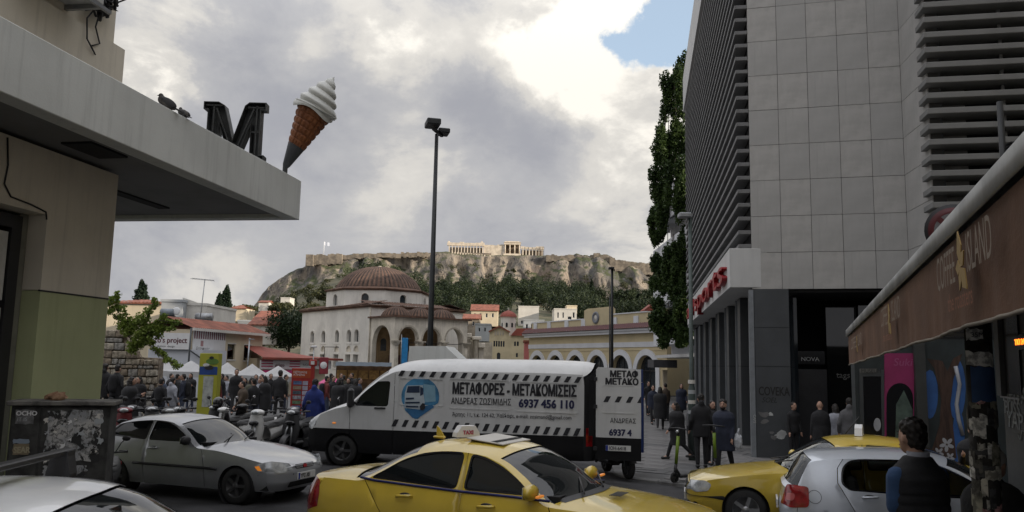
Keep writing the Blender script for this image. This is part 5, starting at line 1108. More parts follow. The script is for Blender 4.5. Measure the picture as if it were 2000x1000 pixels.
for k, (px, Y, key, top, lab) in enumerate(((1275, 36, 'walk', 'navy', 'distant walker in a navy jacket on the promenade'), (1289, 33, 'walk_w', 'black', 'distant woman in black left of the striding woman'), (1300, 38, 'stand', 'brown', 'distant figure in brown close to the balcony building'), (1266, 42, 'pack', 'black', 'distant walker with a backpack beside the open van door'), (1330, 40, 'walk_w', 'navy', 'distant woman in navy near the shutters'))):
    person_px(key, px, Y, random.choice((0, 170, 20, 200)), lab, top, 'black', z=PZ, h=1.7)
# near figures at lower right
person_px('vest', 1785, 6.3, 196, 'man in a black quilted vest over a blue shirt, seen from behind', 'shirt', 'black', head=824, z=-.02)
o = person_px('hat', 1922, 6.6, 120, 'small person in dark clothes and a pale cap behind the stickered pole', 'black', 'black', head=880, z=-.02, hair=M_beige_hat)
person_px('hat', 1893, 13.0, -20, 'person in black with a dark cap beyond the silver hatchback, near the mural', 'black', 'black', head=826, z=-.2, hair=M_cloth['black'])
# the square, left
for key, px, Y, face, head, top, leg, lab in (('pocket', 207, 25.5, 185, 711, 'black', 'black', 'dark coated man at far left by the green wall corner'), ('pack', 231, 25.0, 170, 713, 'black', 'black', 'man in dark jacket beside the one at the green wall corner'),
    ('stand_w', 257, 24.0, 120, 737, 'black', 'black', 'small dark figure in front of the arched niche of the ruin'), ('stand', 421, 26, 20, 732, 'red', 'black', 'man in a dark red jacket right of the yellow green pillar'),
    ('walk', 464, 32, 20, 719, 'black', 'black', 'tall man in black raised above the crowd'), ('stand', 549, 29, 175, 724, 'black', 'black', 'broad man in black seen from behind left of the red info board'),
    ('pocket', 618, 21.8, 178, 741, 'blue', 'navy', 'person in a bright blue puffer jacket seen from behind, right of the red board')):
    x = pat(px, Y); person_px(key, px, Y, face, lab, top, leg, head=head, z=at(px, head, Y).z - 1.76)
cols = ('black', 'navy', 'grey', 'brown', 'red', 'denim', 'white', 'olive', 'black', 'lilac'); n = 0
crowd = [(278, 30), (293, 33), (308, 35), (322, 32), (335, 36), (349, 34), (362, 31), (376, 37), (432, 34), (447, 36), (472, 33), (483, 36), (492, 31), (502, 38), (511, 34), (522, 31), (531, 37), (560, 36), (640, 33), (652, 36), (663, 32), (674, 38), (684, 34), (697, 31), (648, 40), (668, 42), (690, 41), (318, 28), (340, 28.5), (500, 28), (480, 27.5), (286, 38), (345, 39), (438, 38), (515, 36), (670, 36), (703, 34)]
names = dict(black='black', navy='navy', grey='grey', brown='brown', red='dark red', denim='denim blue', white='white', olive='olive', blue='bright blue', lilac='pale lilac')
ORD = 'first second third fourth fifth sixth seventh eighth ninth tenth eleventh twelfth thirteenth fourteenth fifteenth sixteenth seventeenth eighteenth nineteenth twentieth twenty-first twenty-second twenty-third twenty-fourth twenty-fifth twenty-sixth'.split(); zone_n = {}
for i, (px, Y) in enumerate(sorted(crowd)):
    c = cols[(i * 7 + i // 10) % len(cols)] if random.random() < .6 else 'black'; key = random.choice(('stand', 'walk', 'stand_w', 'walk_w', 'pocket', 'pack'))
    where = 'crowd by the ruin' if px < 300 else 'crowd left of the yellow pillar' if px < 390 else 'crowd between the info pillars' if px < 565 else 'crowd right of the red board'
    zone_n[where] = zone_n.get(where, 0) + 1
    person_px(key, px, Y, random.uniform(0, 360), '%s in %s, %s from the left in the %s' % ('woman' if key.endswith('w') else 'man', names[c], ORD[zone_n[where] - 1], where), c, random.choice(('black', 'denim', 'navy')), h=random.uniform(1.6, 1.78), group='people in the market crowd')
# ------------------------------------------------------------------ vehicles
def pchip(pts):
    x = np.array([p[0] for p in pts], float); y = np.array([p[1] for p in pts], float); h = np.diff(x); dl = np.diff(y) / h; d = np.zeros(len(x)); d[0], d[-1] = dl[0], dl[-1]
    for i in range(1, len(x) - 1):
        if dl[i - 1] * dl[i] > 0: w1, w2 = 2 * h[i] + h[i - 1], h[i] + 2 * h[i - 1]; d[i] = (w1 + w2) / (w1 / dl[i - 1] + w2 / dl[i])
    def f(q):
        q = np.clip(np.asarray(q, float), x[0], x[-1]); i = np.clip(np.searchsorted(x, q) - 1, 0, len(h) - 1); t = (q - x[i]) / h[i]
        return (2 * t**3 - 3 * t**2 + 1) * y[i] + (t**3 - 2 * t**2 + t) * h[i] * d[i] + (-2 * t**3 + 3 * t**2) * y[i + 1] + (t**3 - t**2) * h[i] * d[i + 1]
    return f
def inpoly(P, poly):
    x, z = P[:, 0], P[:, 1]; c = np.zeros(len(P), bool); n = len(poly)
    for i in range(n):
        x1, z1 = poly[i - 1]; x2, z2 = poly[i]
        if z1 == z2: continue
        c ^= ((z1 > z) != (z2 > z)) & (x < (x2 - x1) * (z - z1) / (z2 - z1) + x1)
    return c
def inset(poly, d):
    n = len(poly); ar = sum(poly[i - 1][0] * poly[i][1] - poly[i][0] * poly[i - 1][1] for i in range(n)); s = 1 if ar > 0 else -1; out = []
    for i in range(n):
        p, a, b = np.array(poly[i]), np.array(poly[i - 1]), np.array(poly[(i + 1) % n]); e1 = nrm(p - a); e2 = nrm(b - p)
        n1 = np.array((-e1[1], e1[0])) * s; n2 = np.array((-e2[1], e2[0])) * s; m = nrm(n1 + n2); k = min(2.0, 1 / max(.35, m @ n1)); out.append(tuple(p + m * d * k))
    return out
def roundpoly(poly, r, n=4):
    out = []; N = len(poly)
    for i in range(N):
        p, a, b = (np.array(q, float) for q in (poly[i], poly[i - 1], poly[(i + 1) % N])); r1 = min(r, np.linalg.norm(a - p) * .45, np.linalg.norm(b - p) * .45); s, e = p + nrm(a - p) * r1, p + nrm(b - p) * r1
        for t in np.linspace(0, 1, n): out.append(tuple((1 - t) ** 2 * s + 2 * t * (1 - t) * p + t * t * e))
    return out
def cdt(loops, lines=(), step=.07):
    """triangulate everything inside the first loop with all loops and lines as edges"""
    V, E = [], []
    for l in loops: b = len(V); V += [Vector(p) for p in l]; E += [(b + i, b + (i + 1) % len(l)) for i in range(len(l))]
    for l in lines: b = len(V); V += [Vector(p) for p in l]; E += [(b + i, b + i + 1) for i in range(len(l) - 1)]
    A = np.array(loops[0]); xs = np.arange(A[:, 0].min() + step / 2, A[:, 0].max(), step); zs = np.arange(A[:, 1].min() + step / 2, A[:, 1].max(), step)
    G = np.array([(x + (j % 2) * step / 2, z) for j, z in enumerate(zs) for x in xs]); G = G[inpoly(G, loops[0])] if len(G) else []
    V += [Vector(p) for p in G]
    r = delaunay_2d_cdt(V, E, [], 0, 1e-5); P = np.array([(v.x, v.y) for v in r[0]]); T = np.array([f for f in r[2] if len(f) == 3]); C = P[T].mean(1); k = inpoly(C, loops[0]); return P, T[k], C[k]
M_tyre = mat('tyre', (.018, .018, .018), .85, var=.15, vs=8); M_rim = mat('alloy_rim', (.34, .345, .35), .35, .8, var=.1, vs=5); M_rimd = mat('dark_rim', (.07, .07, .072), .4, .5, var=.1)
M_lamp_w = mat('headlamp_glass', (.50, .52, .53), .08, .3, var=.25, vs=9, coat=1); M_lamp_r = mat('tail_lamp', (.26, .008, .012), .12, var=.3, vs=9, coat=1, spec=.8); M_orange = mat('indicator', (.6, .16, .02), .2, var=.1, emit=(1, .35, .05), es=.25); M_plate = mat('plate_white', (.6, .6, .58), .5, var=.05); M_eu = mat('plate_blue', (.01, .03, .25), .5, var=0)
def wheel_mesh(R0=.31, wd=.2, spokes=5, dark=False):
    t = MB(); M = Matrix.Rotation(R(90), 4, 'X'); t.lathe([(R0 * .64, -wd / 2), (R0 * .9, -wd / 2), (R0 * .985, -wd * .36), (R0, 0), (R0 * .985, wd * .36), (R0 * .9, wd / 2), (R0 * .64, wd / 2)], 32, M); tm = t.mesh('tyre', M_tyre)
    r = MB(); r.lathe([(R0 * .66, -wd / 2 + .01), (R0 * .60, -wd / 2 + .012), (R0 * .58, -wd * .1), (.02, -wd * .1)], 28, M.inverted())
    for k in range(spokes):
        a = 2 * math.pi * k / spokes; r.box((math.cos(a) * R0 * .33, -wd / 2 + .02, math.sin(a) * R0 * .33), (R0 * .62, .03, R0 * .17), M=Matrix.Rotation(-a, 4, 'Y'))
    r.lathe([(R0 * .17, wd / 2 - .005), (R0 * .14, wd / 2 + .004), (.001, wd / 2 + .004)], 16, M); 
    return tm, r.mesh('rim', M_rimd if dark else M_rim)
class Car:
    def __init__(s, sp):
        s.sp = sp; s.L = sp['L']; s.n = sp.get('n', 7); s.sil = pchip(sp['sil']); s.W = sp['W'] / 2; s.WZ = pchip(sp['wz']); s.XF = pchip(sp['xf']); s.XR = pchip(sp['xr']); s.drop = pchip(sp['drop']); s.bow = pchip(sp['bow']); s.q0 = .5 ** (1 / s.n)
    def lim(s, z): f, r = s.XF(z), s.XR(z); return (f + r) / 2, (r - f) / 2
    def Y(s, u, z):
        c, h = s.lim(z); xi = np.clip(np.abs((np.asarray(u) - c) / h), 0, .9999); y = s.W * s.WZ(z) * (1 - xi ** s.n) ** (1 / s.n)
        for uc, rad, amp in s.sp.get('flare', ()): y = y + amp * np.exp(-(((u - uc) / rad) ** 2 + ((z - .35) / .28) ** 2))
        return y
    def ez(s, u): return s.sil(u) - s.drop(u)
    def loc(s, u, y, z): return np.stack([s.L / 2 - np.asarray(u), y, z], -1)
    def build(s, name, label, x, y, z, yaw, paint, extras=None):
        sp = s.sp; o = empty(name, (x, y, z), yaw, label, 'taxi' if 'taxi' in name else 'van' if 'van' in name else 'car'); U = np.linspace(sp['u0'], sp['u5'], 110)
        Eu, Ez = U + s.bow(U), s.ez(U); zb = sp['zb']
        def cornerF(q): c, h = s.lim(q); return c - s.q0 * h
        def cornerR(q): c, h = s.lim(q); return c + s.q0 * h
        keep = [i for i in range(len(U)) if cornerF(Ez[i]) + .01 < Eu[i] < cornerR(Ez[i]) - .01]
        up = [(Eu[i], Ez[i]) for i in keep]; zf, zr = up[0][1], up[-1][1]
        low = []; Ra = sp['ra']
        for wu in (sp['wf'], sp['wr']):
            hz = zb(wu) if callable(zb) else zb; rz = sp['rw']; a0 = math.asin(max(-1, min(1, (hz - rz) / Ra)))
            low += [(wu - math.cos(a) * Ra, rz + math.sin(a) * Ra) for a in np.linspace(a0, math.pi - a0, 20)]
        out = [(cornerF(zb), zb)] + low + [(cornerR(zb), zb)] + [(cornerR(q), q) for q in np.linspace(zb, zr, 9)[1:-1]] + up[::-1] + [(cornerF(q), q) for q in np.linspace(zf, zb, 9)[1:-1]]
        if 'sill' in sp: pass
        wins = [roundpoly(w, sp.get('wr_', .05)) for w in sp['wins']]; gl = [inset(w, .022) for w in wins]
        cuts = sp['cuts']; g = .0048; lines = []
        for c in cuts:
            top = max(p[1] for p in c); lines += [[(u - g, q) for u, q in c], [(u + g, q) for u, q in c]]
        if 'hl' in sp: lines += [[(u, sp['hl']) for u in (.3, sp['wf'] - Ra * .9)], [(sp['wf'] + Ra, sp['hl']), (sp['wr'] - Ra, sp['hl'])], [(sp['wr'] + Ra, sp['hl']), (s.L - .25, sp['hl'])]] if False else [[(cornerF(sp['hl']), sp['hl']), (cornerR(sp['hl']), sp['hl'])]]
        P, T, C = cdt([out] + wins + gl, lines, sp.get('step', .075)); yy = s.Y(P[:, 0], P[:, 1])
        cls = np.zeros(len(T), int)
        for c in cuts:
            zs, us = [p[1] for p in c], [p[0] for p in c]; uu = np.interp(C[:, 1], zs, us); inr = (C[:, 1] >= zs[0]) & (C[:, 1] <= zs[-1]); cls[C[:, 0] > uu] += 1; cls[inr & (np.abs(C[:, 0] - uu) < g)] = -1
        for i, w in enumerate(wins): cls[inpoly(C, w)] = 100 + i
        for i, w in enumerate(gl): cls[inpoly(C, w)] = 200 + i
        gm = sp.get('glass', M_dglass); parts = {}
        names = sp['names']; two = sp.get('two')
        for side in (-1, 1):
            for k in sorted(set(cls)):
                if k < 0: continue
                Tk = T[cls == k]; ids = np.unique(Tk); mp = {v: i for i, v in enumerate(ids)}; Q = s.loc(P[ids, 0], side * yy[ids], P[ids, 1])
                if k >= 200: Q[:, 1] -= side * .012
                elif k >= 100: Q[:, 1] += side * .001
                fs = [[mp[v] for v in t] for t in Tk]
                # triangles run counter-clockwise in (u, z); u points backwards, so seen from +y they are ccw already
                if side < 0: fs = [f[::-1] for f in fs]
                b = MB(); b.smooth = True; mi = 0
                if two and k < 100:
                    for f in fs:
                        b.cur = 1 if C[0] is None else int(np.mean([Q[v][2] for v in f]) < two[0]); b.add([], []); base = 0
                        b.f.append(f); b.mi.append(b.cur); b.sm.append(True)
                    b.v = [tuple(v) for v in Q]
                else: b.add(Q, fs)
                nm = 'window' if k >= 200 else 'window_frame' if k >= 100 else names[k]
                par = o
                b.build(nm, [gm] if k >= 200 else [sp.get('trim', M_gloss_black)] if k >= 100 else ([paint, two[1]] if two else [paint]), par)
        # strips across: hood, windscreen, roof, rear window, deck
        na = 25; A = np.linspace(-1, 1, na); A = np.sign(A) * (1 - (1 - np.abs(A)) ** 1.35); u0, u1, u2, u3, u4, u5 = (sp['u%d' % k] for k in range(6))
        ff, fr = cornerF(zf), cornerR(zr)
        def planF(a, q):
            yq = np.abs(a) * s.W * s.WZ(q) * s.q0; c, h = s.lim(q); return c - h * (1 - np.clip(yq / (s.W * s.WZ(q)), 0, .9999) ** s.n) ** (1 / s.n)
        def planR(a, q):
            yq = np.abs(a) * s.W * s.WZ(q) * s.q0; c, h = s.lim(q); return c + h * (1 - np.clip(yq / (s.W * s.WZ(q)), 0, .9999) ** s.n) ** (1 / s.n)
        def strip(a0, a1, n, A_):
            rows = []
            for u in np.linspace(a0, a1, n):
                uu = np.full(len(A_), u) + s.bow(u) * A_ ** 2; fF = max(0, 1 - (u - u0) / .5); fR = max(0, 1 - (u5 - u) / .5)
                zz = s.sil(u) - s.drop(u) * np.abs(A_) ** sp.get('pw', 2.6)
                if fF > 0: uu = uu + fF ** 1.5 * (planF(A_, zf) - planF(0, zf))
                if fR > 0: uu = uu + fR ** 1.5 * (planR(A_, zr) - planR(0, zr))
                ye = s.Y(uu[-1] if A_[-1] > .9 else u, s.ez(u)) if False else float(s.Y(u + s.bow(u) + (fF ** 1.5 * (planF(1, zf) - planF(0, zf)) if fF > 0 else 0) + (fR ** 1.5 * (planR(1, zr) - planR(0, zr)) if fR > 0 else 0), s.ez(u)))
                rows.append(s.loc(uu, A_ * ye, zz))
            return np.array(rows)
        def put(nm, G, m, lift=0.0, par=None):
            b = MB(); G = G.copy(); G[..., 2] += lift; b.grid(G, flip=True); return b.build(nm, m, par or o)
        if u1 > u0 + .02: put('bonnet', strip(u0, u1, 24, A), paint)
        ag = np.linspace(-.90, .90, 21); gap = .0
        def framed(nm, a, c):
            G = strip(a, c, 16, A); L_ = strip(a, c, 16, np.linspace(-1, -.90, 5)); R_ = strip(a, c, 16, np.linspace(.90, 1, 5)); 
            for G_ in (L_, R_): MB().grid(G_, flip=True).build('pillar', paint, o)
            e = (c - a) * .06; put(nm, strip(a + e * .3, c - e * .3, 16, ag * .985), sp.get('wsglass', gm), -.012); put(nm + '_seal', strip(a - .02, c + .02, 10, ag * 1.02), M_gloss_black, -.02)
        framed('windscreen', u1, u2); put('roof', strip(u2, u3, 28, A), paint)
        if u4 > u3 + .02: framed('rear_window', u3, u4)
        if u5 > u4 + .02: put('boot_lid', strip(u4, u5, 14, A), paint)
        # front and rear faces
        def face(front):
            rows = []; zt0 = s.sil(u0 if front else u5); dd = s.drop(u0 if front else u5)
            for v in np.linspace(0, 1, 22):
                zt = zt0 - dd * np.abs(A) ** sp.get('pw', 2.6); zz = zb + (zt - zb) * v; pl = np.array([(planF if front else planR)(a, q) for a, q in zip(A, zz)]); yq = A * s.W * s.WZ(zz) * s.q0; rows.append(s.loc(pl, yq, zz))
            G = np.array(rows); b = MB(); b.grid(G, flip=not front)
            if two: b.mi = [int(np.mean([b.v[i][2] for i in f]) < two[0]) for f in b.f]
            b.build('front_bumper' if front else 'tailgate', [paint, two[1]] if two else paint, o)
        face(True); face(False)
        # wheel arches, underside, wheels
        b = MB(); b.bb(-s.L / 2 + .25, s.L / 2 - .25, -s.W * .84, s.W * .84, zb + .02, sp.get('zin', .62)); b.bb(s.L / 2 - sp['u4'] + .1, s.L / 2 - sp['u1'] - .15, -s.W * .78, s.W * .78, sp.get('zin', .62), sp.get('zcab', .75)); b.build('underbody', M_dark, o)
        tm, rm = wheel_mesh(sp['rw'] , sp.get('tw', .2), sp.get('spokes', 5), sp.get('darkrim', False))
        for wu in (sp['wf'], sp['wr']):
            for side in (-1, 1):
                w = empty('wheel', (s.L / 2 - wu, side * (s.W * .985 - .11), sp['rw']), 0 if side < 0 else math.pi); w.parent = o; link('tyre', tm, w); link('rim', rm, w)
                a = MB(); a.lathe([(Ra + .003, -.02), (Ra + .003, .32), (.05, .32)], 28, Matrix.Translation((s.L / 2 - wu, side * (s.W * .965), sp['rw'])) @ Matrix.Rotation(R(90 * side), 4, 'X')); a.build('wheel_arch', M_dark, o)
        s.o = o; return o
    def surf(s, t, z, front=True):
        """point on the wrap-round front/rear skin at arc distance t (signed, + = left side) and height z"""
        z = np.asarray(z, float); out = []
        for ti, zi in zip(np.atleast_1d(t), np.atleast_1d(z)):
            w = s.W * float(s.WZ(zi)); c, h = s.lim(zi); q = np.concatenate([np.linspace(0, s.q0, 60), []]); ys = list(w * q); us = [h * (1 - k ** s.n) ** (1 / s.n) for k in q]
            for xi in np.linspace(s.q0, .3, 80)[1:]: us.append(h * xi); ys.append(w * (1 - xi ** s.n) ** (1 / s.n))
            ys, us = np.array(ys), np.array(us); L = np.concatenate([[0], np.cumsum(np.hypot(np.diff(ys), np.diff(us)))]); yv = np.interp(abs(ti), L, ys); uv = np.interp(abs(ti), L, us)
            out.append(s.loc(c - uv if front else c + uv, math.copysign(yv, ti) if ti else 0.0, zi))
        return np.array(out)
    def patch(s, nm, poly, m, front=True, off=.008, step=.06, par=None):
        P, T, C = cdt([poly], (), step); Q = s.surf(P[:, 0], P[:, 1], front); d = Q.copy(); d[:, 2] = 0; d[:, 0] *= .6; d /= np.linalg.norm(d, axis=1)[:, None] + 1e-9; d[:, 0] = np.where(np.abs(Q[:, 1]) < s.W * .8, 1 if front else -1, d[:, 0]); Q = Q + d * off
        b = MB(); b.smooth = True; b.add(Q, [list(t) if not front else list(t) for t in T]); me = b.build(nm, m, par or s.o); return me
    def sidept(s, u, z, side, off=0.0): return Vector(s.loc(u, side * (float(s.Y(u, z)) + off), z))
def mirror(c, u, z, side, m, w=.2):
    p = c.sidept(u, z, side, .09); b = MB(); b.ell(p, (.07, w * .56, .08), 18, 12); o = b.build('mirror', m, c.o); MB().bb(p.x - .05, p.x - .045 + .0, p.y - w * .42, p.y + w * .42, p.z - .055, p.z + .055).build('mirror_glass', M_chrome, o); MB().beam((p.x, p.y - side * .06, p.z - .05), c.sidept(u, z - .06, side, -.03), .05).build('mirror_arm', M_black, o); return o
def handle(c, u, z, side, m):
    p, q = c.sidept(u - .1, z, side, .012), c.sidept(u + .1, z - .012, side, .012); b = MB(); b.tube([p, p + Vector((-.02, side * .03, 0)), q + Vector((.02, side * .03, 0)), q], [.012, .016, .016, .012], 8); b.build('door_handle', m, c.o); b = MB(); b.ell(c.sidept(u, z - .005, side, -.006), (.075, .012, .03), 14, 8); b.build('handle_recess', M_black, c.o)
def plate(c, txt, z, front, w=.52, t0=0.0):
    p = c.surf([t0], [z], front)[0]; s = 1 if front else -1; M = Matrix.Translation(Vector(p) + Vector((s * .02, 0, 0))) @ Matrix.Rotation(R(90) * s, 4, 'Z'); b = MB().bb(-w / 2, w / 2, -.012, .012, -.056, .056).build('number_plate', M_plate, c.o, M); MB().bb(-w / 2 + .004, -w / 2 + .05, -.0145, -.0125, -.052, .052).build('plate_band', M_eu, b); txt and text(txt, .1, M_print, b, Matrix.Translation((-w / 2 + .065, -.0145, -.035)) @ STAND, sx=.82 * w / .52, bold=.002); return b
def wiper(c, y0, y1, u, par):
    pass
COMMON = dict(zb=.22, ra=.345, rw=.305, pw=2.6)
def paintm(name, col, metal=.0, flake=.05, coat=.9, rough=.32): return mat(name, col, rough, metal, var=flake, vs=2.5, coat=coat, bump=.0)
P_yel = paintm('taxi_yellow', (.56, .40, .042)); P_silver = paintm('silver_paint', (.36, .37, .385), .5); P_silver2 = paintm('silver_blue_paint', (.56, .60, .66), .35); P_whitec = paintm('white_car_paint', (.74, .75, .75)); P_van = mat('van_white', (.57, .575, .57), .38, vs=1.2, var=.06, coat=.5, streak=.16)
def sedan_taxi():
    c = Car(dict(COMMON, L=4.82, W=1.82, n=5.5, sil=[(0.05, .70), (.3, .80), (.8, .885), (1.42, .985), (1.8, 1.22), (2.12, 1.365), (2.4, 1.425), (2.8, 1.45), (3.2, 1.42), (3.5, 1.345), (3.8, 1.20), (4.14, 1.055), (4.45, 1.03), (4.74, .985)], u0=.05, u1=1.42, u2=2.18, u3=3.38, u4=4.14, u5=4.74,
        wz=[(.2, .90), (.35, .965), (.6, 1.0), (.8, .985), (.95, .93), (1.1, .86), (1.3, .74), (1.45, .68)], xf=[(.2, .12), (.4, .02), (.55, .0), (.7, .05), (.9, .12)], xr=[(.2, 4.72), (.45, 4.82), (.7, 4.81), (.98, 4.74), (1.2, 4.7)],
        drop=[(0, .05), (1.2, .06), (1.6, .10), (2.1, .10), (3.3, .10), (3.9, .11), (4.2, .07), (4.8, .05)], bow=[(0, 0), (1.2, .05), (1.42, .22), (2.18, .12), (2.5, .02), (3.0, -.02), (3.38, -.10), (4.14, -.16), (4.5, -.03), (4.8, 0)],
        wf=.85, wr=3.70, ra=.35, rw=.315, wins=[[(1.78, .985), (2.60, .985), (2.60, 1.345), (2.42, 1.315), (2.2, 1.235), (1.98, 1.12)], [(2.68, .985), (3.75, 1.02), (3.72, 1.08), (3.55, 1.19), (3.3, 1.29), (3.0, 1.345), (2.68, 1.352)]],
        cuts=[[(1.50, .22), (1.50, .55), (1.58, .80), (1.66, .97)], [(2.64, .22), (2.64, 1.38)], [(3.22, .22), (3.36, .42), (3.62, .75), (3.86, 1.02), (3.80, 1.10), (3.6, 1.22)]], names=['front_wing', 'front_door', 'rear_door', 'rear_quarter'], wr_=.06, zcab=.98))
    x, y, z, a = .06, 9.45, .0, R(-25)
    o = c.build('yellow_taxi', 'yellow saloon taxi in the foreground with a roof sign and raised sunroof', x, y, z, a, P_yel)
    mb = mat('trim_blue', (.012, .016, .10), .4, var=0)
    for side in (-1, 1):
        b = MB(); pts = [c.sidept(u, zq, side, .006) for u, zq in ((1.62, .955), (2.0, .965), (2.6, .970), (3.2, .985), (3.7, 1.0), (3.9, 1.018))]; b.tube(pts, .014, 6); b.build('waist_trim', mb, o)
        handle(c, 2.30, .86, side, P_yel); handle(c, 3.28, .885, side, P_yel)
        m = mirror(c, 1.80, 1.03, side, P_yel, .24); p = c.sidept(1.76, 1.0, side, .12); MB().bb(p.x + .055, p.x + .095, p.y - .07, p.y + .07, p.z - .005, p.z + .018, bev=.006).build('indicator', M_orange, m)
    for s in (-1, 1):
        c.patch('tail_light', [(s * t, q) for t, q in ((.58, .62), (.80, .60), (1.0, .66), (.98, .80), (.86, .93), (.70, .97), (.60, .85))], M_lamp_r, False); c.patch('headlight', roundpoly([(s * t, q) for t, q in ((.42, .52), (.62, .5), (.66, .70), (.44, .72))], .1, 5), M_lamp_w, True); c.patch('headlight', roundpoly([(s * t, q) for t, q in ((.68, .53), (.92, .55), (.98, .72), (.70, .71))], .09, 5), M_lamp_w, True)
    c.patch('grille', roundpoly([(-.32, .48), (.32, .48), (.38, .72), (-.38, .72)], .04), M_black, True); plate(c, '', .42, True); plate(c, '', .62, False)
    c.patch('fuel_flap', roundpoly([(-1.36, .74), (-1.17, .75), (-1.17, .91), (-1.36, .90)], .045, 5), P_yel, False, .004)
    q = c.L / 2 - 3.0; r = MB(); r.prism([(-.155, 0), (.155, 0), (.145, .05), (.09, .125), (-.09, .125), (-.145, .05)], .11, Matrix.Translation((q - .02, 0, 1.45)) @ Matrix.Rotation(R(58), 4, 'Z') @ Matrix.Translation((0, -.055, 0))); rs = r.build('roof_sign', mat('sign_white', (.72, .72, .72), .4, var=.02), o)
    text('TAXI', .062, mat('taxi_red', (.45, .08, .14), .5, var=0), rs, Matrix.Translation((q - .02, 0, 1.45)) @ Matrix.Rotation(R(58), 4, 'Z') @ Matrix.Translation((-.075, -.0575, .03)) @ STAND, bold=.004)
    aq = c.L / 2 - 3.36; an = MB(); an.bb(aq - .09, aq + .06, -.03, .03, 1.41, 1.44, .012); an.prism([(0, 0), (.1, 0), (.03, .1), (0, .12)], .02, Matrix.Translation((aq - .05, -.01, 1.435))); an.build('antenna', P_yel, o)
    u0_, u1_ = 2.38, 2.62; M = Matrix.Translation((c.L / 2 - 2.72, 0, 1.462)) @ Matrix.Rotation(R(6), 4, 'Y'); MB().box((.13, 0, -.004), (.46, .74, .016), bev=.006).build('sunroof', mat('sunroof_glass', (.46, .44, .40), .3, var=.05), o, M); MB().bb(c.L / 2 - 2.78, c.L / 2 - 2.46, -.33, .33, 1.40, 1.447).build('sunroof_well', M_dark, o)
    # windscreen details
    wp = MB()
    for yy in (-.45, .15): wp.tube([(c.L / 2 - 1.40, yy, .995), (c.L / 2 - 1.62, yy + .45, 1.09)], .010, 5)
    wp.build('wiper', M_black, o)
    ck = MB(); ck.grid([[(c.L / 2 - u - .22 * (yq / .8) ** 2, yq, float(c.sil(u + .06 * (yq / .8) ** 2)) - float(c.drop(u)) * abs(yq / .8) ** 2.6 + .006) for yq in np.linspace(-.70, .70, 17)] for u in (1.34, 1.38, 1.43)], flip=True); ck.build('cowl', M_black, o)
    ra = MB()
    for k in range(7): ra.bb(c.L / 2 - 1.2 + k * .018, c.L / 2 - 1.192 + k * .018, -.25, .05, .965, .972)
    ra.build('bonnet_vent', M_black, o)
    return c
def hatch_civic():
    c = Car(dict(COMMON, L=4.18, W=1.70, n=5.5, sil=[(.02, .62), (.2, .70), (.6, .80), (1.0, .875), (1.42, .945), (1.8, 1.16), (2.1, 1.30), (2.35, 1.355), (2.7, 1.375), (3.2, 1.345), (3.6, 1.28), (3.85, 1.10), (4.02, .97), (4.12, .94)], u0=.02, u1=1.40, u2=2.12, u3=3.45, u4=4.0, u5=4.12,
        wz=[(.2, .91), (.4, .98), (.6, 1.0), (.8, .975), (.92, .93), (1.1, .84), (1.3, .715), (1.4, .68)], xf=[(.2, .12), (.38, .0), (.5, .0), (.62, .04), (.9, .1)], xr=[(.2, 4.1), (.45, 4.18), (.7, 4.16), (.95, 4.1), (1.2, 4.06)],
        drop=[(0, .045), (1.2, .055), (1.6, .09), (2.1, .09), (3.4, .09), (4.1, .07)], bow=[(0, 0), (1.2, .04), (1.4, .20), (2.12, .11), (2.5, .02), (3.0, -.02), (3.45, -.08), (4.0, -.06), (4.12, 0)],
        wf=.80, wr=3.42, ra=.335, rw=.30, wins=[[(1.78, .955), (2.74, .955), (2.74, 1.285), (2.45, 1.262), (2.25, 1.20), (2.02, 1.09)], [(2.80, .955), (3.72, .985), (3.70, 1.05), (3.52, 1.20), (3.36, 1.262), (2.80, 1.287)]],
        cuts=[[(1.46, .22), (1.46, .60), (1.52, .80), (1.62, .94)], [(2.77, .22), (2.77, 1.32)]], names=['front_wing', 'front_door', 'rear_quarter'], zcab=.95, spokes=5, darkrim=True))
    o = c.build('silver_hatchback', 'dusty silver three door hatchback parked by the street cabinet', -5.44, 15.2, -.1, R(-20.5), P_silver)
    for side in (-1, 1):
        b = MB(); b.tube([c.sidept(u, .56, side, .008) for u in np.linspace(1.18, 2.98, 12)], .022, 6); b.build('rub_strip', M_black, o); handle(c, 2.58, .84, side, P_silver); mirror(c, 1.86, .99, side, M_black, .2)
    for s in (-1, 1):
        c.patch('headlight', roundpoly([(s * t, q) for t, q in ((.34, .575), (.60, .525), (1.0, .545), (1.04, .655), (.74, .725), (.40, .67))], .05, 4), M_lamp_w, True)
        c.patch('indicator', [(s * t, q) for t, q in ((.92, .565), (.99, .57), (1.03, .63), (.95, .648))], M_orange, True, .013); c.patch('tail_light', [(s * t, q) for t, q in ((.55, .70), (.95, .70), (.98, .88), (.55, .88))], M_lamp_r, False)
        c.patch('bumper_strip', [(s * t, q) for t, q in ((.34, .478), (1.0, .478), (1.0, .50), (.34, .50))], M_chrome, True)
    c.patch('grille', roundpoly([(-.26, .565), (.26, .565), (.28, .635), (-.28, .635)], .03), M_black, True); c.patch('badge', roundpoly([(-.05, .575), (.05, .575), (.05, .628), (-.05, .628)], .02), M_red, True, .02)
    for q in (.583, .602, .62): c.patch('grille_bar', [(-.25, q - .004), (.25, q - .004), (.25, q + .004), (-.25, q + .004)], M_chrome, True, .013)
    c.patch('air_intake', roundpoly([(-.42, .27), (.42, .27), (.44, .37), (-.44, .37)], .03), M_dark, True); plate(c, 'YPZ-301', .445, True, .5)
    b = MB()
    for yy in (-.42, .12): b.tube([(c.L / 2 - 1.40, yy, .955), (c.L / 2 - 1.62, yy + .5, 1.035)], .010, 5)
    b.build('wiper', M_black, o)
    return c
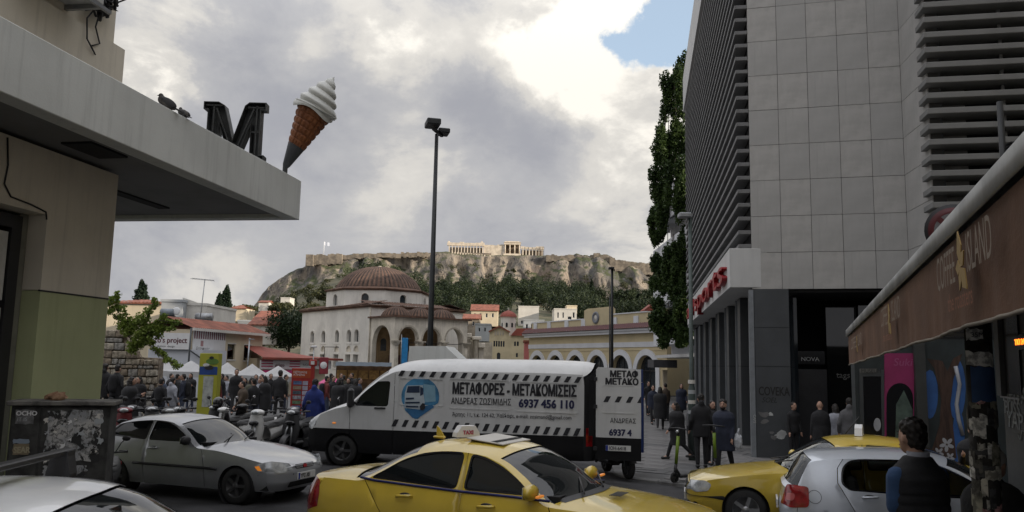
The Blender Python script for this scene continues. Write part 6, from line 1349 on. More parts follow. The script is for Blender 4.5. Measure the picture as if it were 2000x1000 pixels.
def skoda_taxi():
    c = Car(dict(COMMON, L=4.5, W=1.74, n=6, sil=[(.03, .66), (.3, .76), (.8, .86), (1.4, .955), (1.8, 1.19), (2.12, 1.35), (2.4, 1.405), (2.8, 1.425), (3.3, 1.39), (3.7, 1.27), (4.0, 1.10), (4.25, 1.02), (4.45, .985)], u0=.03, u1=1.4, u2=2.14, u3=3.45, u4=4.15, u5=4.45,
        wz=[(.2, .92), (.4, .98), (.6, 1.0), (.8, .975), (.93, .93), (1.1, .85), (1.3, .73), (1.43, .68)], xf=[(.2, .1), (.4, .0), (.55, .0), (.66, .05), (.9, .1)], xr=[(.2, 4.42), (.45, 4.5), (.7, 4.49), (.98, 4.45), (1.2, 4.42)],
        drop=[(0, .05), (1.2, .055), (1.6, .095), (3.4, .095), (4.4, .06)], bow=[(0, 0), (1.2, .04), (1.4, .2), (2.14, .11), (2.5, .02), (3.0, -.02), (3.45, -.08), (4.15, -.12), (4.45, 0)], wf=.88, wr=3.39, ra=.35, rw=.31,
        wins=[[(1.78, .965), (2.56, .965), (2.56, 1.315), (2.42, 1.30), (2.22, 1.225), (2.0, 1.1)], [(2.64, .965), (3.72, 1.0), (3.68, 1.08), (3.45, 1.24), (3.2, 1.305), (2.64, 1.322)]], cuts=[[(1.50, .22), (1.50, .6), (1.56, .8), (1.64, .95)], [(2.60, .22), (2.60, 1.36)], [(3.1, .22), (3.3, .5), (3.55, .8), (3.78, .99)]], names=['front_wing', 'front_door', 'rear_door', 'rear_quarter'], zcab=.96, glass=glassmat('car_glass', (.92, .96, .93), .95)))
    o = c.build('yellow_taxi', 'yellow taxi behind the silver hatchback, facing left with a small white roof light', 5.12, 13.3, -.14, R(168), P_yel)
    for side in (-1, 1):
        handle(c, 2.32, .85, side, P_yel); handle(c, 3.3, .87, side, P_yel); mirror(c, 1.78, 1.0, side, P_yel, .2)
    for s in (-1, 1):
        c.patch('headlight', roundpoly([(s * t, q) for t, q in ((.48, .54), (.80, .53), (.98, .56), (.98, .66), (.86, .71), (.50, .685))], .04), M_lamp_w, True); c.patch('tail_light', [(s * t, q) for t, q in ((.55, .70), (.95, .70), (.98, .92), (.55, .92))], M_lamp_r, False)
        c.patch('bumper_strip', roundpoly([(s * t, q) for t, q in ((.2, .44), (1.22, .44), (1.22, .50), (.2, .50))], .02), M_black, True, .014); c.patch('fog_lamp', roundpoly([(s * t, q) for t, q in ((.52, .31), (.78, .31), (.78, .38), (.52, .38))], .03), M_black, True)
    c.patch('grille', roundpoly([(-.4, .54), (.4, .54), (.42, .68), (-.42, .68)], .03), M_black, True); plate(c, '', .40, True)
    q = c.L / 2 - 2.62; MB().prism([(-.17, 0), (.17, 0), (.12, .12), (.04, .17), (-.04, .17), (-.12, .12)], .11, Matrix.Translation((q, .05, 1.42)) @ Matrix.Rotation(R(75), 4, 'Z')).build('roof_sign', MATS['sign_white'], o); MB().tube([(q + .12, -.12, 1.42), (q - .1, -.12, 1.7)], .008, 5).build('antenna', M_black, o)
    b = MB()
    for yy in (-.4, .15): b.tube([(c.L / 2 - 1.38, yy, .965), (c.L / 2 - 1.6, yy + .5, 1.06)], .010, 5)
    b.build('wiper', M_black, o); return c
def golf():
    gg = MATS['car_glass']
    c = Car(dict(COMMON, L=4.2, W=1.76, n=6, sil=[(.04, .68), (.3, .80), (.7, .89), (1.15, .985), (1.55, 1.21), (1.9, 1.385), (2.2, 1.455), (2.6, 1.485), (3.1, 1.475), (3.6, 1.435), (3.84, 1.385), (4.0, 1.19), (4.11, 1.02), (4.16, .97)], u0=.04, u1=1.15, u2=1.98, u3=3.84, u4=4.11, u5=4.16,
        wz=[(.2, .93), (.4, .985), (.6, 1.0), (.85, .975), (.98, .935), (1.15, .86), (1.35, .755), (1.5, .69)], xf=[(.2, .1), (.4, .0), (.55, .0), (.7, .06), (.95, .1)], xr=[(.2, 4.12), (.42, 4.2), (.65, 4.2), (.8, 4.16), (1.0, 4.13), (1.2, 4.08)],
        drop=[(0, .05), (1.0, .06), (1.5, .09), (3.5, .09), (4.1, .07)], bow=[(0, 0), (1.0, .04), (1.15, .2), (1.98, .11), (2.4, .02), (3.0, -.02), (3.84, -.08), (4.11, -.08), (4.16, -.03)], wf=.88, wr=3.46, ra=.35, rw=.315,
        wins=[[(1.42, .955), (2.40, .955), (2.40, 1.385), (2.2, 1.36), (1.98, 1.265), (1.72, 1.13)], [(2.48, .955), (3.30, .97), (3.40, 1.05), (3.38, 1.25), (3.28, 1.355), (3.1, 1.378), (2.48, 1.395)]], cuts=[[(1.38, .22), (1.38, .6), (1.42, .85), (1.46, .98)], [(2.44, .22), (2.44, 1.41)], [(3.05, .22), (3.1, .45), (3.32, .85), (3.44, 1.06), (3.43, 1.25), (3.33, 1.40)]], names=['front_wing', 'front_door', 'rear_door', 'rear_quarter'], zcab=.82, glass=gg, wsglass=gg, wr_=.07))
    o = c.build('silver_hatchback', 'pale silver blue hatchback at lower right with a large red tail lamp', 5.98, 11.75, -.28, R(-17), P_silver2)
    for side in (-1, 1):
        handle(c, 2.22, .90, side, P_silver2); handle(c, 3.05, .91, side, P_silver2); mirror(c, 1.46, 1.04, side, P_silver2, .22)
    for s in (-1, 1):
        c.patch('tail_light', roundpoly([(s * t, q) for t, q in ((.52, .72), (.80, .69), (1.02, .72), (1.0, .80), (.94, .985), (.60, .99))], .05, 5), M_lamp_r, False, .010); c.patch('lamp_lens', roundpoly([(s * t, q) for t, q in ((.66, .78), (.80, .78), (.80, .88), (.66, .88))], .045, 5), mat('lens_pink', (.5, .12, .12), .15, var=.1, coat=1), False, .016); c.patch('headlight', roundpoly([(s * t, q) for t, q in ((.45, .56), (.95, .56), (.98, .72), (.50, .70))], .05), M_lamp_w, True)
    a = np.linspace(0, 2 * math.pi, 28)[:-1]; b = MB(); b.tube([c.sidept(3.74 + .085 * math.cos(t), .86 + .085 * math.sin(t), -1, .001) for t in np.append(a, 0)], .0035, 5); b.build('fuel_flap', M_black, o)
    plate(c, '', .66, False)
    st = MB(); ms = mat('seat_cloth', (.03, .03, .033), .8)
    for u in (2.25, 3.2):
        for y in (-.38, .38):
            st = MB(); st.box((c.L / 2 - u, y, .82), (.16, .46, .62), M=Matrix.Rotation(R(-12), 4, 'Y'), bev=.05); st.box((c.L / 2 - u - .1, y, 1.2), (.1, .26, .18), bev=.04); st.build('seat', ms, o)
    return c
def white_car():
    c = Car(dict(COMMON, L=4.3, W=1.78, n=6, sil=[(.04, .70), (.4, .84), (.9, .95), (1.25, 1.02), (1.6, 1.26), (1.95, 1.44), (2.25, 1.505), (2.7, 1.535), (3.3, 1.52), (3.8, 1.47), (4.02, 1.38), (4.15, 1.15), (4.22, 1.0)], u0=.04, u1=1.25, u2=2.05, u3=3.85, u4=4.18, u5=4.22,
        wz=[(.2, .93), (.45, 1.0), (.8, .985), (1.0, .95), (1.2, .89), (1.4, .81), (1.55, .76)], xf=[(.2, .1), (.45, .0), (.7, .06), (1.0, .1)], xr=[(.2, 4.2), (.5, 4.3), (.9, 4.26), (1.2, 4.2)], drop=[(0, .05), (1.2, .06), (1.6, .08), (3.8, .08), (4.2, .07)], bow=[(0, 0), (1.1, .04), (1.25, .2), (2.05, .12), (2.5, .02), (3.0, -.02), (3.85, -.05), (4.22, -.02)], wf=.85, wr=3.45,
        wins=[[(1.66, 1.03), (2.55, 1.03), (2.55, 1.42), (2.3, 1.40), (2.08, 1.31), (1.85, 1.17)], [(2.63, 1.03), (3.75, 1.05), (3.72, 1.3), (3.6, 1.40), (2.63, 1.425)]], cuts=[[(1.45, .22), (1.45, .7), (1.55, 1.0)], [(2.59, .22), (2.59, 1.45)], [(3.2, .22), (3.5, .8), (3.8, 1.1)]], names=['front_wing', 'front_door', 'rear_door', 'rear_quarter'], zcab=1.0))
    o = c.build('white_car', 'white car roof with a black roof rack bar at the lower left corner', -2.78, 5.55, .0, R(5), P_whitec); o.scale.z = .962
    gr = MB()
    for side in (-1, 1): gr.tube([Vector(c.loc(u + float(c.bow(u)), side * float(c.Y(u + float(c.bow(u)), float(c.ez(u)))) * .985, float(c.ez(u)) + .012)) for u in np.linspace(2.02, 3.85, 30)], .007, 5)
    gr.build('roof_gutter', M_black, o)
    u = 2.60; x = c.L / 2 - u; ze = float(c.ez(u)); ye = float(c.Y(u, ze)); MB().box((x, 0, ze + .20), (.09, ye * 2 + .2, .045), bev=.01).build('rack_bar', M_black, o)
    for side in (-1, 1):
        f = MB(); f.prism([(-.075, 0), (.075, 0), (.085, .04), (.06, .17), (.06, .21), (-.06, .21), (-.06, .17), (-.085, .04)], .13, Matrix.Translation((x, side * (ye - .03) + .05 * (1 if side < 0 else 1) - (.05 if side < 0 else .1), ze + .0))); f.box((x, side * (ye - .0), ze + .03), (.13, .05, .09), bev=.015); f = f.build('rack_foot', M_black, o); MB().lathe([(.001, .01), (.014, .01), (.016, 0)], 10, Matrix.Translation((x + .02, side * (ye + .06), ze + .09)) @ Matrix.Rotation(R(-90 * side), 4, 'X')).build('lock', M_chrome, f)
    return c
TAXI = sedan_taxi(); CIVIC = hatch_civic(); SKODA = skoda_taxi(); GOLF = golf(); WCAR = white_car()
def onplane(o, px, py, yl=0.0):
    """where the sight line through a photo point meets the plane local y = yl of an upright frame -> local (x, z)"""
    B = Matrix.Rotation(-o.rotation_euler.z, 3, 'Z'); p0 = B @ (Vector((0, 0, CAMZ)) - o.location); d = B @ ray(px, py); t = (yl - p0.y) / d.y; q = p0 + d * t; return q.x, q.z
# ------------------------------------------------------------------ removal van
M_vblack = mat('van_black', (.008, .008, .009), .6, var=.1, spec=.2)
def van():
    c = Car(dict(COMMON, L=6.75, W=1.95, n=9, sil=[(.0, .95), (.12, 1.08), (.5, 1.27), (.92, 1.46), (1.4, 1.90), (1.85, 2.22), (2.2, 2.38), (2.7, 2.46), (3.5, 2.49), (5.5, 2.50), (6.6, 2.47), (6.72, 2.42), (6.75, 2.40)], u0=.0, u1=.92, u2=1.90, u3=6.70, u4=6.71, u5=6.72, pw=4.0,
        wz=[(.2, .95), (.5, 1.0), (1.3, 1.0), (2.1, .985), (2.3, .95), (2.5, .88)], xf=[(.2, .06), (.5, .0), (.8, .0), (1.0, .04), (1.3, .1), (2.5, .1)], xr=[(.2, 6.75), (2.5, 6.75)], drop=[(0, .06), (.9, .08), (1.4, .14), (1.9, .17), (2.5, .25), (3.2, .30), (6.75, .30)],
        bow=[(0, 0), (.7, .03), (.92, .16), (1.9, .08), (2.4, .0), (6.75, 0)], wf=.95, wr=4.55, ra=.40, rw=.345, zb=.30, zin=.8, zcab=.82, two=(.84, M_vblack), hl=.84, tw=.21, darkrim=True,
        wins=[[(1.22, 1.37), (2.02, 1.37), (2.06, 1.95), (1.62, 1.93), (1.45, 1.76)]], cuts=[[(1.12, .30), (1.12, .8), (1.10, 1.45)], [(2.16, .30), (2.16, 2.12)]], names=['front_wing', 'cab_door', 'cargo_side'], wr_=.07, step=.12))
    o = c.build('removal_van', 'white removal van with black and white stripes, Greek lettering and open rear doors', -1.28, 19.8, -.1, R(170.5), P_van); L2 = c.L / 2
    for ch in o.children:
        if ch.name.startswith('tailgate'): ch.data.materials.clear(); ch.data.materials.append(M_dark); ch.data.materials.append(M_dark); ch.name = 'dark_cargo_sheet'  # closed rear face blackened to stand for the unlit hold
    ys = c.W * 1.0 + .004
    S_ = lambda x, z: Matrix.Translation((x, ys, z)) @ Matrix.Rotation(math.pi, 4, 'Z') @ STAND
    def pw(px, py): x, z = onplane(o, px, py, ys); return x, z
    FL = Matrix(((-1, 0, 0, 0), (0, -1, 0, 0), (0, 0, 1, 0), (0, 0, 0, 1)))
    def flat(nm, pts, m, d=.003, y=0.0, par=o):   # flat print on the left side, from photo points
        P = [pw(*p) for p in pts]; return MB().prism([(-x, z) for x, z in P], d, Matrix.Translation((0, ys + y + d, 0)) @ FL).build(nm, m, par)
    # striped bands
    for (x0, y0, x1, y1, n, hgt) in ((784, 723.5, 1128, 736, 18, 10.5), (771, 819, 1126, 836.5, 19, 13.5)):
        for k in range(n):
            t = k / (n - 1); px = x0 + (x1 - x0) * t; py = y0 + (y1 - y0) * t; s = 1 + .1 * t; flat('stripe', [(px - 6.5 * s, py + hgt * s), (px + 1.5 * s, py + hgt * s + .3), (px + 8 * s, py + .3), (px, py)], M_print)
    # raised panels
    for (x0, y0, x1, y1) in ((779, 737, 867, 791), (877, 738.5, 996, 798), (1006, 744, 1129, 804)):
        P = [pw(x0, y1), pw(x1, y1 + .035 * (x1 - x0)), pw(x1, y0 + .035 * (x1 - x0)), pw(x0, y0)]; pl = roundpoly([(-x, z) for x, z in P], .06, 5); ring = MB(); ring.prism(pl, .010, Matrix.Translation((0, ys + .004, 0)) @ FL, holes=[inset(pl, .02)]); ring.build('pressed_panel', P_van, o)
    def line(s, px, py, px2, size_px, bold, m, sp=1.0):
        x, z = pw(px, py); x2, _ = pw(px2, py); size = size_px / 80; t = text(s, size, m, o, Matrix.Identity(4), bold=bold); w = max(v.co.x for v in t.data.vertices) - min(v.co.x for v in t.data.vertices)
        t.matrix_local = S_(x, z) @ Matrix.Translation((0, 0, .004)) @ Matrix.Diagonal(((x - x2) / w, 1, 1, 1)); return t
    M_navy = mat('navy_print', (.012, .014, .06), .5, var=0)
    line('ΜΕΤΑΦΟΡΕΣ - ΜΕΤΑΚΟΜΙΣΕΙΣ', 883, 768.5, 1126, 27, .020, M_print); line('ΑΝΔΡΕΑΣ ΖΩΣΙΜΙΔΗΣ', 881, 788.5, 998, 15.5, .003, M_print); line('6937 456 110', 1013, 795, 1122, 20, .013, M_navy); line('Άρτης 11, τ.κ. 124 62, Χαϊδάρι, e-mail: zosimand@gmail.com', 883, 812.5, 1116, 9.6, .001, M_print)
    for ch in o.children:
        if ch.name.startswith('lettering'): pass
    # lorry picture in a pin-shaped blue field
    zp = lambda a, b: (760 + a / 5, 720 + b / 5)
    mbl = mat('pin_blue', (.05, .20, .36), .5, var=.35, vs=2.5); pin = flat('pin_field', [zp(305 + 185 * math.cos(t) * (1 if math.sin(t) > -2 else 1), 272 - 185 * math.sin(t)) for t in np.linspace(R(-20), R(205), 22)] + [zp(160, 410), zp(205, 455), zp(250, 490), zp(280, 490), zp(340, 430), zp(430, 370)], mbl, .003)
    m1, m2, m3, m4 = mat('print_sky', (.20, .36, .46), .5, var=.1), mat('print_pale', (.40, .46, .50), .5, var=.1), mat('print_navy', (.015, .03, .07), .5, var=.1), mat('print_road', (.03, .13, .28), .5, var=.15)
    for k, (nm, pts, m) in enumerate((('trailer_print', [(335, 150), (450, 165), (455, 320), (350, 330)], m1), ('road_print', [(160, 400), (420, 350), (440, 375), (280, 485), (230, 480)], m4), ('cab_print', [(155, 240), (175, 165), (330, 160), (340, 265), (350, 330), (320, 400), (150, 385)], m2), ('glass_print', [(170, 235), (185, 172), (300, 168), (300, 235)], m3), ('mirror_print', [(305, 175), (335, 190), (335, 250), (305, 265)], m3), ('grille_print', [(160, 325), (300, 322), (300, 338), (160, 340)], m3), ('grille_print', [(165, 285), (245, 282), (245, 298), (165, 302)], m3), ('bumper_print', [(165, 360), (290, 365), (285, 380), (165, 375)], m3), ('wheel_print', [(300, 370), (330, 335), (352, 345), (355, 380), (335, 408), (308, 400)], M_print))):
        flat(nm, [zp(*p) for p in pts], m, .002, .0035 + k * .0022, pin)
    # cab door details
    x, z = pw(742, 797); MB().bb(x - .13, x + .13, ys - .01, ys + .025, z - .02, z + .02, bev=.008).build('door_handle', M_black, o)
    p = c.sidept(1.16, 1.55, 1, .12); m = MB(); m.box(p, (.14, .2, .44), bev=.05); m.beam(p + Vector((-.03, -.1, -.1)), c.sidept(1.3, 1.40, 1, 0), .04); m.build('mirror', M_black, o)
    x, z = pw(652, 826); MB().box((x, ys - .02, z), (.09, .03, .04), bev=.01).build('side_repeater', M_orange, o)
    for s in (-1, 1): c.patch('headlight', roundpoly([(s * t, q) for t, q in ((.52, .80), (.98, .80), (1.02, 1.02), (.60, 1.0))], .05), M_lamp_w, True); c.patch('tail_light', [(s * t, q) for t, q in ((.82, .62), (.98, .62), (.98, 1.02), (.82, 1.02))], M_lamp_r, False)
    MB().bb(-L2 - .06, -L2 - .002, -.95, .95, .30, .46, bev=.01).build('rear_bumper', M_vblack, o)
    b = MB(); b.bb(-L2 + .02, -L2 + .14, ys - .006, ys + .002, .86, 2.08); b.build('rear_pillar_trim', M_vblack, o)
    # rear doors, opened straight back
    def leaf(nm, y0, ang, w):
        r = empty(nm, (-L2 - .02, y0, 0), math.pi + ang); r.parent = o; return r      # local x runs rearwards
    r = leaf('rear_door', ys + .01, R(-2), .95); w = .98
    pl = [(0, .84), (w, .84), (w, 2.32), (.04, 2.36), (0, 2.3)]; MB().prism(pl, .05, Matrix.Identity(4)).build('door_skin', P_van, r); MB().prism([(0, .36), (w, .36), (w, .838), (0, .838)], .05, Matrix.Identity(4)).build('door_lower', M_vblack, r)
    pr = roundpoly([(.12, 1.36), (w - .13, 1.36), (w - .13, 1.98), (.12, 1.98)], .06, 5); MB().prism(pr, .008, Matrix.Translation((0, -.008, 0)), holes=[inset(pr, .02)]).build('pressed_panel', P_van, r)
    for k in range(4):
        x = .16 + k * .245; MB().prism([(x, 1.60), (min(x + .10, w), 1.60), (min(x + .17, w), 1.73), (min(x + .07, w - .002), 1.73)], .003, Matrix.Translation((0, -.0035, 0))).build('stripe', M_print, r)
    for s, x, z, sz, bo, m, sx in (('ΜΕΤΑΦ', .30, 2.15, .19, .012, M_print, .90), ('ΜΕΤΑΚΟ', .20, 1.985, .19, .012, M_print, .90), ('ΑΝΔΡΕΑΣ', .31, 1.16, .14, .001, M_print, .86), ('6937 4', .29, .89, .19, .011, M_navy, .92)):
        t = text(s, sz, m, r, Matrix.Translation((x, -.004, z)) @ STAND, sx=sx, bold=bo)
    pz = MB().bb(.22, .76, -.02, -.002, .56, .68).build('number_plate', M_plate, r); MB().bb(.222, .27, -.0225, -.0205, .562, .678).build('plate_band', M_eu, pz); text('ΙΟΗ-6418', .105, M_print, pz, Matrix.Translation((.29, -.023, .583)) @ STAND, sx=.86, bold=.002)
    h = MB()
    for z in (.6, 1.5, 2.1): h.bb(-.05, .03, -.02, .03, z - .04, z + .04)
    h.build('hinge', M_black, r)
    r2 = leaf('rear_door', -ys, R(-7), .95); MB().bb(0, 1.0, 0, .05, .84, 2.3).build('door_skin', P_van, r2); MB().bb(0, 1.0, 0, .05, .36, .838).build('door_lower', M_vblack, r2); md = mat('door_edge_blue', (.012, .03, .13), .5, var=.1); MB().bb(.70, 1.02, -.05, -.002, 2.02, 2.32).build('blue_panel', md, r2); MB().bb(.97, 1.03, -.05, .055, .36, 2.0).build('edge_seal', md, r2)
    return c
VAN = van()
def booth():
    P = at(800, 700, 25); o = empty('ticket_booth', (P.x, P.y, -.1), R(-6), 'pale grey flat topped booth with a sloping end behind the van roof', 'booth'); H = at(800, 676, 25).z + .1; w = 88 * 25 / F
    b = MB(); b.prism([(-.05, H - .55), (w + .15, H - .55), (w + .12, H - .35), (w - .3, H + .02), (-.02, H)], 1.6); b.build('roof_housing', M_canopy, o); b = MB(); b.bb(0, w + .1, .05, 1.55, 0, H - .56); b.build('cabin', M_offw, o); MB().bb(.15, w - .1, .03, .05, .95, 1.9).build('window', M_wglass, o)
booth()
# ------------------------------------------------------------------ scooters
P_ws = paintm('scooter_white', (.60, .60, .59), coat=.3, rough=.4); P_bs = paintm('scooter_black', (.018, .018, .02), coat=.1, rough=.5); P_rs = paintm('scooter_red', (.16, .015, .02), coat=.1, rough=.45); P_gs = paintm('scooter_grey', (.10, .10, .105), coat=.1, rough=.5); M_seat = mat('seat_vinyl', (.02, .02, .02), .5, var=.15, bump=.2)
def make_scooter(label, x, y, yaw, z=None):
    o = empty('scooter', (x, y, gz(x, y) if z is None else z), yaw, label, 'scooter', 'scooters parked on the square')
    tm, rm = wheel_mesh(.255, .11, 6, True)
    for wx in (.66, -.56):
        w = empty('wheel', (wx, 0, .255)); w.parent = o; link('tyre', tm, w); link('rim', rm, w)
    b = MB(); b.grid([[(.50 + .08 * math.cos(t) * 0 - .04 * abs(k) ** 2 + .18 * (.95 - z) * .6, k * .21 * (1 - .35 * abs(z - .65) / .35), z) for k in np.linspace(-1, 1, 9)] for z in np.linspace(.36, .98, 9) for t in (0,)], flip=True); b.grid([[(.44 - .04 * abs(k) ** 2 + .18 * (.95 - z) * .6, k * .21 * (1 - .35 * abs(z - .65) / .35), z) for k in np.linspace(-1, 1, 9)] for z in np.linspace(.36, .98, 9)]); b.build('front_shield', P_ws, o)
    b = MB(); b.ell((.535, 0, .80), (.05, .13, .06), 12, 8); b.build('air_scoop', M_gloss_black, o)
    b = MB(); b.lathe([(.275, -.075), (.30, -.05), (.305, 0), (.30, .05), (.275, .075)], 40, Matrix.Translation((.66, 0, .255)) @ Matrix.Rotation(R(90), 4, 'X')); b.f = [f for f in b.f if np.mean([b.v[i][2] for i in f]) > .33 and np.mean([b.v[i][0] for i in f]) > .42]; b.mi = [0] * len(b.f); b.sm = [True] * len(b.f); b.build('front_fender', P_ws, o)
    b = MB()
    for s in (-1, 1): b.tube([(.66, s * .085, .255), (.58, s * .07, .60), (.5, s * .03, .8)], .022, 8)
    b.build('fork', M_steel, o)
    b = MB(); b.ell((.40, 0, 1.03), (.13, .17, .075), 16, 10); b.build('headset', P_ws, o); b = MB(); b.ell((.495, 0, 1.035), (.05, .10, .05), 14, 8); b.build('headlight', M_lamp_w, o)
    b = MB(); b.tube([(.30, -.36, 1.06), (.37, -.16, 1.05), (.37, .16, 1.05), (.30, .36, 1.06)], .015, 8); hb = b.build('handlebar', M_black, o)
    for s in (-1, 1):
        MB().tube([(.305, s * .24, 1.062), (.28, s * .37, 1.058)], .022, 8).build('grip', M_black, hb); m = MB(); m.tube([(.36, s * .2, 1.06), (.34, s * .27, 1.2), (.33, s * .31, 1.24)], .008, 6); m.ell((.33, s * .34, 1.27), (.018, .065, .042), 12, 8); m.build('mirror', M_black, hb); MB().ell((.318, s * .34, 1.27), (.012, .055, .034), 12, 8).build('mirror_glass', M_chrome, hb)
    MB().bb(.02, .5, -.15, .15, .30, .38, .03).build('footboard', M_black, o)
    b = MB(); loft_x = [(.06, .14, .36, .68), (-.1, .16, .36, .76), (-.35, .17, .42, .80), (-.6, .14, .52, .84), (-.82, .06, .66, .86)]
    b.grid([[(x, w * math.cos(t) * (1 if t < 9 else 1), z0 + (z1 - z0) * (.5 - .5 * math.cos(t * 2)) if 0 else (z0 + z1) / 2 + (z1 - z0) / 2 * math.sin(t)) for t in np.linspace(0, 2 * math.pi, 17)] for x, w, z0, z1 in loft_x], flip=True); b.build('rear_body', P_ws, o)
    b = MB(); b.grid([[(x, w * k, z - .05 * k * k - (.05 if abs(k) > .99 else 0)) for k in np.linspace(-1, 1, 9)] for x, w, z in ((.1, .08, .74), (.02, .13, .80), (-.2, .15, .80), (-.33, .155, .83), (-.6, .13, .875), (-.76, .08, .88))]); b.ell((-.3, 0, .77), (.36, .13, .05), 14, 8); b.build('seat', M_seat, o)
    MB().bb(-.92, -.86, -.09, .09, .70, .78, .02).build('tail_light', M_lamp_r, o); MB().tube([(-.1, -.16, .28), (-.45, -.2, .27), (-.82, -.2, .36)], [.025, .05, .055], 10).build('exhaust', M_steel, o); MB().bb(-.5, .0, -.11, .11, .2, .42, .03).build('engine', M_black, o)
    return o
def scoot(src, label, px, Y, yaw, paint=None, z=None):
    o = copy_tree(src); x = pat(px, Y); o.location = (x, Y, gz(x, Y) + .02 if z is None else z); o.rotation_euler.z = R(yaw); o['label'] = label
    if paint: repaint(o, P_ws, paint)
    return o
SC0 = make_scooter('white scooter facing the viewer between the silver hatchback and the van', pat(530, 20.2), 20.2, R(-108), -.06); SC0.scale = (1.06,) * 3
scoot(SC0, 'second white scooter, half hidden behind the hatchback windscreen', 478, 21.0, 205)
for px, Y, yaw, p, lab in ((222, 20.5, -70, P_bs, 'black scooter at far left beside the street cabinet'), (243, 21.2, -100, P_bs, 'black scooter second from the street cabinet'), (262, 20.4, -80, P_rs, 'dark red scooter in the row behind the hatchback roof'), (284, 21.4, -95, P_bs, 'black scooter right of the dark red one'), (310, 21, -75, P_gs, 'grey scooter behind the middle of the hatchback roof'), (333, 20.4, -60, P_gs, 'pale fairing scooter below the yellow green pillar, left side'), (366, 21.2, -85, P_bs, 'black scooter just left of the yellow green pillar'),
                           (505, 22.3, 160, P_bs, 'black scooter behind the white one, seat towards the red board'), (452, 22, -120, P_bs, 'black scooter under the helmeted rider'), (592, 20.8, -100, P_bs, 'black scooter squeezed between the white scooter and the van nose'), (570, 22.0, -60, P_gs, 'grey scooter in front of the red info board'), (640, 22.5, 10, P_bs, 'black scooter behind the van nose'), (1204, 19.2, -75, P_bs, 'black scooter parked behind the open van doors')):
    scoot(SC0, lab, px, Y, yaw, p)
person_px('rider', 446, 21.7, -30, 'motorcyclist in a black helmet and jacket sitting on a scooter', 'black', 'black', h=1.74, z=-.25, hair=M_helm)
def kick_scooter(px, Y, yaw, label, h=1.0):
    x = pat(px, Y); o = empty('kick_scooter', (x, Y, PZ), yaw, label, 'electric scooter', 'lime electric scooters on the pavement'); mg = mat('lime_green', (.15, .24, .015), .45, var=.05)
    tm, rm = wheel_mesh(.115, .05, 5, True)
    for wx in (.52, -.45): w = empty('wheel', (wx, 0, .115)); w.parent = o; link('tyre', tm, w); link('rim', rm, w)
    MB().bb(-.42, .40, -.09, .09, .10, .17, .02).build('deck', M_black, o); MB().tube([(.38, 0, .16), (.50, 0, .32)], .035, 8).build('neck', M_black, o); MB().tube([(.52, 0, .14), (.47, 0, .40)], .032, 8).build('fork', M_black, o); MB().tube([(.47, 0, .40), (.40, 0, .98)], .036, 10).build('steering_tube', mg, o); MB().tube([(.40, 0, .98), (.38, 0, 1.14)], .024, 8).build('stem', M_black, o); MB().tube([(.36, -.26, 1.13), (.38, 0, 1.15), (.36, .26, 1.13)], .017, 8).build('handlebar', M_black, o); MB().ell((.43, 0, 1.08), (.03, .035, .035)).build('headlight', M_lamp_w, o); MB().bb(-.58, -.38, -.05, .05, .2, .235, .01).build('rear_fender', M_black, o); return o
kick_scooter(1348, 18.4, R(215), 'lime electric scooter with its green stem nearest the kerb'); kick_scooter(1383, 19.0, R(60), 'second lime electric scooter just left of the bearded man')
def bag(px, py, Y, label):
    p = at(px, py, Y); o = empty('plastic_bag', (p.x, p.y, p.z), 0, label, 'bag'); b = MB(); b.ell((0, 0, 0), (.12, .09, .17), 18, 14); b.v = [tuple(Vector(v) * (1 + .28 * mnoise.noise(Vector(v) * 14))) for v in b.v]; b.tube([(0, 0, .15), (.02, 0, .24), (.04, 0, .30)], [.05, .025, .02], 8); b.build('film', mat('bag_white', (.5, .52, .55), .4, var=.15, vs=15), o)
bag(1441, 862, 19.5, 'crumpled white plastic bag hanging behind the bearded man'); 
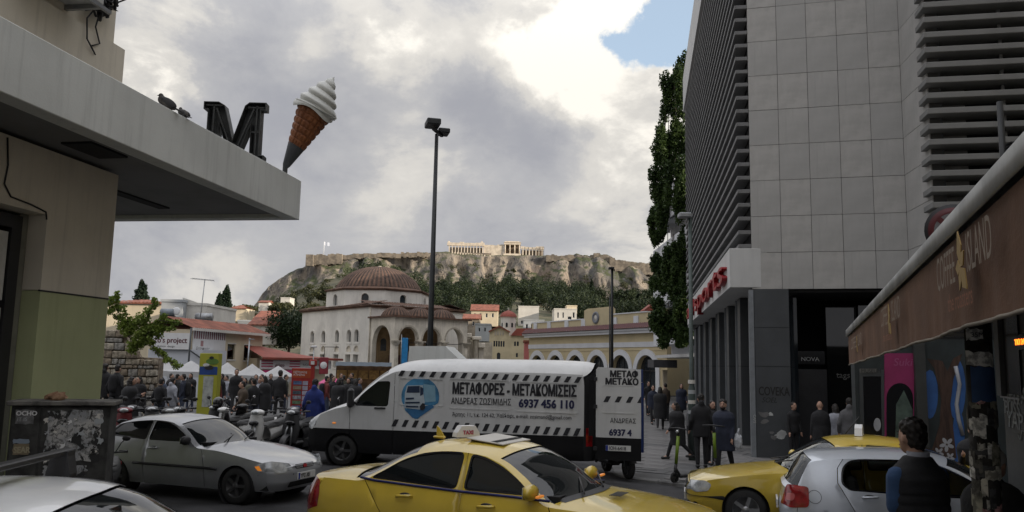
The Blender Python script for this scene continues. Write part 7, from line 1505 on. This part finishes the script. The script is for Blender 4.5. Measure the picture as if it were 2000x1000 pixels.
# ------------------------------------------------------------------ cafe, awning and wall at right
M_awn = mat('awning_brown', (.115, .056, .030), .85, var=.25, vs=1.2, bump=.2, bs=40, col2=(.175, .088, .048)); M_alu = mat('brushed_aluminium', (.36, .37, .37), .4, .5, var=.3, vs=2.2)
M_gold = mat('gold_print', (.34, .22, .06), .6, var=0); M_tan = mat('tan_print', (.25, .20, .15), .7, var=0); M_orp = mat('orange_print', (.25, .085, .035), .7, var=0)
def awning():
    A, B = Vector((4.45, 10.8, 0)), Vector((1.29, 1.8, 0)); o = frame('cafe_awning', A, B, z=0, label='long brown fabric awning with pale cafe lettering and an aluminium front bar', cat='awning'); L = (B - A).length
    zt = lambda x: 2.82 + .0138 * x; zb = lambda x: 2.365 + .0130 * x
    nx = 260; xs = np.linspace(0, L, nx); G = []
    for x in xs:
        f = .004 * math.sin(x * 9 + 2 * math.sin(x * 2.3)) + .003 * math.sin(x * 23 + 1.3 * math.sin(x * 5)); col = []
        for t in np.linspace(0, 1, 10): col.append((x, f * t ** 1.2 - .012, zt(x) - .095 + (zb(x) - zt(x) + .095 + .004 * math.sin(x * 4.1)) * t))
        G.append(col)
    b = MB(); b.grid(G); b.build('valance', M_awn, o)
    b = MB(); b.tube([(x, .004 * math.sin(x * 9 + 2 * math.sin(x * 2.3)) + .003 * math.sin(x * 23 + 1.3 * math.sin(x * 5)) - .014, zb(x) + .004 * math.sin(x * 4.1)) for x in xs], .008, 6); b.build('hem', mat('hem_pale', (.24, .21, .17), .8), o)
    b = MB(); n = 40; b.grid([[(x, y, zt(x) + z) for y, z in ((-.03, -.085), (-.04, -.08), (-.04, -.008), (-.035, .0), (.03, .0), (.04, -.06), (-.0, -.085))] for x in np.linspace(-.03, L, n)], flip=True); b.add([(-.031, y, zt(0) + z) for y, z in ((-.03, -.085), (-.04, -.08), (-.04, -.008), (-.035, .0), (.03, .0), (.04, -.06), (-.0, -.085))], [list(range(7))]); b.build('front_bar', M_alu, o)
    b = MB(); b.grid([[(x, .03 + 1.45 * t, zt(x) - .02 + .50 * t) for t in (0, .5, 1)] for x in np.linspace(0, L, 30)], flip=True); b.build('roof_fabric', M_awn, o)
    ar = MB()
    for x in (.5, 4.2, 7.8): ar.beam((x, .03, zt(x) - .06), (x + .3, 1.45, zt(x) - .1), .04)
    ar.build('folding_arm', M_alu, o)
    yp = -.055
    def txt(s, px0, py0, px1, py1, m, size, bold=.0, shear=0.0):
        x0, z0 = onplane(o, px0, py0, yp); x1, z1 = onplane(o, px1, py1, yp); t = text(s, 1, m, o, Matrix.Identity(4), bold=bold); w = max(v.co.x for v in t.data.vertices); sl = math.atan2(z1 - z0, x1 - x0)
        t.matrix_local = Matrix.Translation((x0, yp, z0)) @ Matrix.Rotation(-sl, 4, 'Y') @ STAND @ Matrix.Diagonal((math.hypot(x1 - x0, z1 - z0) / w, size, 1, 1)); return t
    txt('COFFEE', 1831, 570, 1866, 550, M_tan, .20, .0); txt('ISLAND', 1888, 532, 1938, 499, M_tan, .20, .0); txt('the roasters', 1852, 610, 1900, 592, M_orp, .10, .0)
    txt('COFFEE', 1721, 640, 1733, 633, M_tan, .19); txt('ISLAND', 1741, 628, 1758, 619, M_tan, .19); txt('the roasters', 1725, 668, 1742, 662, M_orp, .09); txt('COFFEE', 1662, 683, 1672, 678, M_tan, .17); txt('ISLAND', 1675, 676, 1683, 672, M_tan, .17)
    def flower(px, py, s):
        x, z = onplane(o, px, py, yp)
        for k in range(5):
            a = R(90 + k * 72 + 14); d = Vector((math.cos(a), math.sin(a))); n = Vector((-d.y, d.x)); l = s * (1.2, .8, .75, 1.15, .8)[k]; w = l * .3; pl = [(0, 0), d * l * .5 + n * w, d * l * .95 + n * w * .2, d * l, d * l * .5 - n * w]
            MB().prism([(x + p[0], z + p[1]) for p in pl], .004, Matrix.Translation((0, yp - .002 - k * .0006, 0))).build('flower_print', M_gold, o)
    flower(1877, 522, .12); flower(1737, 630, .11); flower(1674, 676, .09)
    return o
AWN = awning()
def cafe():
    A, B = Vector((5.45, 9.15)), Vector((2.45, 1.0)); mg = mat('graphite_paint', (.062, .068, .072), .55, var=.12, vs=.8, bump=.1, bs=40)
    o = frame('cafe_building', A, B, z=0, label='dark graphite painted cafe wall with white spray graffiti at the right edge', cat='building'); L = (B - A).length
    b = MB(); b.bb(0, L, 0, 7, -.3, 3.5); b.build('wall', mg, o); MB().bb(.0, .22, -.06, -.002, 2.05, 3.4).build('pilaster', mat('pilaster_grey', (.11, .12, .125), .6, var=.1), o); MB().bb(-.02, .9, -.03, -.002, 2.03, 2.05).build('ledge', M_steel, o)
    MB().bb(.26, .95, -.02, -.003, 2.08, 3.4).build('dark_window', M_gloss_black, o)
    x, z = onplane(o, 1984, 678, -.03); MB().bb(x - .04, x + .8, -.035, -.021, z - .03, z + .12).build('led_board', M_gloss_black, o); text('ΤΙΟ 24', .075, mat('led_orange', (1, .3, .02), .4, var=0, emit=(1, .25, .02), es=1.6), o, Matrix.Translation((x, -.038, z + .02)) @ STAND, sx=1.9, bold=.004)
    sp = mat('spray_white', (.42, .45, .46), .7, var=0)
    for s, px, py, sz in (('PIPITA', 1959, 782, .23), ('PUSS', 1962, 806, .20), ('YAP', 1967, 832, .24)):
        x, z = onplane(o, px, py, -.004); text(s, sz, sp, o, Matrix.Translation((x, -.004, z)) @ STAND, sx=1.75, bold=.004, shear=.1, name='graffiti')
    b = MB(); x, z = onplane(o, 1990, 848, -.004); b.tube([(x + .25 * t, -.004, z - .05 * math.sin(t * 6)) for t in np.linspace(0, 1, 8)], .01, 5); b.build('spray_mark', sp, o)
    b = MB(); b.bb(0, L, -.003, -.001, .96, .968); b.build('panel_joint', M_dark, o)
cafe()
def mural_wall():
    A, B = Vector((6.55, 15.7)), Vector((11.6, 14.5)); o = frame('mural_shop', A, B, z=-.2, label='shop front with a pink arch, dark door and a painted tree mural', cat='shop'); L = (B - A).length
    base = mat('mural_dark', (.022, .030, .032), .6, var=.2); MB().bb(0, L, 0, .4, -.2, 3.1).build('wall', base, o); pp = lambda px, py: onplane(o, px, py, 0)
    def flat(nm, pts, m, y=.004, par=o, d=.004): return MB().prism([pp(*p) for p in pts], d, Matrix.Translation((0, -y, 0))).build(nm, m, par)
    mb = mat('mural_blue', (.03, .10, .30), .6, var=.15, vs=3); mbr = mat('mural_brown', (.055, .030, .022), .7, var=.4, vs=5, stretch=(3, 1, .4)); mw = mat('mural_pale', (.36, .37, .40), .7, var=.1); mp = mat('pink_panel', (.27, .022, .11), .6, var=.08)
    ell = lambda cx, cy, rx, ry, n=16: [(cx + rx * math.cos(t), cy + ry * math.sin(t)) for t in np.linspace(0, 2 * math.pi, n + 1)[:-1]]
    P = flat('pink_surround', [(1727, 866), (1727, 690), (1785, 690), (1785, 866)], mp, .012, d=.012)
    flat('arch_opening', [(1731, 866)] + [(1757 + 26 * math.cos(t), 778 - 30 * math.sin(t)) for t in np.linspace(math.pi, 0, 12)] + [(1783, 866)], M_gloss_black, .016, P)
    flat('arch_reflection', [(1748, 862), (1750, 790), (1765, 762), (1782, 800), (1783, 862)], mat('reflection_teal', (.07, .10, .085), .4, var=.5, vs=3), .019, P, .003)  # reflection on the arch glass, painted as a teal patch
    text('Suki', .2, mat('pink_script', (.34, .08, .2), .6, var=0), P, Matrix.Translation((pp(1744, 714)[0], -.014, pp(1744, 714)[1])) @ STAND, shear=.2)
    c = MB(); x0, x1 = pp(1787, 780)[0], pp(1808, 780)[0]; c.bb(x0, x1, -.12, -.001, -.2, 3.1); c.build('pilaster', mat('pilaster_dark', (.04, .043, .042), .6), o)
    flat('mural_shape', ell(1816, 770, 16, 48), mb, .004); flat('mural_shape', ell(1868, 760, 18, 60), mb, .004); flat('mural_shape', ell(1872, 855, 12, 55), mb, .0045)
    T = flat('mural_tree', [(1815, 895), (1835, 830), (1838, 780), (1825, 720), (1810, 700), (1840, 705), (1850, 725), (1862, 700), (1880, 690), (1862, 740), (1856, 790), (1862, 840), (1868, 895)], mbr, .009)
    b = MB(); b.tube([(pp(px, py)[0], -.012, pp(px, py)[1]) for px, py in ((1866, 715), (1874, 750), (1868, 790), (1872, 820), (1880, 850))], .035, 6); b.build('mural_line', mw, o)
    for cx, cy, s in ((1849, 868, 15), (1833, 884, 11), (1855, 893, 10)):
        for k in range(5):
            a = k * 1.2566 + .4; flat('mural_petal', [(cx + s * .55 * math.cos(a) + s * .45 * math.cos(t) * math.cos(a) - s * .25 * math.sin(t) * math.sin(a), cy + s * .55 * math.sin(a) + s * .45 * math.cos(t) * math.sin(a) + s * .25 * math.sin(t) * math.cos(a)) for t in np.linspace(0, 2 * math.pi, 9)[:-1]], mw, .014)
    d = flat('door', [(1688, 866), (1685, 735), (1720, 735), (1722, 866)], M_gloss_black, .02, d=.03); flat('door_frame', [(1680, 866), (1678, 722), (1726, 722), (1727, 866), (1722, 866), (1720, 735), (1685, 735), (1688, 866)], M_col, .03, d, .04); flat('door_sticker', ell(1713, 829, 7, 13), mw, .024, d, .003)
    flat('sign_band', [(1678, 728), (1678, 720), (1712, 720), (1712, 728)], mat('band_grey', (.13, .13, .12), .6), .04); x, z = pp(1681, 727.5); text('MUSEUM', .10, M_print, o, Matrix.Translation((x, -.046, z)) @ STAND, sx=.9)
mural_wall()
def sticker_pole():
    p = at(1918, 800, 5.7); o = empty('sticker_pole', (p.x, p.y, -.0), 0, 'thick round pole plastered with torn stickers and flyers at right', 'pole'); r = .085; MB().tube([(0, 0, 0), (0, 0, 3.1)], r, 20).build('shaft', mat('pole_grime', (.035, .032, .028), .85, var=.5, vs=7, bump=.3), o)
    ms = [mat('flyer_%d' % k, c, .8, var=.45, vs=18, lo=.42, hi=.58) for k, c in enumerate(((.55, .54, .50), (.34, .33, .29), (.10, .095, .08), (.40, .22, .21), (.45, .43, .36), (.05, .05, .05), (.22, .21, .16)))]
    def patch(a, z, w, h, m, k):
        n = 6; e = r + .0015 + k * .00012; tl = random.uniform(-.02, .02); b = MB(); b.grid([[(math.cos(a + w * (i / n - .5) / r) * e, math.sin(a + w * (i / n - .5) / r) * e, z + (h / 2 + random.uniform(-.012, .006)) * q + tl * i / n) for q in (-1, 1)] for i in range(n + 1)], flip=True); b.build('sticker', m, o)
    for k in range(75): patch(R(random.uniform(160, 350)), random.uniform(1.0, 2.15), random.uniform(.03, .14), random.uniform(.03, .14), random.choice(ms), k)
    patch(R(255), 2.22, .15, .24, mat('flyer_blue', (.025, .07, .18), .7, var=.2), 80); patch(R(240), 2.40, .17, .10, ms[0], 81); patch(R(225), 2.56, .10, .08, ms[0], 82); b = MB(); b.ell((-.07, -.07, 2.66), (.06, .02, .03), 10, 6); b.build('tape_scrap', M_board, o); text('35M', .045, M_print, o, Matrix.Translation((-.085, -.065, 2.54)) @ Matrix.Rotation(R(-42), 4, 'Z') @ STAND)
sticker_pole()
def no_stopping():
    p = at(1860, 448, 8.6); o = empty('traffic_sign', (p.x, p.y, -.1), R(-38), 'round red and dark blue no stopping sign above the awning bar', 'traffic sign'); z = p.z + .1; r = .235; M = Matrix.Translation((0, 0, z)) @ Matrix.Rotation(R(90), 4, 'X')
    MB().lathe([(.001, -.035), (r * 1.14, -.035), (r * 1.14, .03), (.001, .03)], 36, M).build('housing', M_black, o); mr = mat('sign_ring_red', (.085, .008, .012), .5, var=.1); MB().lathe([(r * .72, .034), (r * .98, .034), (r * .98, .0305), (r * .72, .0305)], 36, M).build('ring', mr, o); MB().lathe([(.001, .033), (r * .72, .033)], 36, M).build('face', mat('sign_face', (.16, .16, .17), .5, var=.1), o)
    b = MB()
    for a in (45, -45): b.box((0, -.037, z), (r * 1.5, .004, r * .24), M=Matrix.Rotation(R(a), 4, 'Y'))
    b.v = [v for v in b.v]; b.build('cross_bars', mr, o); T2 = local(o, (5.7, 9.5, 3.45)); MB().tube([(0, .06, z), (0, .16, z), (T2.x, T2.y, z), (T2.x, T2.y, T2.z)], .025, 8).build('bracket', M_steel, o)
    q = at(1958, 290, 9.9); l = empty('street_lamp', (q.x, q.y, 3.5), 0, 'black post with a slatted lamp bracket in front of the fin wing at right', 'street lamp'); h = q.z - 3.5; MB().tube([(0, 0, 0), (0, 0, h + .6)], .038, 8).build('pole', M_lamp, l); b = MB()
    for k in range(3): b.bb(.05, .5, -.1, .1, h - .02 + k * .035, h - .005 + k * .035)
    b.build('lamp_head', M_lamp, l)
no_stopping()
# ------------------------------------------------------------------ street cabinet at left
def torn(name):
    m = bpy.data.materials.new(name); m.use_nodes = True; t = NT(m.node_tree); b = t.n['Principled BSDF']; b.inputs['Roughness'].default_value = .85; co = t.new('ShaderNodeTexCoord').outputs['Object']
    f, _ = t.noise(t.v('MULTIPLY', co, (1, 1, .8)), 5.5, 8, .68, .6); g, _ = t.noise(co, 18, 6, .7, .8); h, _ = t.noise(co, 3.2, 3, .5)
    c = t.mix(t.ss(h, .4, .6), (.44, .43, .41), (.26, .27, .28)); c = t.mix(t.ss(g, .50, .56), c, (.15, .15, .145)); c = t.mix(t.ss(f, .53, .57), c, (.022, .022, .022)); t.put(b.inputs['Base Color'], c); bp = t.new('ShaderNodeBump'); bp.inputs['Strength'].default_value = .4; bp.inputs['Distance'].default_value = .01; t.put(bp.inputs['Height'], f); t.put(b.inputs['Normal'], bp.outputs[0]); return m
def cabinet():
    A, B = at(22, 800, 10.15), at(216, 800, 10.45); o = frame('street_cabinet', A, B, label='grimy metal street cabinet covered in torn white posters below the green wall', cat='cabinet'); L = (B.xy - A.xy).length; H = onplane(o, 100, 786)[1]
    gm = mat('cabinet_grime', (.030, .030, .028), .8, var=.6, vs=4, bump=.3, bs=25); MB().bb(0, L, 0, .48, 0, H - .04, bev=.01).build('casing', gm, o); MB().bb(-.05, L + .05, -.05, .53, H - .04, H + .02, bev=.012).build('lid', mat('cabinet_lid', (.11, .105, .095), .8, var=.5, vs=5, bump=.3), o)
    xs = onplane(o, 78, 850)[0]; g = lambda px, py: onplane(o, px, py)
    for a, b_ in ((.025, xs - .012), (xs + .012, L - .025)): MB().bb(a, b_, -.016, -.001, .06, H - .07, bev=.006).build('cabinet_door', gm, o)
    def paper(nm, x0, y0, x1, y1, m, k, n=9, j=.018):
        X0, Z0 = g(x0, y1); X1, Z1 = g(x1, y0); pts = []
        for i in range(n): pts.append((X0 + (X1 - X0) * i / n, Z0 + random.uniform(-j, j)))
        for i in range(n): pts.append((X1 + random.uniform(-j, j), Z0 + (Z1 - Z0) * i / n))
        for i in range(n): pts.append((X1 - (X1 - X0) * i / n, Z1 + random.uniform(-j, j)))
        for i in range(n): pts.append((X0 + random.uniform(-j, j), Z1 - (Z1 - Z0) * i / n))
        return MB().prism(pts, .003, Matrix.Translation((0, -.0195 - k * .0006, 0))).build(nm, m, o)
    tm = torn('torn_poster_paper'); paper('torn_poster', 86, 802, 201, 902, tm, 0); paper('torn_poster', 84, 908, 170, 930, tm, 1)
    for k in range(26):
        x, y = random.uniform(82, 196), random.uniform(802, 905); s = random.uniform(3, 11); paper('paper_scrap', x, y, x + s * random.uniform(.6, 1.5), y + s, random.choice((M_offw, M_grey, M_board, gm)), 2 + k, 3, .02)
    s1 = paper('sticker', 30, 800, 68, 828, mat('sticker_dark', (.12, .12, .12), .7, var=.4, vs=14), 1, 5, .006); x, z = g(32, 811); text('OCHO', .075, M_board, s1, Matrix.Translation((x, -.0215, z)) @ STAND, bold=.003); x, z = g(34, 822); text('IT IS', .06, M_grey, s1, Matrix.Translation((x, -.0215, z)) @ STAND)
    paper('sticker', 26, 857, 58, 866, mat('sticker_sky', (.22, .27, .33), .7), 1, 5, .006); s2 = paper('sticker', 25, 866, 58, 888, mat('sticker_tan', (.20, .16, .10), .7, var=.2), 1, 5, .006); x, z = g(27, 884); text('SEAR', .10, mat('sticker_ink', (.34, .30, .2), .7, var=0), s2, Matrix.Translation((x, -.0215, z)) @ STAND, sx=.8, bold=.004)
    p = o.matrix_basis @ Vector((g(105, 780)[0], .12, H + .02)); c = empty('crumpled_bag', p, 0, 'crumpled brown paper bag lying on top of the street cabinet', 'bag'); b = MB(); b.ell((0, 0, .045), (.125, .07, .055), 22, 14); b.v = [tuple(Vector(v) + Vector((1, .7, .6)) * .045 * mnoise.noise(Vector(v) * 22)) for v in b.v]; b.sm = [False] * len(b.sm); b.build('paper', mat('brown_paper', (.19, .10, .055), .8, var=.5, vs=16, col2=(.32, .20, .12)), c)
    x = pat(214, 12.6); k = empty('parked_moped', (x, 12.75, gz(x, 12.7)), R(-75), 'dark moped wedged between the street cabinet and the silver hatchback', 'moped')
    for ch in list(SC0.children): copy_tree(ch, k)
    repaint(k, P_ws, P_bs); k.scale = (.92,) * 3
cabinet()
# ------------------------------------------------------------------ things on the canopy
def canopy_things():
    M0 = LB.matrix_basis; zt = LZS + .80; mm = mat('letter_metal', (.055, .058, .058), .55, .2, var=.3, vs=3)
    def lb(px, py, yl): x, z = onplane(LB, px, py, yl); return x
    x = lb(523, 314, LTY); o = empty('roof_letter', M0 @ Vector((x, LTY + .06, zt)), LB.rotation_euler.z + R(90), 'large dark sheet metal letter M seen from behind on the canopy', 'letter')
    Mo = [(0, 0), (.30, 0), (.30, .10), (.23, .10), (.23, .62), (.43, .04), (.55, .04), (.74, .62), (.74, .10), (.66, .10), (.66, 0), (1.0, 0), (1.0, .10), (.93, .10), (.93, .87), (1.0, .87), (1.0, 1.0), (.76, 1.0), (.66, .94), (.51, .36), (.34, .94), (.27, 1), (0, 1), (0, .87), (.08, .87), (.08, .10), (0, .10)]
    # seen from behind: the outline is mirrored along the plane so that it still reads as M
    Wm, Hm = 1.14, 1.10; pts = [(q[0] * Wm, q[1] * Hm) for q in Mo]; T = Matrix.Identity(4)
    o.rotation_euler.z = LB.rotation_euler.z - R(90) + R(180) + R(10)
    fl = Matrix.Translation((0, 0, 0))
    MB().prism(pts, .012, Matrix.Translation((0, -.10, 0))).build('face_plate', mm, o); MB().prism(pts, .2, Matrix.Translation((0, -.088, 0)), holes=[inset(pts, .014)]).build('rim', mm, o)
    b = MB()
    for p, q in (((.15, .05), (.15, .95)), ((.84, .05), (.84, .95)), ((.2, .9), (.48, .12)), ((.8, .9), (.50, .12)), ((.04, .92), (.3, .92)), ((.7, .95), (.97, .95)), ((.08, .5), (.22, .5)), ((.76, .45), (.92, .45))): b.beam((p[0] * Wm, .06, p[1] * Hm), (q[0] * Wm, .06, q[1] * Hm), .03)
    b.build('brace', mm, o)
    b = MB(); b.beam((.15, .1, .0), (.15, .5, .0), .04); b.beam((.98, .1, .0), (.98, .5, .0), .04); b.build('support', mm, o)
    # ice cream cone
    Y = 15.75; t = at(557, 327, Y); k = Y / F; ax = (Vector((84 * k, -.15, 172 * k))).normalized(); o = empty('ice_cream_cone', (t.x, t.y, t.z), 0, 'giant model ice cream cone tilted on the canopy tip', 'shop ornament'); Q = ax.to_track_quat('Z', 'Y').to_matrix().to_4x4(); Lc = 1.30; r1 = .375
    MB().lathe([(.001, 0), (.05, .0), (.075, .05), (.075 + (r1 - .075) * .33, .48), (.075 + (r1 - .075) * .31, .50), (.001, .5)], 28, Q).build('paper_sleeve', mat('cone_sleeve', (.055, .06, .065), .6, var=.1), o)
    n, m = 96, 100; G = []
    for i in range(n + 1):
        a = 2 * math.pi * i / n; row = []
        for j in range(m):
            q = .46 + (Lc - .46) * j / (m - 1); rr = .07 + (r1 - .07) * q / Lc; g1 = abs(math.sin(a * 9)) ** .35; g2 = abs(math.sin((q * 24 + a * .4))) ** .35; rr *= 1 - .16 * (1 - min(g1, g2)); row.append(Q @ Vector((rr * math.cos(a), rr * math.sin(a), q)))
        G.append(row)
    b = MB(); b.grid(G); b.build('waffle_cone', mat('waffle', (.21, .070, .024), .6, var=.25, vs=6, bump=.2, col2=(.29, .105, .036)), o)
    G = []; n, m = 72, 110
    for j in range(m + 1):
        t_ = j / m; zz = Lc - .06 + .80 * t_; base = .43 * (1 - t_) ** .72 + .012 if t_ > .12 else .40 + .03 * math.sin(t_ / .12 * math.pi / 2); row = []
        for i in range(n + 1):
            a = 2 * math.pi * i / n; ph = (t_ * 4.6 + a / (2 * math.pi)) % 1.0; ridge = .085 * (1 - abs(ph * 2 - 1) ** 1.6) * (1 - t_ * .75) - .05; w = base + ridge * (1 if t_ > .1 else .6); sag = -.09 * max(0, 1 - t_ / .22) * (.5 + .5 * math.sin(a * 3 + 1)); cx = .10 * max(0, t_ - .72) ** 1.3 * 5; row.append(Q @ Vector((max(.008, w) * math.cos(a) + cx * .6, max(.008, w) * math.sin(a), zz + sag)))
        G.append(row)
    b = MB(); b.grid(G, flip=False); b.build('soft_ice', mat('soft_ice', (.56, .57, .54), .45, var=.05, vs=3), o); bt = MB(); bt.lathe([(.001, Lc - .03), (.42, Lc - .03), (.43, Lc + .0), (.3, Lc + .05)], 40, Q); bt.build('ice_base', MATS['soft_ice'], o)
    MB().tube([(0, 0, -.12), (0, 0, .06)], .05, 8).build('foot', mm, o)
    mp = mat('pigeon_grey', (.085, .078, .072), .8, var=.3, vs=16); mh = mat('pigeon_dark', (.05, .05, .052), .7, var=.2)
    for px, s, yaw, lab in ((336, 1.2, 205, 'larger of two huddled pigeons on the canopy edge'), (369, .98, 150, 'smaller pigeon pressed against the larger one on the canopy edge')):
        p = M0 @ Vector((lb(px, 235, LTY), LTY + .1, zt)); o = empty('pigeon', p, R(yaw), lab, 'pigeon', 'pigeons on the canopy'); o.scale = (s * .76,) * 3
        b = MB(); b.ell((0, 0, .115), (.135, .078, .09), 18, 12, Matrix.Rotation(R(-28), 4, 'Y')); b.ell((.08, 0, .17), (.06, .055, .075), 14, 10); b.ell((.095, 0, .235), (.038, .032, .036), 12, 10); b.build('body', mp, o)
        for sy in (-1, 1): MB().ell((-.03, sy * .062, .12), (.13, .022, .06), 14, 8, Matrix.Rotation(R(-30), 4, 'Y')).build('wing', mh, o)
        MB().box((-.17, 0, .035), (.15, .07, .015), M=Matrix.Rotation(R(-24), 4, 'Y'), bev=.005).build('tail', mh, o); MB().lathe([(.012, 0), (.001, .03)], 8, Matrix.Translation((.128, 0, .232)) @ Matrix.Rotation(R(100), 4, 'Y')).build('beak', M_black, o)
        b = MB(); [b.tube([(.02, sy * .03, .05), (.03, sy * .03, 0)], .007, 5) for sy in (-1, 1)]; b.build('leg', mat('pigeon_leg', (.2, .06, .05), .7, var=0), o)
canopy_things()
bpy.data.scenes.remove(TMP)
